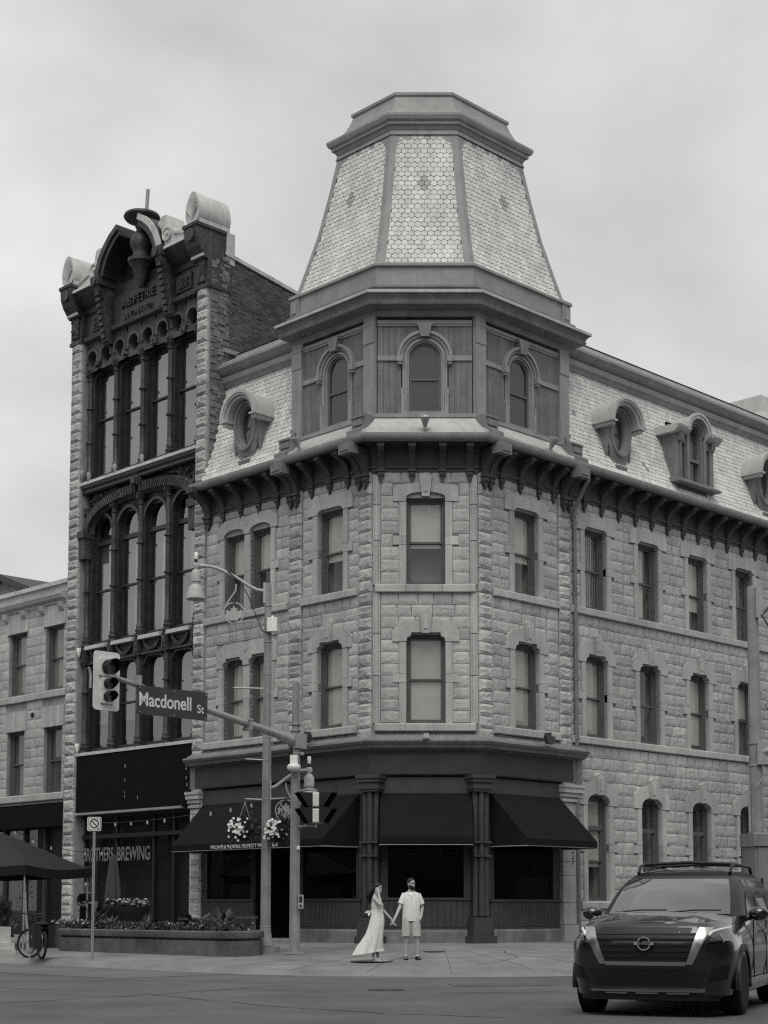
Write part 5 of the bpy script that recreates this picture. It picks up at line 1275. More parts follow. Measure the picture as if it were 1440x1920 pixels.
def bell_arm(s, z, reach, rise, par):
    a = MB(); n = 16
    a.tube([(s*(.06+reach*t/n), 0, z+rise*lerp_tab(t/n, ARMC)) for t in range(n+1)], .042, 10)
    ex, ez = s*(.06+reach), z+rise
    a.lathe([(0, -.09), (.06, -.07), (.085, 0), (.06, .07), (0, .09)], 12, T(ex, 0, ez)); a.cbox(s*.08, 0, z-.05, .07, .12, .5)
    o = a.obj('lamp_arm', LM, par, LG, 50)
    # scroll with the ringed maple leaf
    k = MB(); rx, rz, rr = s*.72*reach/1.48, z-.55, .255
    k.tube([(rx+rr*math.cos(t), 0, rz+rr*math.sin(t)) for t in [2*math.pi*i/28 for i in range(29)]], .017, 8)
    k.tube([(s*(.06+reach*.42), 0, z+rise*.28), (s*(.06+reach*.43), 0, z+.0), (s*(.06+reach*.52), 0, z-.22), (rx+s*rr*.9, 0, rz+.12)], .022, 8)
    k.tube([(rx-s*rr*.3, 0, rz-rr*.95), (s*.35, 0, z-.72), (s*.18, 0, z-.85), (s*.09, 0, z-1.1)], .017, 8)
    k.obj('scroll', LM, o, LG, 50)
    pts = [(0, .26), (.05, .16), (.1, .19), (.09, .08), (.2, .12), (.24, .1), (.22, .02), (.26, -.03), (.1, -.16), (.11, -.2), (.01, -.17), (0, -.26)]
    pts = [(rx+x*.85, rz+y*.85-.03) for x, y in pts]+[(rx-x*.85, rz+y*.85-.03) for x, y in pts[-2:0:-1]]
    MB().poly_y(pts, -.008, .008).obj('maple_leaf', LM, o, LG)
    b = MB().lathe([(.05, .0), (.05, -.08), (.1, -.14), (.125, -.19), (.125, -.4), (.1, -.41), (.1, -.47), (.15, -.52), (.19, -.62), (.21, -.72), (.235, -.8), (.235, -.83), (.22, -.84)], 24, T(ex, 0, ez))
    bl = b.obj('lamp_shade', LM, o, LG, 40)
    MB().lathe([(.22, -.825), (.12, -.8), (0, -.79)], 24, T(ex, 0, ez)).obj('lamp_glass', VIS, bl, LG, 40)
    MB().lathe([(.04, .08), (.04, .16)], 12, T(ex, 0, ez)).obj('photocell_base', BLK, o, LG)
    MB().lathe([(.038, .16), (.045, .18), (.045, .32), (.03, .34), (0, .34)], 12, T(ex, 0, ez)).obj('photocell', WHITE, o, LG, 40)
bell_arm(-1, 9.12, 1.72, .63, LAMP); bell_arm(1, 4.27, .97, .43, LAMP)
for z in (8.75, 7.85, 7.05, 5.5, 4.95, 4.0, 2.5):
    MB().lathe([(.135-.004*z, z-.012), (.135-.004*z, z+.012)], 10).obj('band', METAL, LAMP, LG)
MB().box(.0, .24, -.26, -.1, 8.08, 8.42).lathe([(.035, 8.42), (.035, 8.47), (0, 8.48)], 10, T(.13, -.18, 0)).obj('radio_box', WHITE, LAMP, LG)
MB().tube([(-1.0, -.05, 9.62), (-.7, -.05, 9.35), (-.5, -.05, 9.02), (-.25, -.05, 8.4), (-.12, -.05, 8.12), (.1, -.14, 8.02)], .012, 6).obj('cable', BLK, LAMP, LG)
for z, L, s in ((6.7, .82, -1), (4.95, .5, -1), (3.98, .5, -1), (4.0, .46, 1)):
    MB().tube([(s*.05, -.02, z), (s*L, -.02, z+.02)], .02, 8).lathe([(0, -.03), (.035, 0), (0, .03)], 8, T(s*L, -.02, z+.02)).obj('banner_arm', METAL, LAMP, LG)
MB().tube([(.14, -.02, 7.3), (.15, -.03, 6.2)], .014, 6).tube([(.13, -.05, 6.2), (.14, -.05, 5.6), (.13, -.05, 5.3)], .01, 6).obj('conduit', METAL, LAMP, LG)
# ---- plants
LEAF = mat('dark_leaves', .045, .6, .25, 5, isl=.45, spec=.4)
LEAF2 = mat('mid_leaves', .085, .6, .25, 5, isl=.4, spec=.4)
LEAF3 = mat('pale_grass_leaves', .2, .6, .2, 5, isl=.35)
PETAL = mat('white_petals', .72, .6, .05, 8, isl=.12)
PETAL2 = mat('grey_petals', .3, .6, .05, 8, isl=.5)
def leaves(mb, n, ctr, rad, size, r, up=.3, z0=None):
    for _ in range(n):
        while True:
            p = Vector((r.uniform(-1, 1), r.uniform(-1, 1), r.uniform(-1, 1)))
            if p.length < 1: break
        c = Vector(ctr)+Vector((p.x*rad[0], p.y*rad[1], p.z*rad[2]))
        if z0 is not None and c.z < z0: c.z = z0+abs(c.z-z0)*.3
        d = (p+Vector((r.uniform(-.6, .6), r.uniform(-.6, .6), r.uniform(-.4, .8)+up))).normalized(); s = size*r.uniform(.6, 1.3)
        u = d.cross(Vector((r.uniform(-1, 1), r.uniform(-1, 1), r.uniform(-1, 1)))).normalized(); nn = d.cross(u)
        mb.add([c, c+d*s*.5+u*s*.28+nn*s*.06, c+d*s, c+d*s*.5-u*s*.28+nn*s*.06], [(0, 1, 2), (0, 2, 3)])
def flower(mb, c, nrm, s, petals=5):
    nrm = Vector(nrm).normalized(); u = nrm.cross(Vector((.3, .2, 1))).normalized(); v = nrm.cross(u); c = Vector(c)
    n = petals*2; vs = [c-nrm*s*.25]
    for k in range(n):
        a = 2*math.pi*k/n; rr = s*(1 if k % 2 == 0 else .82); vs.append(c+(u*math.cos(a)+v*math.sin(a))*rr+nrm*s*.1)
    mb.add(vs, [(0, 1+k, 1+(k+1) % n) for k in range(n)])
def basket(x, y, z, seed, lab):
    r = random.Random(seed); M = T(x, y, z)
    o = empty('flower_basket', M, lab, 'flower basket', 'hanging flower baskets on the lamp pole')
    MB().lathe([(.0, -.3), (.12, -.28), (.2, -.18), (.24, -.03), (.24, 0)], 16).obj('bowl', BLK, o, M, 40)
    w_ = MB()
    for k in range(3):
        a = R_(90+120*k); w_.tube([(.23*math.cos(a), .23*math.sin(a), 0), (0, 0, .66)], .007, 5)
    w_.tube([(0, 0, .66), (.03, 0, .69), (0, 0, .72)], .008, 5); w_.obj('hanger', METAL, o, M)
    lv = MB(); leaves(lv, 460, (.04, 0, -.02), (.34, .32, .27), .09, r); leaves(lv, 110, (.08, 0, .22), (.18, .18, .2), .08, r); leaves(lv, 60, (-.2, -.1, -.22), (.14, .14, .16), .08, r)
    lv.obj('leaves', LEAF, o, M)['kind'] = 'stuff'
    fl = MB()
    for _ in range(58):
        p = Vector((r.gauss(-.16, .11), -abs(r.gauss(.27, .06)), r.gauss(.0, .12))); p.x = max(-.36, min(.34, p.x)); p.z = max(-.28, min(.24, p.z))
        flower(fl, p, p+Vector((r.uniform(-.2, .2), -.6, .2)), r.uniform(.028, .043))
    fl.obj('flowers', PETAL, o, M)['kind'] = 'stuff'
basket(LX-.52, LY-.02, 3.27, 1, 'hanging basket of white flowers left of the lamp pole')
basket(LX+.36, LY-.12, 3.24, 2, 'hanging basket of white flowers against the right side of the lamp pole')
# ---- long planter beside the left kerb
PLF = T(-3.85, 36.83, 0) @ RZ(-45)          # x to the right along the planter, y towards the building
g0 = gz(-4, 37.2)
PLN = empty('planter', PLF @ T(-4.4, .8, g0), 'long low concrete planter full of low flowers along the pavement', 'planter')
MTP = mat('planter_concrete', .125, .9, .35, 1.3, .5, 40, .2, fine=.25, streak=.15)
def pl_out(e, L=7.8, W=1.05, r=.48, n=6):
    p = []
    for cx, cy, a0 in ((-r, r, 270), (-r, W-r, 0), (-L+r, W-r, 90), (-L+r, r, 180)):
        for k in range(n+1): a = R_(a0+90*k/n); p.append((cx+(r+e)*math.cos(a), cy+(r+e)*math.sin(a)))
    return p
def pl_ring(e, z): return [(x, y, gz(*(PLF @ Vector((x, y, 0))).xy)*.6+g0*.4+z) for x, y in pl_out(e)]
MB().loft([pl_ring(-.02, -.1), pl_ring(0, .36), pl_ring(-.06, .37), pl_ring(-.06, .41), pl_ring(.02, .42), pl_ring(.03, .44), pl_ring(.03, .57), pl_ring(.01, .59), pl_ring(-.13, .59), pl_ring(-.14, .5)]).obj('planter_wall', MTP, PLN, PLF, 30)
MB().add([(x, y, g0+.5) for x, y in pl_out(-.12)], [tuple(range(28))]).obj('soil', mat('soil', .02, .95, .4, 8), PLN, PLF)
for k in range(3):
    r = random.Random(20+k); mb = MB()
    for i in range(46):
        x = r.uniform(-7.6, -.3); leaves(mb, 40, (x, r.uniform(.15, .9), g0+.62), (.16, .16, .13), .085, r, z0=g0+.52)
    o = mb.obj('bedding_plants', (LEAF, LEAF2, LEAF)[k], None, PLF); o['kind'] = 'stuff'; o['label'] = 'low leafy bedding plants filling the concrete planter'; o['category'] = 'plants'
mb = MB(); r = random.Random(31)
for i in range(80): flower(mb, (r.uniform(-7.5, -.2), r.uniform(.02, .9), g0+.62+r.uniform(-.05, .16)), (r.uniform(-.4, .4), -.7, .6), r.uniform(.02, .038))
o = mb.obj('bedding_flowers', PETAL2, None, PLF); o['kind'] = 'stuff'; o['label'] = 'small pale flowers scattered along the concrete planter'; o['category'] = 'flowers'
def spiky(x, y, n, L, m, lab, name='spiky_grass', spread=.8):
    r = random.Random(int(x*100)); mb = MB()
    for _ in range(n):
        a = r.uniform(0, 6.28); s = r.uniform(.2, 1)*spread; l = L*r.uniform(.6, 1.1); d = Vector((math.cos(a)*s, math.sin(a)*s, 1)).normalized()
        u = Vector((-math.sin(a), math.cos(a), 0)); p0 = Vector((0, 0, 0)); p1 = d*l*.6; p2 = p1+(d+Vector((math.cos(a), math.sin(a), -.5))*s).normalized()*l*.4
        mb.add([p0-u*.012, p0+u*.012, p1+u*.014, p1-u*.014, p2], [(0, 1, 2, 3), (3, 2, 4)])
    o = mb.obj(name, m, None, PLF @ T(x, y, g0+.52)); tag(o, lab, 'plant', 'single plants in the planter')
spiky(-5.7, .4, 70, .5, LEAF3, 'pale striped grass clump just right of the sign post'); spiky(-4.3, .5, 26, .55, LEAF3, 'thin upright pale grass in the middle of the planter', spread=.5)
def bigleaf(x, y, z, n, L, lab, seed):
    r = random.Random(seed); mb = MB(); st = MB()
    for i in range(n):
        a = r.uniform(0, 6.28); b = r.uniform(.3, 1.0); h = r.uniform(.2, 1)*L; st.tube([(0, 0, 0), (.25*math.cos(a)*b, .25*math.sin(a)*b, h)], .012, 5)
        c = Vector((.25*math.cos(a)*b, .25*math.sin(a)*b, h)); d = Vector((math.cos(a)*b, math.sin(a)*b, r.uniform(.1, 1))).normalized(); u = d.cross(Vector((0, 0, 1))).normalized(); s = r.uniform(.25, .45)
        mb.add([c, c+d*s*.35+u*s*.25, c+d*s*.75+u*s*.16, c+d*s, c+d*s*.75-u*s*.16, c+d*s*.35-u*s*.25, c+d*s*.5-Vector((0, 0, .04))], [(0, 1, 6), (1, 2, 6), (2, 3, 6), (3, 4, 6), (4, 5, 6), (5, 0, 6)])
    M = PLF @ T(x, y, z); o = empty('leafy_plant', M, lab, 'plant', 'single plants in the planter')
    mb.obj('leaves', LEAF, o, M); st.obj('stems', LEAF, o, M)
bigleaf(-7.0, .8, g0+.5, 16, .75, 'broad leaved dark plant at the left end of the planter', 3); bigleaf(-1.6, .8, g0+.5, 14, .4, 'broad leaved dark plant near the right end of the planter', 4); bigleaf(-2.6, .8, g0+.5, 14, .45, 'broad leaved dark plant right of the big flower pot', 6)
# ---- big dark pot of flowers, closed parasol, mannequin, bench, behind the planter
POT = at(-7.67, 44.0); o = empty('flower_pot', POT, 'huge round dark pot brimming with small flowers', 'flower pot')
MB().lathe([(.25, 0), (.34, .1), (.5, .5), (.6, .88), (.64, 1.02), (.64, 1.08), (.55, 1.08), (.5, 1.0)], 28).obj('pot', mat('dark_pot', .012, .6), o, POT, 40)
mb = MB(); r = random.Random(8); leaves(mb, 500, (0, 0, 1.12), (.6, .6, .16), .1, r); mb.obj('leaves', LEAF, o, POT)['kind'] = 'stuff'
mb = MB()
for _ in range(110): a = r.uniform(0, 6.28); d = math.sqrt(r.random())*.6; flower(mb, (d*math.cos(a), d*math.sin(a), 1.2+r.uniform(-.06, .1)), (r.uniform(-.5, .5), -.6, .7), r.uniform(.02, .04))
mb.obj('flowers', PETAL2, o, POT)['kind'] = 'stuff'
UM = at(-8.35, 45.6); o = empty('closed_parasol', UM, 'closed grey patio parasol standing by the brewery window', 'parasol')
mb = MB(); rg = []
for z, rr in ((1.0, .3), (1.2, .26), (1.8, .2), (2.3, .13), (2.5, .08), (2.55, .03)):
    rg.append([((rr*(1.0 if k % 2 else .72))*math.cos(2*math.pi*k/16), (rr*(1.0 if k % 2 else .72))*math.sin(2*math.pi*k/16), z) for k in range(16)])
mb.loft(rg, cap1=True); mb.obj('canopy', mat('grey_parasol_cloth', .06, .9), o, UM)
MB().lathe([(.025, 0), (.025, 2.7)], 8).lathe([(.3, 0), (.3, .06), (.05, .1)], 16).obj('pole', BLK, o, UM)
BN = at(-5.35, 43.0) @ RZ(-45); o = empty('bench', BN, 'low dark wooden bench behind the right end of the planter', 'bench')
BW = mat('bench_wood', .07, .7, .3, 6)
for y in (-.18, -.02, .14): MB().box(-.9, .9, y-.07, y+.07, .68, .73).obj('seat_slat', BW, o, BN)
for x in (-.75, .75): MB().box(x-.06, x+.06, -.2, .16, 0, .68).obj('leg', BW, o, BN)
RL = at(-4.5, 43.4) @ RZ(-45); o = empty('rail', RL, 'thin wooden rail beside the bench in front of the left shop window', 'rail')
MB().box(-.8, .8, -.03, .03, .68, .75).obj('bar', BW, o, RL)
for x in (-.7, .7): MB().box(x-.03, x+.03, -.025, .025, 0, .68).obj('post', BW, o, RL)
# white stone blocks at the left edge and a second low planter of pale flowers
CB = T(-10.9, 41.4, gz(-10.9, 41.4)) @ RZ(-45)
o = MB().box(-1.3, .75, -.3, .3, .32, .72).box(-1.5, .95, -.5, .3, .16, .32).box(-1.8, 1.0, -.9, .3, -.2, .16).obj('stone_block', mat('pale_stone_block', .5, .8, .15, 2, .2, 30), None, CB); tag(o, 'pale stepped stone block at the left edge behind the bicycle', 'stone block')
M2 = at(-8.9, 43.4) @ RZ(-45); o = empty('flower_box', M2, 'low timber flower box behind the left end of the planter', 'flower box')
MB().box(-1.3, 1.0, -.25, .25, 0, .62).obj('box', BW, o, M2); mb = MB(); r = random.Random(12)
for _ in range(60): flower(mb, (r.uniform(-.9, .4), r.uniform(-.25, .1), .68+r.uniform(-.03, .1)), (r.uniform(-.5, .5), -.8, .5), r.uniform(.025, .045))
mb.obj('flowers', PETAL2, o, M2)['kind'] = 'stuff'; mb = MB(); leaves(mb, 160, (-.2, 0, .66), (1.1, .25, .08), .09, r); mb.obj('leaves', LEAF, o, M2)['kind'] = 'stuff'
# ---- tent canopy
TN = at(-12.25, 45.1) @ RZ(-22); o = empty('pop_up_tent', TN, 'dark grey pop up tent canopy at the left edge', 'tent')
TC = mat('tent_cloth', .022, .85, .15, 2)
mb = MB(); n = 18; ax_, ay_ = 2.9, 1.6; zt, ze = 3.24, 2.30; rows = []
for i in range(n+1):
    row = []
    for k in range(n+1):
        x, y = -ax_+2*ax_*i/n, -ay_+2*ay_*k/n; d = max(max(0, abs(x)-1.15)/(ax_-1.15), abs(y)/ay_); e = min(abs(x)/ax_, abs(y)/ay_)
        z = ze+(zt-ze)*(1-d)**1.12-.10*(1-e**1.5)*d**3*1.1+.02*math.sin(9*x+4*y)*(1-d)
        row.append((x, y, z))
    rows.append(row)
mb.loft(rows, close=False); mb.obj('canopy', TC, o, TN, 80)
mb = MB(); m = 20
for s, ax in ((-1, 0), (1, 0), (-1, 1), (1, 1)):
    A = []; B = []
    for k in range(m+1):
        e0 = -1+2*k/m; e = abs(e0); z = ze-.11*(1-e**1.5); p = (e0*ax_, s*ay_) if ax == 0 else (s*ax_, e0*ay_)
        A.append((p[0], p[1], z)); B.append((p[0]*1.005, p[1]*1.005, z-.26))
    mb.loft([A, B], close=False)
mb.obj('valance', mat('tent_valance', .008, .9), o, TN)
for sx in (-1, 1):
    for sy in (-1, 1): MB().tube([(sx*(ax_-.08), sy*(ay_-.08), -.02), (sx*(ax_-.08), sy*(ay_-.08), ze)], .025, 6).obj('leg', METAL, o, TN)
TR_ = at(-10.2, 42.9); o = empty('young_tree', TR_, 'thin white stemmed young tree under the tent edge', 'tree')
MB().tube([(.06, 0, 0), (.03, 0, .6), (-.02, 0, 1.1), (-.05, 0, 1.7), (-.06, 0, 2.0)], [.045, .04, .035, .03, .025], 8).obj('trunk', mat('birch_bark', .4, .8, .4, 9), o, TR_, 60)
mb = MB(); leaves(mb, 60, (0, 0, 1.4), (.3, .3, .6), .08, random.Random(4)); mb.obj('crown', LEAF, o, TR_)
GR = at(-11.3, 42.6); mb = MB(); leaves(mb, 700, (0, 0, .8), (.75, .6, .7), .26, random.Random(2), .8); o = mb.obj('ornamental_grass', LEAF, None, GR); tag(o, 'tall dark ornamental grass at the left edge by the pale block', 'plant')
# ---- string lights
WIRE = mat('dark_wire', .02, .6)
def festoon(P, Q, sag, nb, lab):
    P, Q = Vector(P), Vector(Q); pts = [P.lerp(Q, t/20)-Vector((0, 0, sag*4*(t/20)*(1-t/20))) for t in range(21)]
    o = MB().tube(pts, .008, 4).obj('string_lights', WIRE, None); tag(o, lab, 'string lights', 'strings of lamps over the patio')
    for k in range(nb):
        p = pts[1+int(18*k/nb)]; MB().lathe([(.012, 0), (.03, -.06), (.03, -.1), (0, -.13)], 8, T(p.x, p.y, p.z)).obj('bulb', mat('clear_bulb', .35, .2), o)
festoon((LX-.1, LY, 3.96), (-9.5, 47.2, 3.9), .15, 8, 'string of lamps running from the lamp pole to the brewery')
festoon((-11, 44, 3.6), (-8.6, 48.5, 3.2), .35, 6, 'sagging string of lamps between the tent and the stone pier')
# ---- no stopping sign on its post
NS = at(-7.27, 37.15); o = empty('parking_sign', NS, 'small white square sign with crossed circle on a thin post', 'sign')
mb = MB().box(-.03, .03, -.004, .004, 0, 3.3).box(-.03, -.022, -.0, .025, 0, 3.3).box(.022, .03, 0, .025, 0, 3.3); mb.obj('post', METAL, o, NS)
hl = MB()
for k in range(110): hl.quad((-.005, -.0045, .3+.025*k), (.006, -.0045, .3+.025*k), (.006, -.0045, .312+.025*k), (-.006, -.0045, .312+.025*k))
hl.obj('post_holes', BLK, o, NS)
pl = MB().poly_y(rrect(-.165, .165, 3.04, 3.37, .04), -.02, -.012).obj('sign_plate', WHITE, o, NS)
MB().poly_y(rrect(-.15, .15, 3.055, 3.355, .035), -.0205, -.0195).poly_y(rrect(-.14, .14, 3.065, 3.345, .03), -.0215, -.02).obj('sign_border', BLK, pl, NS)
MB().poly_y(rrect(-.138, .138, 3.067, 3.343, .03), -.0225, -.0212).obj('sign_face', mat('sign_white', .6, .5), pl, NS)
MB().arch(0, 3.215, .085, .108, -.026, -.022, 0, 360, 28).lathe([(.05, -.02), (.05, .0)], 16, T(0, -.022, 3.215) @ RX(90)).poly_y([(-.075, 3.275), (-.06, 3.29), (.075, 3.155), (.06, 3.14)], -.027, -.023).poly_y([(.08, 3.07), (.08, 3.12), (.12, 3.095)], -.026, -.022).obj('crossed_circle', BLK, pl, NS)
# ---- right hand side: pole with arms, control cabinet
RPX, RPY = 8.35, 37.0; RP0 = T(RPX, RPY, 0)
o = empty('utility_pole', T(RPX, RPY, gz(RPX, RPY)), 'thick concrete pole carrying a signal arm at the right edge', 'pole')
MB().lathe([(.19, .1), (.155, 5), (.13, 8.9), (.125, 9.0), (0, 9.02)], 10).obj('pole', CONCP, o, RP0)
MB().tube([(.15, -.1, 8.3), (.55, -.3, 8.75), (1.6, -.6, 9.3)], .07, 10).cbox(.12, -.17, 8.6, .16, .08, .75).obj('lamp_arm', METAL, o, RP0, 40)
MB().tube([(.1, -.15, 5.0), (.6, -.35, 5.15), (3.0, -1.2, 5.6)], .105, 12).cbox(.1, -.2, 5.0, .22, .12, .55).obj('mast_arm', METAL, o, RP0, 40)
MB().lathe([(.175, 4.7), (.175, 4.74)], 12).lathe([(.175, 5.22), (.175, 5.26)], 12).obj('band', METAL, o, RP0)
MB().tube([(.1, -.2, 4.8), (.18, -.25, 4.5), (-.05, -.24, 4.2), (-.22, -.22, 4.3)], .014, 6).tube([(-.22, -.2, 4.32), (-.2, -.2, 2.4)], .03, 8).obj('conduit', METAL, o, RP0)
MB().tube([(.15, -.2, 8.3), (.3, -.3, 8.0), (.38, -.3, 7.85)], .02, 6).obj('cable', BLK, o, RP0)
FE = empty('fire_escape', FR @ T(17, -.6, 5), 'dark iron stair and landing on the right wing behind the pole', 'fire escape')
fm = MB()
for z in (5.2, 4.2): fm.box(14.3, 17.5, -1.1, -.1, z, z+.06)
for k in range(8): fm.tube([(14.4+.4*k, -1.1, 5.2), (14.4+.4*k, -1.1, 6.3)], .02, 6)
for z in (5.8, 6.3): fm.tube([(14.3, -1.1, z), (17.5, -1.1, z)], .02, 6)
fm.tube([(14.4, -1.0, 5.2), (14.4, -.05, 4.0)], .03, 6); fm.tube([(15.6, -1.0, 5.2), (15.6, -.05, 4.0)], .03, 6)
fm.tube([(14.3, -1.1, 6.3), (13.6, -.4, 8.0), (14.6, -1.0, 8.8)], .02, 6)
fm.obj('landing', mat('grey_iron', .08, .6), FE, FR)
for k in range(10): MB().box(14.6+.28*k, 14.8+.28*k, -1.1, -.3, 5.2-.2*k-.03, 5.2-.2*k).obj('tread', mat('grey_iron', .08, .6), FE, FR)
MB().tube([(12.4, -.05, 3.0), (13.6, -.3, 2.98)], .025, 6).obj('wall_bracket', BLK, FE, FR)
CBX = T(8.53, 36.0, gz(8.3, 36)) @ RZ(8)
o = empty('control_cabinet', CBX, 'tall pale steel control cabinet with a scribbled tag at the right edge', 'cabinet')
CM = mat('cabinet_paint', .2, .55, .08, 2, .03, 60, .4, streak=.15)
MB().box(-.62, .9, -.35, .45, .2, 2.75).obj('body', CM, o, CBX)
MB().box(-.66, .94, -.41, .5, 2.63, 2.9).poly_x([(-.41, 2.9), (-.38, 2.93), (.5, 2.93), (.5, 2.9)], -.66, .94).obj('hood', CM, o, CBX)
d = MB().box(-.56, .84, -.375, -.35, .35, 2.6).obj('door', CM, o, CBX)
MB().box(-.32, .12, -.39, -.37, 2.24, 2.46).obj('sign_plate', mat('plate_grey', .14, .5), d, CBX); MB().box(-.17, -.01, -.393, -.388, 2.3, 2.42).obj('label', WHITE, d, CBX)
for x in (-.13, .08):
    for k in range(7): MB().box(x, x+.13, -.382, -.37, 1.1+.055*k, 1.13+.055*k).obj('vent_slot', METAL, d, CBX)
MB().box(-.5, -.46, -.42, -.37, 1.75, 1.9).obj('handle', BLK, d, CBX)
gr = MB(); 
for P_ in ([(-.35, 1.62), (-.28, 1.5), (-.33, 1.42), (-.25, 1.5), (-.18, 1.55), (-.2, 1.44), (-.1, 1.5), (-.02, 1.6), (.05, 1.66), (.1, 1.58), (.03, 1.5), (-.04, 1.52), (.03, 1.6), (.14, 1.52), (.22, 1.54)],): gr.tube([(x, -.378, z) for x, z in P_], .006, 5)
gr.obj('scribble', BLK, d, CBX)
MB().box(-.75, 1.05, -.5, .6, -.1, .2).obj('plinth', KERB, o, CBX)

# ---- the buildings across the two streets, behind the viewer (they stand in the reflections and shade the street)
OPW = mat('opposite_brick', .07, .9, .25, .6, .3, 30)
OPG = mat('opposite_glass', .03, .15, .1, 1, spec=.6)
def opposite(F, x0, x1, H, lab, seed):
    r = random.Random(seed); o = empty('brick_building', F @ T((x0+x1)/2, 4, 0), lab, 'building', 'buildings across the streets')
    MB().box(x0, x1, 0, 9, 0, H).obj('wall', OPW, o, F); MB().box(x0-.2, x1+.2, -.35, 9.2, H, H+.5).obj('cornice', TRIM, o, F)
    wm = MB().box(-.55, .55, -.06, .05, 0, 1.9).mesh('window', TRIM); pm = MB().box(-.45, .45, -.08, 0, .1, 1.8).mesh('pane', OPG)
    n = int((x1-x0)/2.4)
    for k in range(n):
        x = x0+1.3+2.4*k
        for z in (4.6, 7.8):
            if z+2.2 < H: w_ = inst('window', wm, o, F @ T(x, 0, z)); inst('pane', pm, w_, F @ T(x, 0, z))
        if k % 2 == 0: MB().box(x-.9, x+1.9, -.05, .05, .5, 3.0).obj('shop_window', OPG, o, F)
FO1 = T(-8, 7.85) @ RZ(135); FO2 = T(9, 10.3) @ RZ(-135); FO3 = T(0, -16) @ RZ(180)
opposite(FO1, -2, -16, 9.5, 'brown brick block across the left street behind the viewer', 1) if False else None
opposite(T(-8, 7.85) @ RZ(-45) @ RZ(180), 0, 15, 10.5, 'brick block with cornice across the left street, beside the viewer', 1)
opposite(T(-8, 7.85) @ RZ(-45) @ RZ(180), 15.4, 34, 8.8, 'lower brick block further along across the left street', 2)
opposite(T(10, 11.3) @ RZ(45) @ RZ(180), -26, -8.5, 9.0, 'brick block across the right street, further along', 3)
opposite(T(-8, 7.85) @ RZ(-45) @ RZ(180), 34.3, 84, 11.0, 'long brick block far along across the left street', 8)
opposite(T(10, 11.3) @ RZ(45) @ RZ(180), -86, -26.4, 11.0, 'long brick block far along across the right street', 9)
opposite(T(0, -13) @ RZ(180), -9, 9, 12.0, 'brick block on the corner behind the viewer', 7)
opposite(FR @ T(0, .2, 0), 19.8, 60, 12.5, 'brick block further along the right street beyond the stone building', 5)
opposite(FL @ T(0, .2, 0), -70, -32, 9.5, 'brick block further along the left street', 6)
opposite(T(10, 11.3) @ RZ(45) @ RZ(180), -8, 9, 11.0, 'brick block across the right street, beside the viewer', 4)
# ================================================================= the dark SUV
CAR = T(2.82, 18.4, .115) @ RZ(-21)        # x across (image right), y back along the car, front bumper at y = 0
PAINT = mat('black_car_paint', .012, .28, .05, 2, spec=.5, fine=0, coat=1.0)
TRIMB = mat('car_black_plastic', .012, .45, .1, 4)
CHROME = mat('chrome', .5, .26, .03, 3, metal=1.0, fine=0)
RUB = mat('tyre_rubber', .016, .8, .1, 6)
ALLOY = mat('dark_alloy', .12, .35, .1, 4, metal=.6)
LED = mat('running_lamp', .6, .3, .02, 3, emit=.12)
HLG = mat('headlamp_glass', .07, .12, .1, 4, spec=.7)
CGL = glass('car_glass', .25, 1.6, .02, 0, .14)
car = empty('car', CAR, 'large black seven seat car driving towards the viewer with roof rails', 'car')
def contour(z, n=26):
    """half outline of the body at height z, from the middle of the nose round the side to the middle of the tail"""
    t = (z-.28)/(1.08-.28)
    yf = .10-.10*math.sin(max(0, min(1, (z-.25)/.55))*math.pi/2)+(max(0, z-.92))*.75
    hw = .93+.055*math.sin(max(0, min(1, t))*math.pi*.9); yr = 4.98-.06*abs(z-.7)
    r = .62+.1*t
    pts = [(0, yf), (.2, yf+.003), (.4, yf+.012), (.55, yf+.03)]
    ex = 2.5
    for k in range(1, 11):
        a = math.pi/2*k/10; c, s = math.sin(a)**(2/ex), math.cos(a)**(2/ex)
        x0, y0 = .55, yf+.03
        pts.append((x0+(hw-x0)*c, y0+(r)*(1-s)))
    for y in (1.0, 1.5, 2.1, 2.7, 3.3, 3.9, 4.4): pts.append((hw+.012*math.sin((y-.9)/3.6*math.pi), y))
    for k in range(1, 6):
        a = math.pi/2*k/5; pts.append((hw*.62+hw*.38*math.cos(a), yr-.35+.35*math.sin(a)))
    pts.append((0, yr)); tz = .115*max(0, (z-.86)/.215)**1.7      # shoulders draw in towards the bonnet
    return [(x-tz*(x/hw)**2*max(.2, min(1, 1-(y-.5)/1.2)), y) for x, y in pts]
zs_ = [.26, .34, .46, .58, .70, .80, .88, .96, 1.02, 1.055, 1.075]
def hood_z(y): return 1.08+.10*min(1, max(0, (y-.05)/1.15))**.8
rows = []
for z in zs_:
    h = contour(z); full = [(x, y, z) for x, y in h]+[(-x, y, z) for x, y in h[-2:0:-1]]
    rows.append(full)
h = contour(1.075); top_ = []
for x, y in h: top_.append((x*(.95+.035*max(0, min(1, (y-.5)/1.1))), y+.02, hood_z(y) if y < 1.6 else 1.18))
rows.append([(x, y, z) for x, y, z in top_]+[(-x, y, z) for x, y, z in top_[-2:0:-1]])
cb = MB(); cb.loft(rows)
# bonnet: crowned grid between the two shoulder lines, y from nose to cowl
hl_ = [p for p in top_ if p[1] <= 1.35]
hg = []
for x, y, z in hl_:
    hg.append([(x*u, y+.0+.05*(1-u*u)*0, z+.055*(1-abs(u)**2.2)*min(1, max(0, (y)/.5))+.022*math.exp(-((abs(u)-.62)/.12)**2)*min(1, y/.4)) for u in [-1+2*k/16 for k in range(17)]])
for i, r_i in enumerate(hg):      # rows with the same y collapse near the nose: spread them
    pass
cb.loft(hg, close=False)
body = cb.obj('body', PAINT, car, CAR, 55)
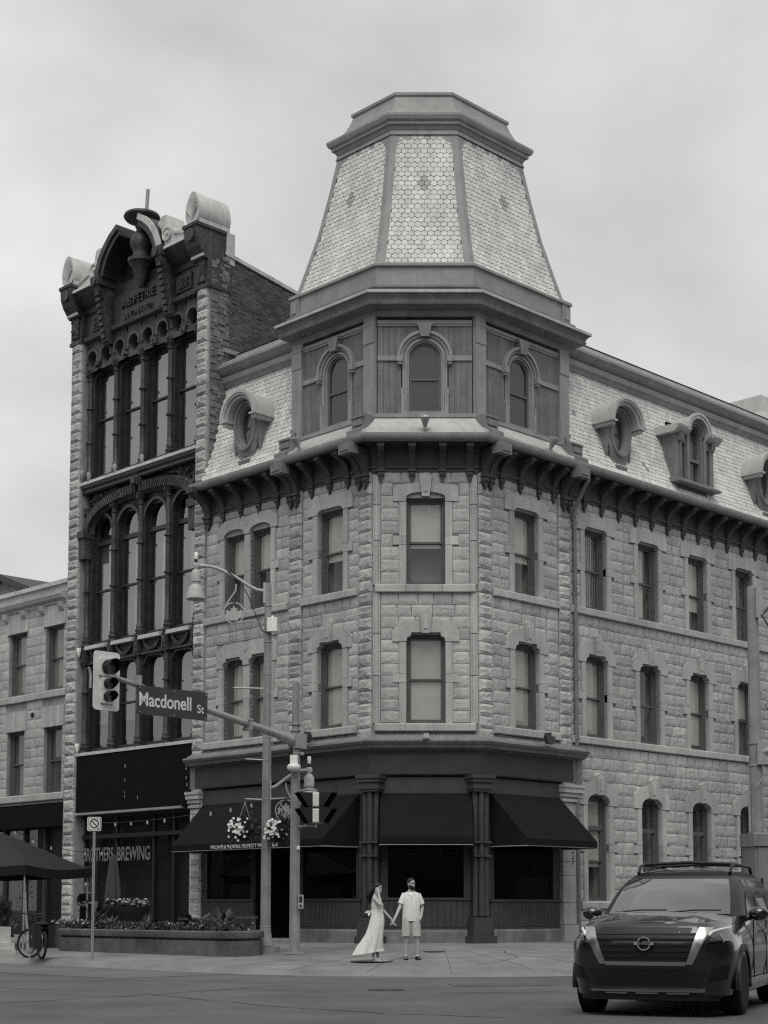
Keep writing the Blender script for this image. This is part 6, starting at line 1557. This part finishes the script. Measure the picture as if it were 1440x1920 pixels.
# belt deck behind the bonnet (closes the shell under the cabin)
dk = [p for p in top_ if p[1] > 1.2]
MB().loft([[(x, y, z-.004) for x, y, z in dk], [(-x, y, z-.004) for x, y, z in dk]], close=False).obj('deck', TRIMB, car, CAR)
# cabin: pillars and roof as a loft, glass set just proud of it
def cab(z):
    k = (z-1.12)/(1.74-1.12)
    yf = 1.18+.92*k+.24*k**5; yr = 4.86-.42*k**1.6; hw = .90-.15*k-.14*k**5
    return yf, yr, hw
rg = []
for z in (1.12, 1.25, 1.38, 1.5, 1.6, 1.68, 1.73):
    yf, yr, hw = cab(z); b = .30-.06*(z-1.12)
    rg.append([(0, yf, z), (hw*.5, yf+.03, z), (hw*.84, yf+.12, z), (hw*.97, yf+.27, z), (hw, yf+.45, z), (hw, 3.0, z), (hw, yr-.25, z), (hw*.85, yr, z), (0, yr, z)])
    rg[-1] += [(-x, y, zz) for x, y, zz in rg[-1][-2:0:-1]]
MB().loft(rg).obj('cabin', TRIMB, car, CAR, 50)
ro = MB(); ro.loft(rg[-2:])
yf, yr, hw = cab(1.73)
rf = []
for f in (1, .9, .7, .4, .05):
    rf.append([(x*f, (y-3.3)*(.12+.88*f)+3.3, 1.73+.075*(1-f*f)**.8) for x, y, z in rg[-1]])
ro.loft(rf, cap1=True)
roof = ro.obj('roof', PAINT, car, CAR, 50)
for y in (2.78, 3.85): MB().tube([(-.6, y, 1.845), (0, y-.02, 1.87), (.6, y, 1.845)], .022, 8).obj('roof_bar', TRIMB, car, CAR, 60)
def on_cab(u, z, off=.012):
    yf, yr, hw = cab(z); au = abs(u)
    prof = [(0, 0), (.5, .03), (.84, .12), (.97, .27)]
    for (a, b), (c, d) in zip(prof, prof[1:]):
        if au <= c: yy = b+(d-b)*(au-a)/(c-a); break
    return (u*hw, yf+yy-off, z+off*.6)
gs = []
for z in (1.19, 1.27, 1.38, 1.5, 1.58, 1.635): gs.append([on_cab(u, z) for u in [-.86+1.72*k/16 for k in range(17)]])
ws = MB().loft(gs, close=False).obj('windscreen', CGL, car, CAR, 60)
MB().loft([[(x, y+.02, z-.01) for x, y, z in r_i] for r_i in gs], close=False).obj('dark_lining', mat('cabin_dark', .03, .9), ws, CAR)
wp = MB()
for x0 in (-.62, .05): wp.tube([(x0, 1.17, 1.215), (x0+.3, 1.24, 1.245), (x0+.62, 1.28, 1.245)], .012, 6)
wp.obj('wiper', TRIMB, ws, CAR)
for s in (-1, 1):
    def sp_(y, z): yf, yr, hw = cab(z); return (s*(hw+.012), y, z)
    for (ya, yb, yc, yd) in ((1.85, 2.75, 2.72, 2.42), (2.85, 3.75, 3.7, 2.85), (3.85, 4.5, 4.25, 3.82)):
        MB().loft([[sp_(ya, 1.17), sp_((ya+yb)/2, 1.17), sp_(yb, 1.17)], [sp_((ya+yd)/2, 1.4), sp_((ya+yb+yc+yd)/4, 1.4), sp_((yb+yc)/2, 1.4)], [sp_(yd, 1.64), sp_((yd+yc)/2, 1.64), sp_(yc, 1.64)]], close=False).obj('side_window', CGL, car, CAR)
    # roof rail
    MB().tube([(s*.6, 2.45, 1.72), (s*.6, 2.58, 1.82), (s*.6, 2.8, 1.845), (s*.6, 4.1, 1.835), (s*.59, 4.3, 1.73)], .022, 8).obj('roof_rail', TRIMB, car, CAR, 60)
    # mirror
    mm = MB(); rgm = []
    for k, (y, w_, hh) in enumerate(((1.62, .02, .02), (1.64, .1, .075), (1.72, .125, .09), (1.82, .12, .085), (1.84, .1, .07))):
        rgm.append([(s*1.06+w_*math.cos(2*math.pi*j/14)*1.0, y, 1.2+hh*math.sin(2*math.pi*j/14)) for j in range(14)])
    mm.loft(rgm, cap0=True, cap1=True); mm.tube([(s*.9, 1.76, 1.14), (s*1.02, 1.74, 1.17)], .035, 8)
    mr_ = mm.obj('wing_mirror', PAINT, car, CAR, 60)
    MB().tube([(s*1.0, 1.628, 1.17), (s*1.14, 1.65, 1.17)], .012, 6).obj('indicator', TRIMB, mr_, CAR)
    # wheels
    for y in (.98, 3.88):
        W = CAR @ T(s*.86, y, .375) @ RY(90*s)
        t = MB().lathe([(.24, -.125), (.33, -.13), (.365, -.115), (.378, -.07), (.38, 0), (.378, .07), (.365, .115), (.33, .13), (.24, .125)], 32)
        wh = t.obj('tyre', RUB, car, W, 40)
        rm = MB().lathe([(.255, .05), (.25, .115), (.235, .12), (.225, .06), (.05, .03), (.05, .1), (0, .1)], 32)
        for k in range(10): rm.cbox(.14, 0, .085, .2, .035, .03, RZ(36*k))
        rm.obj('rim', ALLOY, wh, W, 40)
        # wheel arch lip
        A = MB().arch(0, .375, .40, .47, -.03, .02, -8, 188, 24, 1.0)
        A.obj('wheel_arch', TRIMB, car, CAR @ T(s*.975, y, 0) @ RZ(90*s), 40)
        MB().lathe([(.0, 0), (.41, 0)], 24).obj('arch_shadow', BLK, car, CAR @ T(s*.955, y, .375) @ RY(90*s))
    # door seams and handles
    dm = MB()
    for y in (1.72, 2.8, 3.75): dm.box(min(s*.985, s*1.0), max(s*.985, s*1.0), y-.006, y+.006, .42, 1.12)
    dm.obj('door_seam', BLK, car, CAR)
    for y in (2.6, 3.6): MB().cbox(s*1.005, y, .98, .03, .2, .03).obj('door_handle', CHROME, car, CAR)
    MB().box(min(s*.99, s*1.015), max(s*.99, s*1.015), 1.35, 3.5, .36, .42).obj('sill_trim', CHROME, car, CAR)
# front end, laid on the nose surface
def nose(x, z, off=.012):
    h_ = contour(min(z, 1.075)); ax = abs(x)
    for (xa, ya), (xb, yb) in zip(h_, h_[1:]):
        if xa <= ax <= xb: y = ya+(yb-ya)*(ax-xa)/max(1e-6, xb-xa); break
    else: y = 1.0
    return (x, y-off, z)
def patch(P, name, m, par, off=.012, nx=8, nz=4, thick=.02):
    """four corner patch (bl, br, tr, tl) wrapped on the nose, with edge depth"""
    mb = MB(); A = []; 
    for k in range(nz+1):
        v = k/nz; row = []
        for i in range(nx+1):
            u = i/nx; x = (P[0][0]*(1-u)+P[1][0]*u)*(1-v)+(P[3][0]*(1-u)+P[2][0]*u)*v; z = (P[0][1]*(1-u)+P[1][1]*u)*(1-v)+(P[3][1]*(1-u)+P[2][1]*u)*v
            row.append(nose(x, z, off))
        A.append(row)
    mb.loft(A, close=False)
    ed = A[0]+[r_i[-1] for r_i in A[1:]]+A[-1][-2::-1]+[r_i[0] for r_i in A[-2:0:-1]]
    mb.loft([ed, [(x, y+thick, z) for x, y, z in ed]])
    return mb.obj(name, m, par, CAR, 40)
gr_ = patch([(-.5, .64), (.5, .64), (.67, 1.045), (-.67, 1.045)], 'grille', TRIMB, car, .004)
for k in range(5):
    z = .70+.066*k; e = .46+.16*(z-.64)/.36; patch([(-e, z), (e, z), (e, z+.02), (-e, z+.02)], 'grille_bar', BLK, gr_, .016, 10, 1)
for s in (-1, 1):
    f = lambda L: [(s*x, z) for x, z in L] if s > 0 else [(s*x, z) for x, z in (L[1], L[0], L[3], L[2])]
    patch(f([(.47, .62), (.545, .62), (.77, 1.05), (.62, 1.05)]), 'grille_strip', CHROME, gr_, .03)
    hd = patch(f([(.74, .89), (.94, .91), (.90, 1.04), (.775, 1.03)]), 'headlamp', HLG, car, .014)
    patch(f([(.715, .875), (.93, .895), (.935, .908), (.72, .888)]), 'lamp_trim', CHROME, hd, .024)
    MB().tube([nose(s*x, z, .024) for x, z in ((.735, .955), (.745, .985), (.775, 1.005), (.83, 1.025), (.885, 1.045))], [.014, .019, .017, .014, .008], 8).obj('running_lamp', LED, hd, CAR, 60)
    patch(f([(.7, .42), (.9, .45), (.93, .62), (.78, .58)]), 'corner_vent', BLK, car, .008)
    MB().lathe([(.0, -.02), (.05, -.015), (.055, 0)], 14, T(*nose(s*.86, .93, .02)) @ RX(90)).obj('lamp_lens', CHROME, hd, CAR)
patch([(-.47, .605), (.47, .605), (.485, .65), (-.485, .65)], 'grille_strip', CHROME, gr_, .034, 12, 1)
patch([(-.62, .37), (.62, .37), (.7, .56), (-.7, .56)], 'air_intake', BLK, car, .006)
sk = patch([(-.66, .30), (.66, .30), (.68, .325), (-.68, .325)], 'skid_strip', CHROME, car, .03, 12, 1)
for x in (-.36, 0, .36): patch([(x-.13, .275), (x+.13, .275), (x+.13, .292), (x-.13, .292)], 'skid_insert', CHROME, sk, .03, 4, 1)
patch([(-.8, .20), (.8, .20), (.86, .30), (-.86, .30)], 'bumper_lip', TRIMB, car, .0, 12, 1)
MB().box(-.8, .8, .25, 4.7, .2, .3).obj('underbody', BLK, car, CAR)
bx, by, bz = nose(0, .86, .05)
bd = MB().arch(0, bz, .068, .08, by-.012, by+.02, 12, 168, 18).arch(0, bz, .068, .08, by-.012, by+.02, 192, 348, 18).box(-.115, .115, by-.02, by+.02, bz-.016, bz+.016).obj('badge', CHROME, car, CAR)
text('NISSAN', .05, TRIMB, 'lettering', bd, CAR @ T(0, by-.022, bz), .001, .95, bold=.002)

# ================================================================= the couple
SKIN = mat('skin', .42, .6, .06, 12, spec=.4)
HAIR = mat('dark_hair', .012, .5, .25, 30)
LINEN = mat('white_linen', .74, .85, .05, 6, .25, 30, spec=.2)
SHORT = mat('pale_shorts', .52, .85, .06, 9, .2, 60, spec=.2)
SHIRT = mat('white_shirt', .74, .85, .05, 9, .25, 40, spec=.2)
SHOE = mat('dark_sandal', .03, .6)
LIP = mat('lips', .16, .5)
def skin(name, J, E, m, par, M, root=0, sub=2):
    """one continuous body grown over a skeleton with the Skin modifier"""
    me = bpy.data.meshes.new(name); me.from_pydata([j[:3] for j in J], E, []); me.materials.append(m)
    o = link(bpy.data.objects.new(name, me), par, M)
    o.modifiers.new('skin', 'SKIN')
    if not me.skin_vertices: me.attributes.new('dummy', 'FLOAT', 'POINT') if False else None
    lay_ = me.skin_vertices[0].data if len(me.skin_vertices) else None
    if lay_ is None:
        bm = bmesh.new(); bm.from_mesh(me); bm.verts.layers.skin.verify(); bm.to_mesh(me); bm.free(); lay_ = me.skin_vertices[0].data
    for i, j in enumerate(J):
        r = j[3]; lay_[i].radius = (r, j[4] if len(j) > 4 else r); lay_[i].use_root = (i == root)
    s = o.modifiers.new('sub', 'SUBSURF'); s.levels = sub; s.render_levels = sub
    for p in me.polygons: p.use_smooth = True
    o.modifiers['skin'].use_smooth_shade = True
    return o
def head(par, M, beard=False, hairlong=False):
    """skull with brow, nose, mouth, chin, ears; faces -y"""
    hm = MB(); n = 20; rings = []
    prof = [(-.115, .034, .045, -.03), (-.105, .05, .06, -.03), (-.08, .058, .078, -.018), (-.045, .066, .088, -.006), (0, .071, .094, 0), (.04, .073, .097, .004), (.08, .068, .09, .008), (.11, .05, .068, .012), (.128, .02, .03, .014)]
    for z, a, b, y in prof:
        row = []
        for k in range(n):
            t = 2*math.pi*k/n; x, yy = a*math.sin(t), -b*math.cos(t)+y
            d = math.exp(-(t if t < math.pi else t-2*math.pi)**2/.06)
            yy -= d*(.022*math.exp(-((z+.022)/.02)**2)+.006*math.exp(-((z+.062)/.012)**2)+.008*math.exp(-((z-.03)/.02)**2)+.008*math.exp(-((z+.1)/.02)**2))
            e = math.exp(-((abs(t if t < math.pi else t-2*math.pi)-.42)/.16)**2); yy += e*.008*math.exp(-((z-.005)/.014)**2)
            row.append((x, yy, z))
        rings.append(row)
    hm.loft(rings, cap0=True, cap1=True)
    for s in (-1, 1):
        hm.lathe([(0, -.012), (.018, -.008), (.026, 0), (.018, .006), (0, .008)], 10, T(s*.072, .012, -.008) @ RY(90*s) @ S(1.25, .75, 1))
    h = hm.obj('head', SKIN, par, M, 70)
    ey = MB()
    for s in (-1, 1): ey.lathe([(0, -.007), (.008, -.004), (.011, 0)], 10, T(s*.03, -.083, .004) @ RX(90))
    ey.obj('eyes', BLK, h, M)
    MB().tube([(-.026, -.087, -.062), (0, -.094, -.065), (.026, -.087, -.062)], [.004, .007, .004], 6).obj('mouth', LIP, h, M)
    br_ = MB()
    for s in (-1, 1): br_.tube([(s*.014, -.092, .026), (s*.032, -.09, .031), (s*.05, -.078, .026)], .004, 5)
    br_.obj('eyebrows', HAIR, h, M)
    return h
def cap_hair(par, M, back=.0, low=-.02):
    hm = MB(); n = 20; rings = []
    for z, a, b, y in ((low, .078, .075, .035), (.02, .079, .082, .03), (.05, .08, .1, .014), (.085, .075, .098, .012), (.115, .057, .077, .014), (.138, .02, .03, .016)):
        rings.append([(a*math.sin(2*math.pi*k/n), max(-b*math.cos(2*math.pi*k/n)+y, -.02 if z < .045 else -1)+.004*math.sin(k*5), z) for k in range(n)])
    hm.loft(rings, cap1=True); return hm.obj('hair', HAIR, par, M, 70)
def hand(mb_J, E, wrist, fwd, side, down, sc_=1.0, curl=.3, start=None, spread=.22):
    """palm plus four unequal fingers and a thumb as a branch of the skeleton"""
    w_ = Vector(wrist); f = Vector(fwd).normalized(); s = Vector(side).normalized(); d = Vector(down).normalized()
    k0 = len(mb_J)
    mb_J.append((*(w_+f*.045*sc_), .024*sc_)); E.append((start, k0))
    for i, L in enumerate((.072, .08, .074, .058)):
        o = (i-1.5)*.019*sc_; b = w_+f*.085*sc_+s*o
        k = len(mb_J); mb_J.append((*b, .0088*sc_)); E.append((k0, k))
        m1 = b+(f*math.cos(curl)+d*math.sin(curl)+s*(i-1.5)*spread*.2)*L*.5*sc_; mb_J.append((*m1, .0082*sc_)); E.append((k, k+1))
        m2 = m1+(f*math.cos(curl*2.4)+d*math.sin(curl*2.4))*L*.5*sc_; mb_J.append((*m2, .007*sc_)); E.append((k+1, k+2))
    k = len(mb_J); t0 = w_+f*.035*sc_-s*.034*sc_; mb_J.append((*t0, .011*sc_)); E.append((k0, k))
    mb_J.append((*(t0+(f*.8-s*.45+d*.3)*.04*sc_), .0095*sc_)); E.append((k, k+1)); mb_J.append((*(t0+(f*1.0-s*.25+d*.5)*.068*sc_), .008*sc_)); E.append((k+1, k+2))
def cloth(rings, name, m, par, M, sm=70, fold=0, nf=9, seed=0, cap0=False, cap1=False):
    """rings: (cx, cy, z, rx, ry[, fold]) elliptical sections from top to bottom"""
    r = random.Random(seed); ph = [r.uniform(0, 6) for _ in range(3)]; n = 40; L = []
    for q_ in rings:
        cx, cy, z, rx, ry = q_[:5]; fo = q_[5] if len(q_) > 5 else fold; row = []
        for k in range(n):
            t = 2*math.pi*k/n; e = 1+fo*(math.sin(nf*t+ph[0]+z*2)*.6+math.sin((nf+4)*t+ph[1]-z*3)*.4)
            row.append((cx+rx*e*math.cos(t), cy+ry*e*math.sin(t), z+(q_[6]*math.cos(t) if len(q_) > 6 else 0)))
        L.append(row)
    mb = MB(); mb.loft(L, cap0=cap0, cap1=cap1); return mb.obj(name, m, par, M, sm)
# hands meet here (world)
HX, HY = -.195, 34.5
# ---- man
MX, MY = .2, 34.75; MM = T(MX, MY, gz(MX, MY)+.012)
man = empty('person', MM, 'bearded person in white short sleeved shirt and pale shorts holding hands', 'person', 'couple on the pavement')
hx, hy, hz = HX-MX, HY-MY, .80
J = [(0, .02, .93, .135, .1), (0, .02, 1.10, .14, .1), (0, .02, 1.27, .155, .105), (.0, .03, 1.42, .09, .075), (0, .02, 1.50, .056), (0, .005, 1.58, .05)]
E = [(0, 1), (1, 2), (2, 3), (3, 4), (4, 5)]
def add(j, p): J.append(j); E.append((p, len(J)-1)); return len(J)-1
sR = add((-.165, .03, 1.40, .06), 3); eR = add((-.245, -.04, 1.14, .042), sR); wR = add((hx+.035, hy+.02, hz+.09, .028), eR)
sL = add((.165, .03, 1.40, .06), 3); eL = add((.245, .07, 1.13, .042), sL); wL = add((.215, -.02, .92, .03), eL)
hand(J, E, J[wR][:3], (-.35, -.3, -1), (.5, -.85, 0), (-.8, 0, -.3), 1.05, .5, wR); hand(J, E, J[wL][:3], (-.25, -.2, -1), (0, 1, 0), (-1, 0, 0), 1.05, .35, wL)
for s, fx, fy in ((-1, -.115, -.02), (1, .135, -.05)):
    h_ = add((s*.095, .02, .86, .088), 0); k_ = add((s*.105+.01, .0, .48, .058), h_); c_ = add((fx, .03, .34, .056), k_); a_ = add((fx, .03, .09, .035), c_); b_ = add((fx, .02, .045, .04), a_)
    add((fx+(.02 if s > 0 else -.005), -.09, .03, .036, .024), b_); add((fx+(.045 if s > 0 else -.01), -.165, .022, .03, .018), len(J)-1)
mb_ = skin('body', J, E, SKIN, man, MM)
HMm = MM @ T(0, -.01, 1.64) @ RZ(38) @ RX(-4)
hd_ = head(man, HMm); cap_hair(hd_, HMm)
bdm = MB(); n = 14; rw_ = []
for z, a, b, y in ((-.066, .066, .085, -.010), (-.085, .062, .086, -.014), (-.108, .053, .076, -.022), (-.13, .03, .05, -.03)):
    rw_.append([(a*1.04*math.sin(t), -b*1.05*math.cos(t)+y+(.004 if abs(t) > .9 else 0), z+(.045*abs(t)/1.5 if z > -.07 else 0)) for t in [-1.65+3.3*k/n for k in range(n+1)]])
bdm.loft(rw_, close=False); bdm.obj('beard', HAIR, hd_, HMm, 70)
gl_ = MB()
for s in (-1, 1): gl_.arch(s*.033, .004, .021, .026, -.104, -.1, 0, 360, 16, .8); gl_.tube([(s*.058, -.1, .008), (s*.074, .01, .006)], .003, 5)
gl_.box(-.009, .009, -.104, -.1, .004, .009); gl_.obj('glasses', BLK, hd_, HMm)
cloth([(0, .02, 1.475, .075, .07), (0, .025, 1.455, .12, .085), (0, .025, 1.42, .185, .108), (0, .02, 1.34, .205, .125, .01), (0, .01, 1.22, .197, .13, .02), (0, .01, 1.08, .19, .135, .03), (0, .01, .95, .192, .135, .035), (0, .01, .85, .2, .138, .04), (.0, .01, .83, .2, .137, .04)], 'shirt', SHIRT, man, MM, nf=7, seed=3)
def sleeve(p0, p1, r0, r1, par, M, m=SHIRT):
    mb = MB(); a, b = Vector(p0), Vector(p1); mb.tube([a, a.lerp(b, .3), a.lerp(b, .7), b], [r0, r0*1.02, (r0+r1)/2*1.03, r1], 14, False); return mb.obj('sleeve', m, par, M, 70)
sleeve((-.13, .028, 1.415), (-.226, -.02, 1.2), .078, .072, man, MM); sleeve((.13, .028, 1.415), (.228, .055, 1.2), .078, .072, man, MM)
MB().add([(-.075, -.06, 1.48), (0, -.085, 1.40), (-.045, -.1, 1.385), (-.1, -.07, 1.43)], [(0, 1, 2, 3)]).add([(.075, -.06, 1.48), (0, -.085, 1.40), (.045, -.1, 1.385), (.1, -.07, 1.43)], [(0, 1, 2, 3)]).add([(-.075, -.05, 1.485), (.075, -.05, 1.485), (.07, .07, 1.51), (-.07, .07, 1.51)], [(0, 1, 2, 3)]).obj('collar', SHIRT, man, MM)
pk = MB(); pk.box(-.008, .014, -.118, -.11, .86, 1.39)
pk.obj('placket', SHIRT, man, MM)
sh = MB()
for s in (-1, 1):
    rr_ = []
    for z, cx, r, ry in ((.90, s*.088, .105, .125), (.80, s*.092, .112, .125), (.68, s*.1, .108, .115), (.52, s*.112, .1, .104), (.50, s*.112, .1, .103)):
        rr_.append([(cx+r*math.cos(2*math.pi*k/24)*(1+.02*math.sin(5*k)), .01+ry*math.sin(2*math.pi*k/24), z) for k in range(24)])
    sh.loft(rr_)
sh.obj('shorts', SHORT, man, MM, 70)
for s, fx, fy, a in ((-1, -.118, -.065, 0), (1, .155, -.075, -18)):
    F_ = MM @ T(fx, fy, 0) @ RZ(a)
    sn = MB().poly_z([(.052*math.sin(t)*(1.0 if math.cos(t) < 0 else .9), -.14*math.cos(t)) for t in [2*math.pi*k/16 for k in range(16)]], -.012, .014)
    for y in (-.06, .0): sn.arch(0, .005, .047, .056, y-.025, y+.02, 0, 180, 10, 1.1)
    sn.obj('sandal', SHOE, man, F_, 40)
# ---- woman, turned to the right of the picture, hand raised to her ear
WX, WY = -.57, 34.3; WM = T(WX, WY, gz(WX, WY)+.012)
woman = empty('person', WM, 'dark haired person in long white dress with hand raised to the ear', 'person', 'couple on the pavement')
hx, hy, hz = HX-WX, HY-WY, .80
J = [(0, 0, .90, .125, .115), (.01, 0, 1.05, .105, .11), (0, 0, 1.22, .11, .12), (-.015, 0, 1.36, .075, .08), (0, 0, 1.44, .046), (.015, 0, 1.5, .044)]
E = [(0, 1), (1, 2), (2, 3), (3, 4), (4, 5)]
sR = add((-.02, -.15, 1.34, .05), 3); eR = add((.12, -.27, 1.19, .041), sR); wR = add((.06, -.15, 1.45, .026), eR)
sL = add((-.01, .15, 1.34, .05), 3); eL = add((.14, .19, 1.1, .038), sL); wL = add((hx-.03, hy+.0, hz+.09, .025), eL)
hand(J, E, J[wR][:3], (-.25, .22, 1), (.9, .1, .2), (-.1, 1, 0), .95, .3, wR); hand(J, E, J[wL][:3], (.45, 0, -1), (.5, .85, 0), (.8, 0, -.3), .95, .5, wL)
for s in (-1, 1):
    h_ = add((0, s*.085, .84, .085), 0); k_ = add((.02, s*.075, .47, .055), h_); c_ = add((-.01+s*.03, s*.07, .32, .05), k_); a_ = add((-.0+s*.045, s*.065, .085, .032), c_); b_ = add((.0+s*.045, s*.065, .04, .036), a_)
    add((.1+s*.045, s*.068, .028, .032, .022), b_); add((.165+s*.045, s*.068, .02, .027, .015), len(J)-1)
skin('body', J, E, SKIN, woman, WM)
HW = WM @ T(.035, 0, 1.565) @ RZ(78) @ RX(4) @ S(.95, .95, .95)
hd_ = head(woman, HW); cap_hair(hd_, HW, low=-.05)
hr = MB(); r = random.Random(5)
for k in range(34):
    x0, y0 = r.uniform(-.06, .06), r.uniform(.05, .1); p = [(x0, y0, r.uniform(-.02, .08)), (x0*1.3+r.uniform(-.03, .03), y0+.06, -.08), (x0*1.5+r.uniform(-.05, .05), y0+.09+r.uniform(-.03, .05), -.2), (x0*1.2+r.uniform(-.06, .06), y0+.07+r.uniform(-.04, .08), -.32+r.uniform(-.05, .06))]
    hr.tube(p, [.022, .03, .027, .01], 6)
hr.obj('long_hair', HAIR, hd_, HW, 70)
cloth([(.0, 0, 1.30, .088, .115), (.02, 0, 1.25, .122, .138), (.03, 0, 1.2, .135, .14), (.02, 0, 1.12, .115, .128), (.02, 0, 1.1, .113, .126)], 'bodice', LINEN, woman, WM, nf=11, seed=2)
cloth([(.02, 0, 1.11, .115, .128, .01), (.03, 0, 1.0, .135, .145, .015), (.03, 0, .9, .155, .16, .02), (.01, 0, .75, .17, .17, .035), (-.03, .01, .58, .195, .185, .05), (-.085, .02, .42, .24, .2, .065), (-.12, .03, .3, .27, .2, .12, -.02), (-.155, .03, .2, .30, .21, .17, .035), (-.165, .03, .17, .315, .215, .19, .045)], 'skirt', LINEN, woman, WM, nf=8, seed=6)
st_ = MB()
for s in (-1, 1): st_.tube([(.06, s*.07, 1.29), (.02, s*.085, 1.38), (-.05, s*.07, 1.38), (-.085, s*.05, 1.28)], .011, 6)
st_.obj('strap', LINEN, woman, WM, 60)
bw_ = MB()
for a in (60, 120, 200, 250): bw_.add([RY(a) @ Vector(p) for p in ((0, -.01, 0), (.03, -.025, .07), (0, -.03, .13), (-.03, -.02, .08))], [(0, 1, 2, 3)])
bw_.obj('bow', LINEN, woman, WM @ T(-.12, -.06, 1.08))
for s in (-1, 1):
    MB().poly_z([(.105+s*.045+.115*math.cos(t), s*.067+.04*math.sin(t)) for t in [2*math.pi*k/14 for k in range(14)]], -.012, .012).obj('sandal', SHORT, woman, WM)

# ---- mannequin in the patio
NM = at(-9.2, 46.0); mq = empty('mannequin', NM, 'pale faceless mannequin in a dark t-shirt standing by the brewery window', 'mannequin')
J = [(0, 0, .95, .13, .1), (0, 0, 1.2, .14, .1), (0, 0, 1.42, .09, .07), (0, 0, 1.52, .05), (0, -.01, 1.6, .06), (0, -.01, 1.7, .085), (0, 0, 1.77, .05)]
E = [(0, 1), (1, 2), (2, 3), (3, 4), (4, 5), (5, 6)]
sR = add((-.16, 0, 1.4, .055), 2); eR = add((-.25, -.05, 1.14, .04), sR); wR = add((-.04, -.24, 1.1, .03), eR)
sL = add((.16, 0, 1.4, .055), 2); eL = add((.25, -.03, 1.15, .04), sL); wL = add((.08, -.25, 1.18, .03), eL)
hand(J, E, J[wR][:3], (1, -.1, .2), (0, -.3, 1), (0, 1, 0), 1.0, .4, wR); hand(J, E, J[wL][:3], (-1, -.1, .1), (0, -.3, 1), (0, 1, 0), 1.0, .4, wL)
for s in (-1, 1): h_ = add((s*.09, 0, .88, .085), 0); k_ = add((s*.1, 0, .48, .055), h_); a_ = add((s*.11, .02, .07, .035), k_); add((s*.12, -.12, .03, .03), a_)
skin('body', J, E, mat('mannequin_skin', .42, .6), mq, NM)
cloth([(0, 0, 1.47, .08, .075), (0, 0, 1.43, .17, .1), (0, 0, 1.34, .2, .125), (0, 0, 1.15, .18, .125), (0, 0, .95, .19, .13)], 'shirt', BLK, mq, NM)
sleeve((-.13, 0, 1.42), (-.22, -.03, 1.22), .075, .068, mq, NM, BLK); sleeve((.13, 0, 1.42), (.22, -.02, 1.22), .075, .068, mq, NM, BLK)
cloth([(0, 0, 1.0, .18, .13), (0, 0, .6, .2, .13), (0, 0, .12, .17, .11)], 'trousers', BLK, mq, NM)
# ================================================================= bicycle leaning at the kerb
BK = at(-9.2, 39.12) @ RZ(-60)
BKF = BK @ T(.98) @ S(-1, 1, 1)
bk = empty('bicycle', BK, 'black bicycle with panniers parked on the kerb by the planter', 'bicycle')
def wheel(M, par):
    w_ = MB(); n = 28; R0 = .34
    w_.tube([(R0*math.cos(2*math.pi*k/n), 0, R0*math.sin(2*math.pi*k/n)) for k in range(n+1)], .034, 8, False)
    o = w_.obj('wheel', RUB, par, M, 60)
    s = MB(); s.tube([((R0-.035)*math.cos(2*math.pi*k/n), 0, (R0-.035)*math.sin(2*math.pi*k/n)) for k in range(n+1)], .012, 6, False)
    for k in range(20): a = 2*math.pi*k/20; s.tube([(0, .02*(-1)**k, 0), ((R0-.04)*math.cos(a), 0, (R0-.04)*math.sin(a))], .0025, 3)
    s.lathe([(.02, -.04), (.02, .04)], 8, RX(90)); s.obj('rim', METAL, o, M); return o
wheel(BK @ T(0, 0, .36) @ RZ(38), bk); wheel(BK @ T(.98, 0, .36), bk)
BKM = mat('bicycle_paint', .015, .4)
f = MB()
for a, b in (((0, 0, .36), (.42, 0, .3)), ((.42, 0, .3), (.28, 0, .82)), ((0, 0, .36), (.32, 0, .7)), ((.42, 0, .3), (.84, 0, .72)), ((.31, 0, .72), (.82, 0, .82)), ((.8, 0, .92), (.98, 0, .36)), ((.28, 0, .8), (.24, 0, .98))): f.tube([a, b], .018, 8)
f.obj('frame', BKM, bk, BKF, 60)
MB().tube([(.8, 0, .9), (.78, 0, 1.04)], .016, 8).tube([(.66, .3, 1.1), (.8, .2, 1.08), (.82, 0, 1.06), (.8, -.2, 1.08), (.66, -.3, 1.1)], .014, 8).obj('handlebar', BKM, bk, BKF, 60)
MB().add([(.08, -.08, 1.0), (.08, .08, 1.0), (.2, .06, 1.02), (.38, 0, 1.0), (.2, -.06, 1.02), (.2, 0, .95)], [(0, 1, 2, 3, 4), (0, 5, 1), (1, 5, 2), (2, 5, 3), (3, 5, 4), (4, 5, 0)]).obj('saddle', BLK, bk, BKF)
MB().box(-.25, .3, -.06, .06, .74, .76).tube([(-.15, .05, .75), (0, .05, .4)], .008, 5).tube([(-.15, -.05, .75), (0, -.05, .4)], .008, 5).obj('rack', BKM, bk, BKF)
PN = mat('pannier_cloth', .014, .85)
for s in (-1, 1):
    p = MB().poly_y([(-.26, .28), (.2, .28), (.24, .8), (-.24, .82)], s*.17-.08, s*.17+.08).obj('pannier', PN, bk, BKF)
    MB().poly_y([(-.03, .5), (.05, .5), (.01, .57)], s*.17-.084, s*.17-.081).obj('reflector', METAL, p, BKF)
MB().lathe([(0, -.07), (.16, -.05), (.2, 0), (.16, .05), (0, .07)], 12, T(0, 0, .84) @ S(1.3, .8, 1)).obj('rack_bag', PN, bk, BKF, 50)
MB().tube([(.42, -.03, .3), (.5, -.1, .14)], .012, 6).cbox(.52, -.14, .13, .09, .06, .02).tube([(.4, .0, .32), (.2, -.22, .02)], .01, 6).lathe([(.09, -.005), (.09, .005)], 18, T(.42, -.04, .3) @ RX(90)).obj('crank', BKM, bk, BKF)
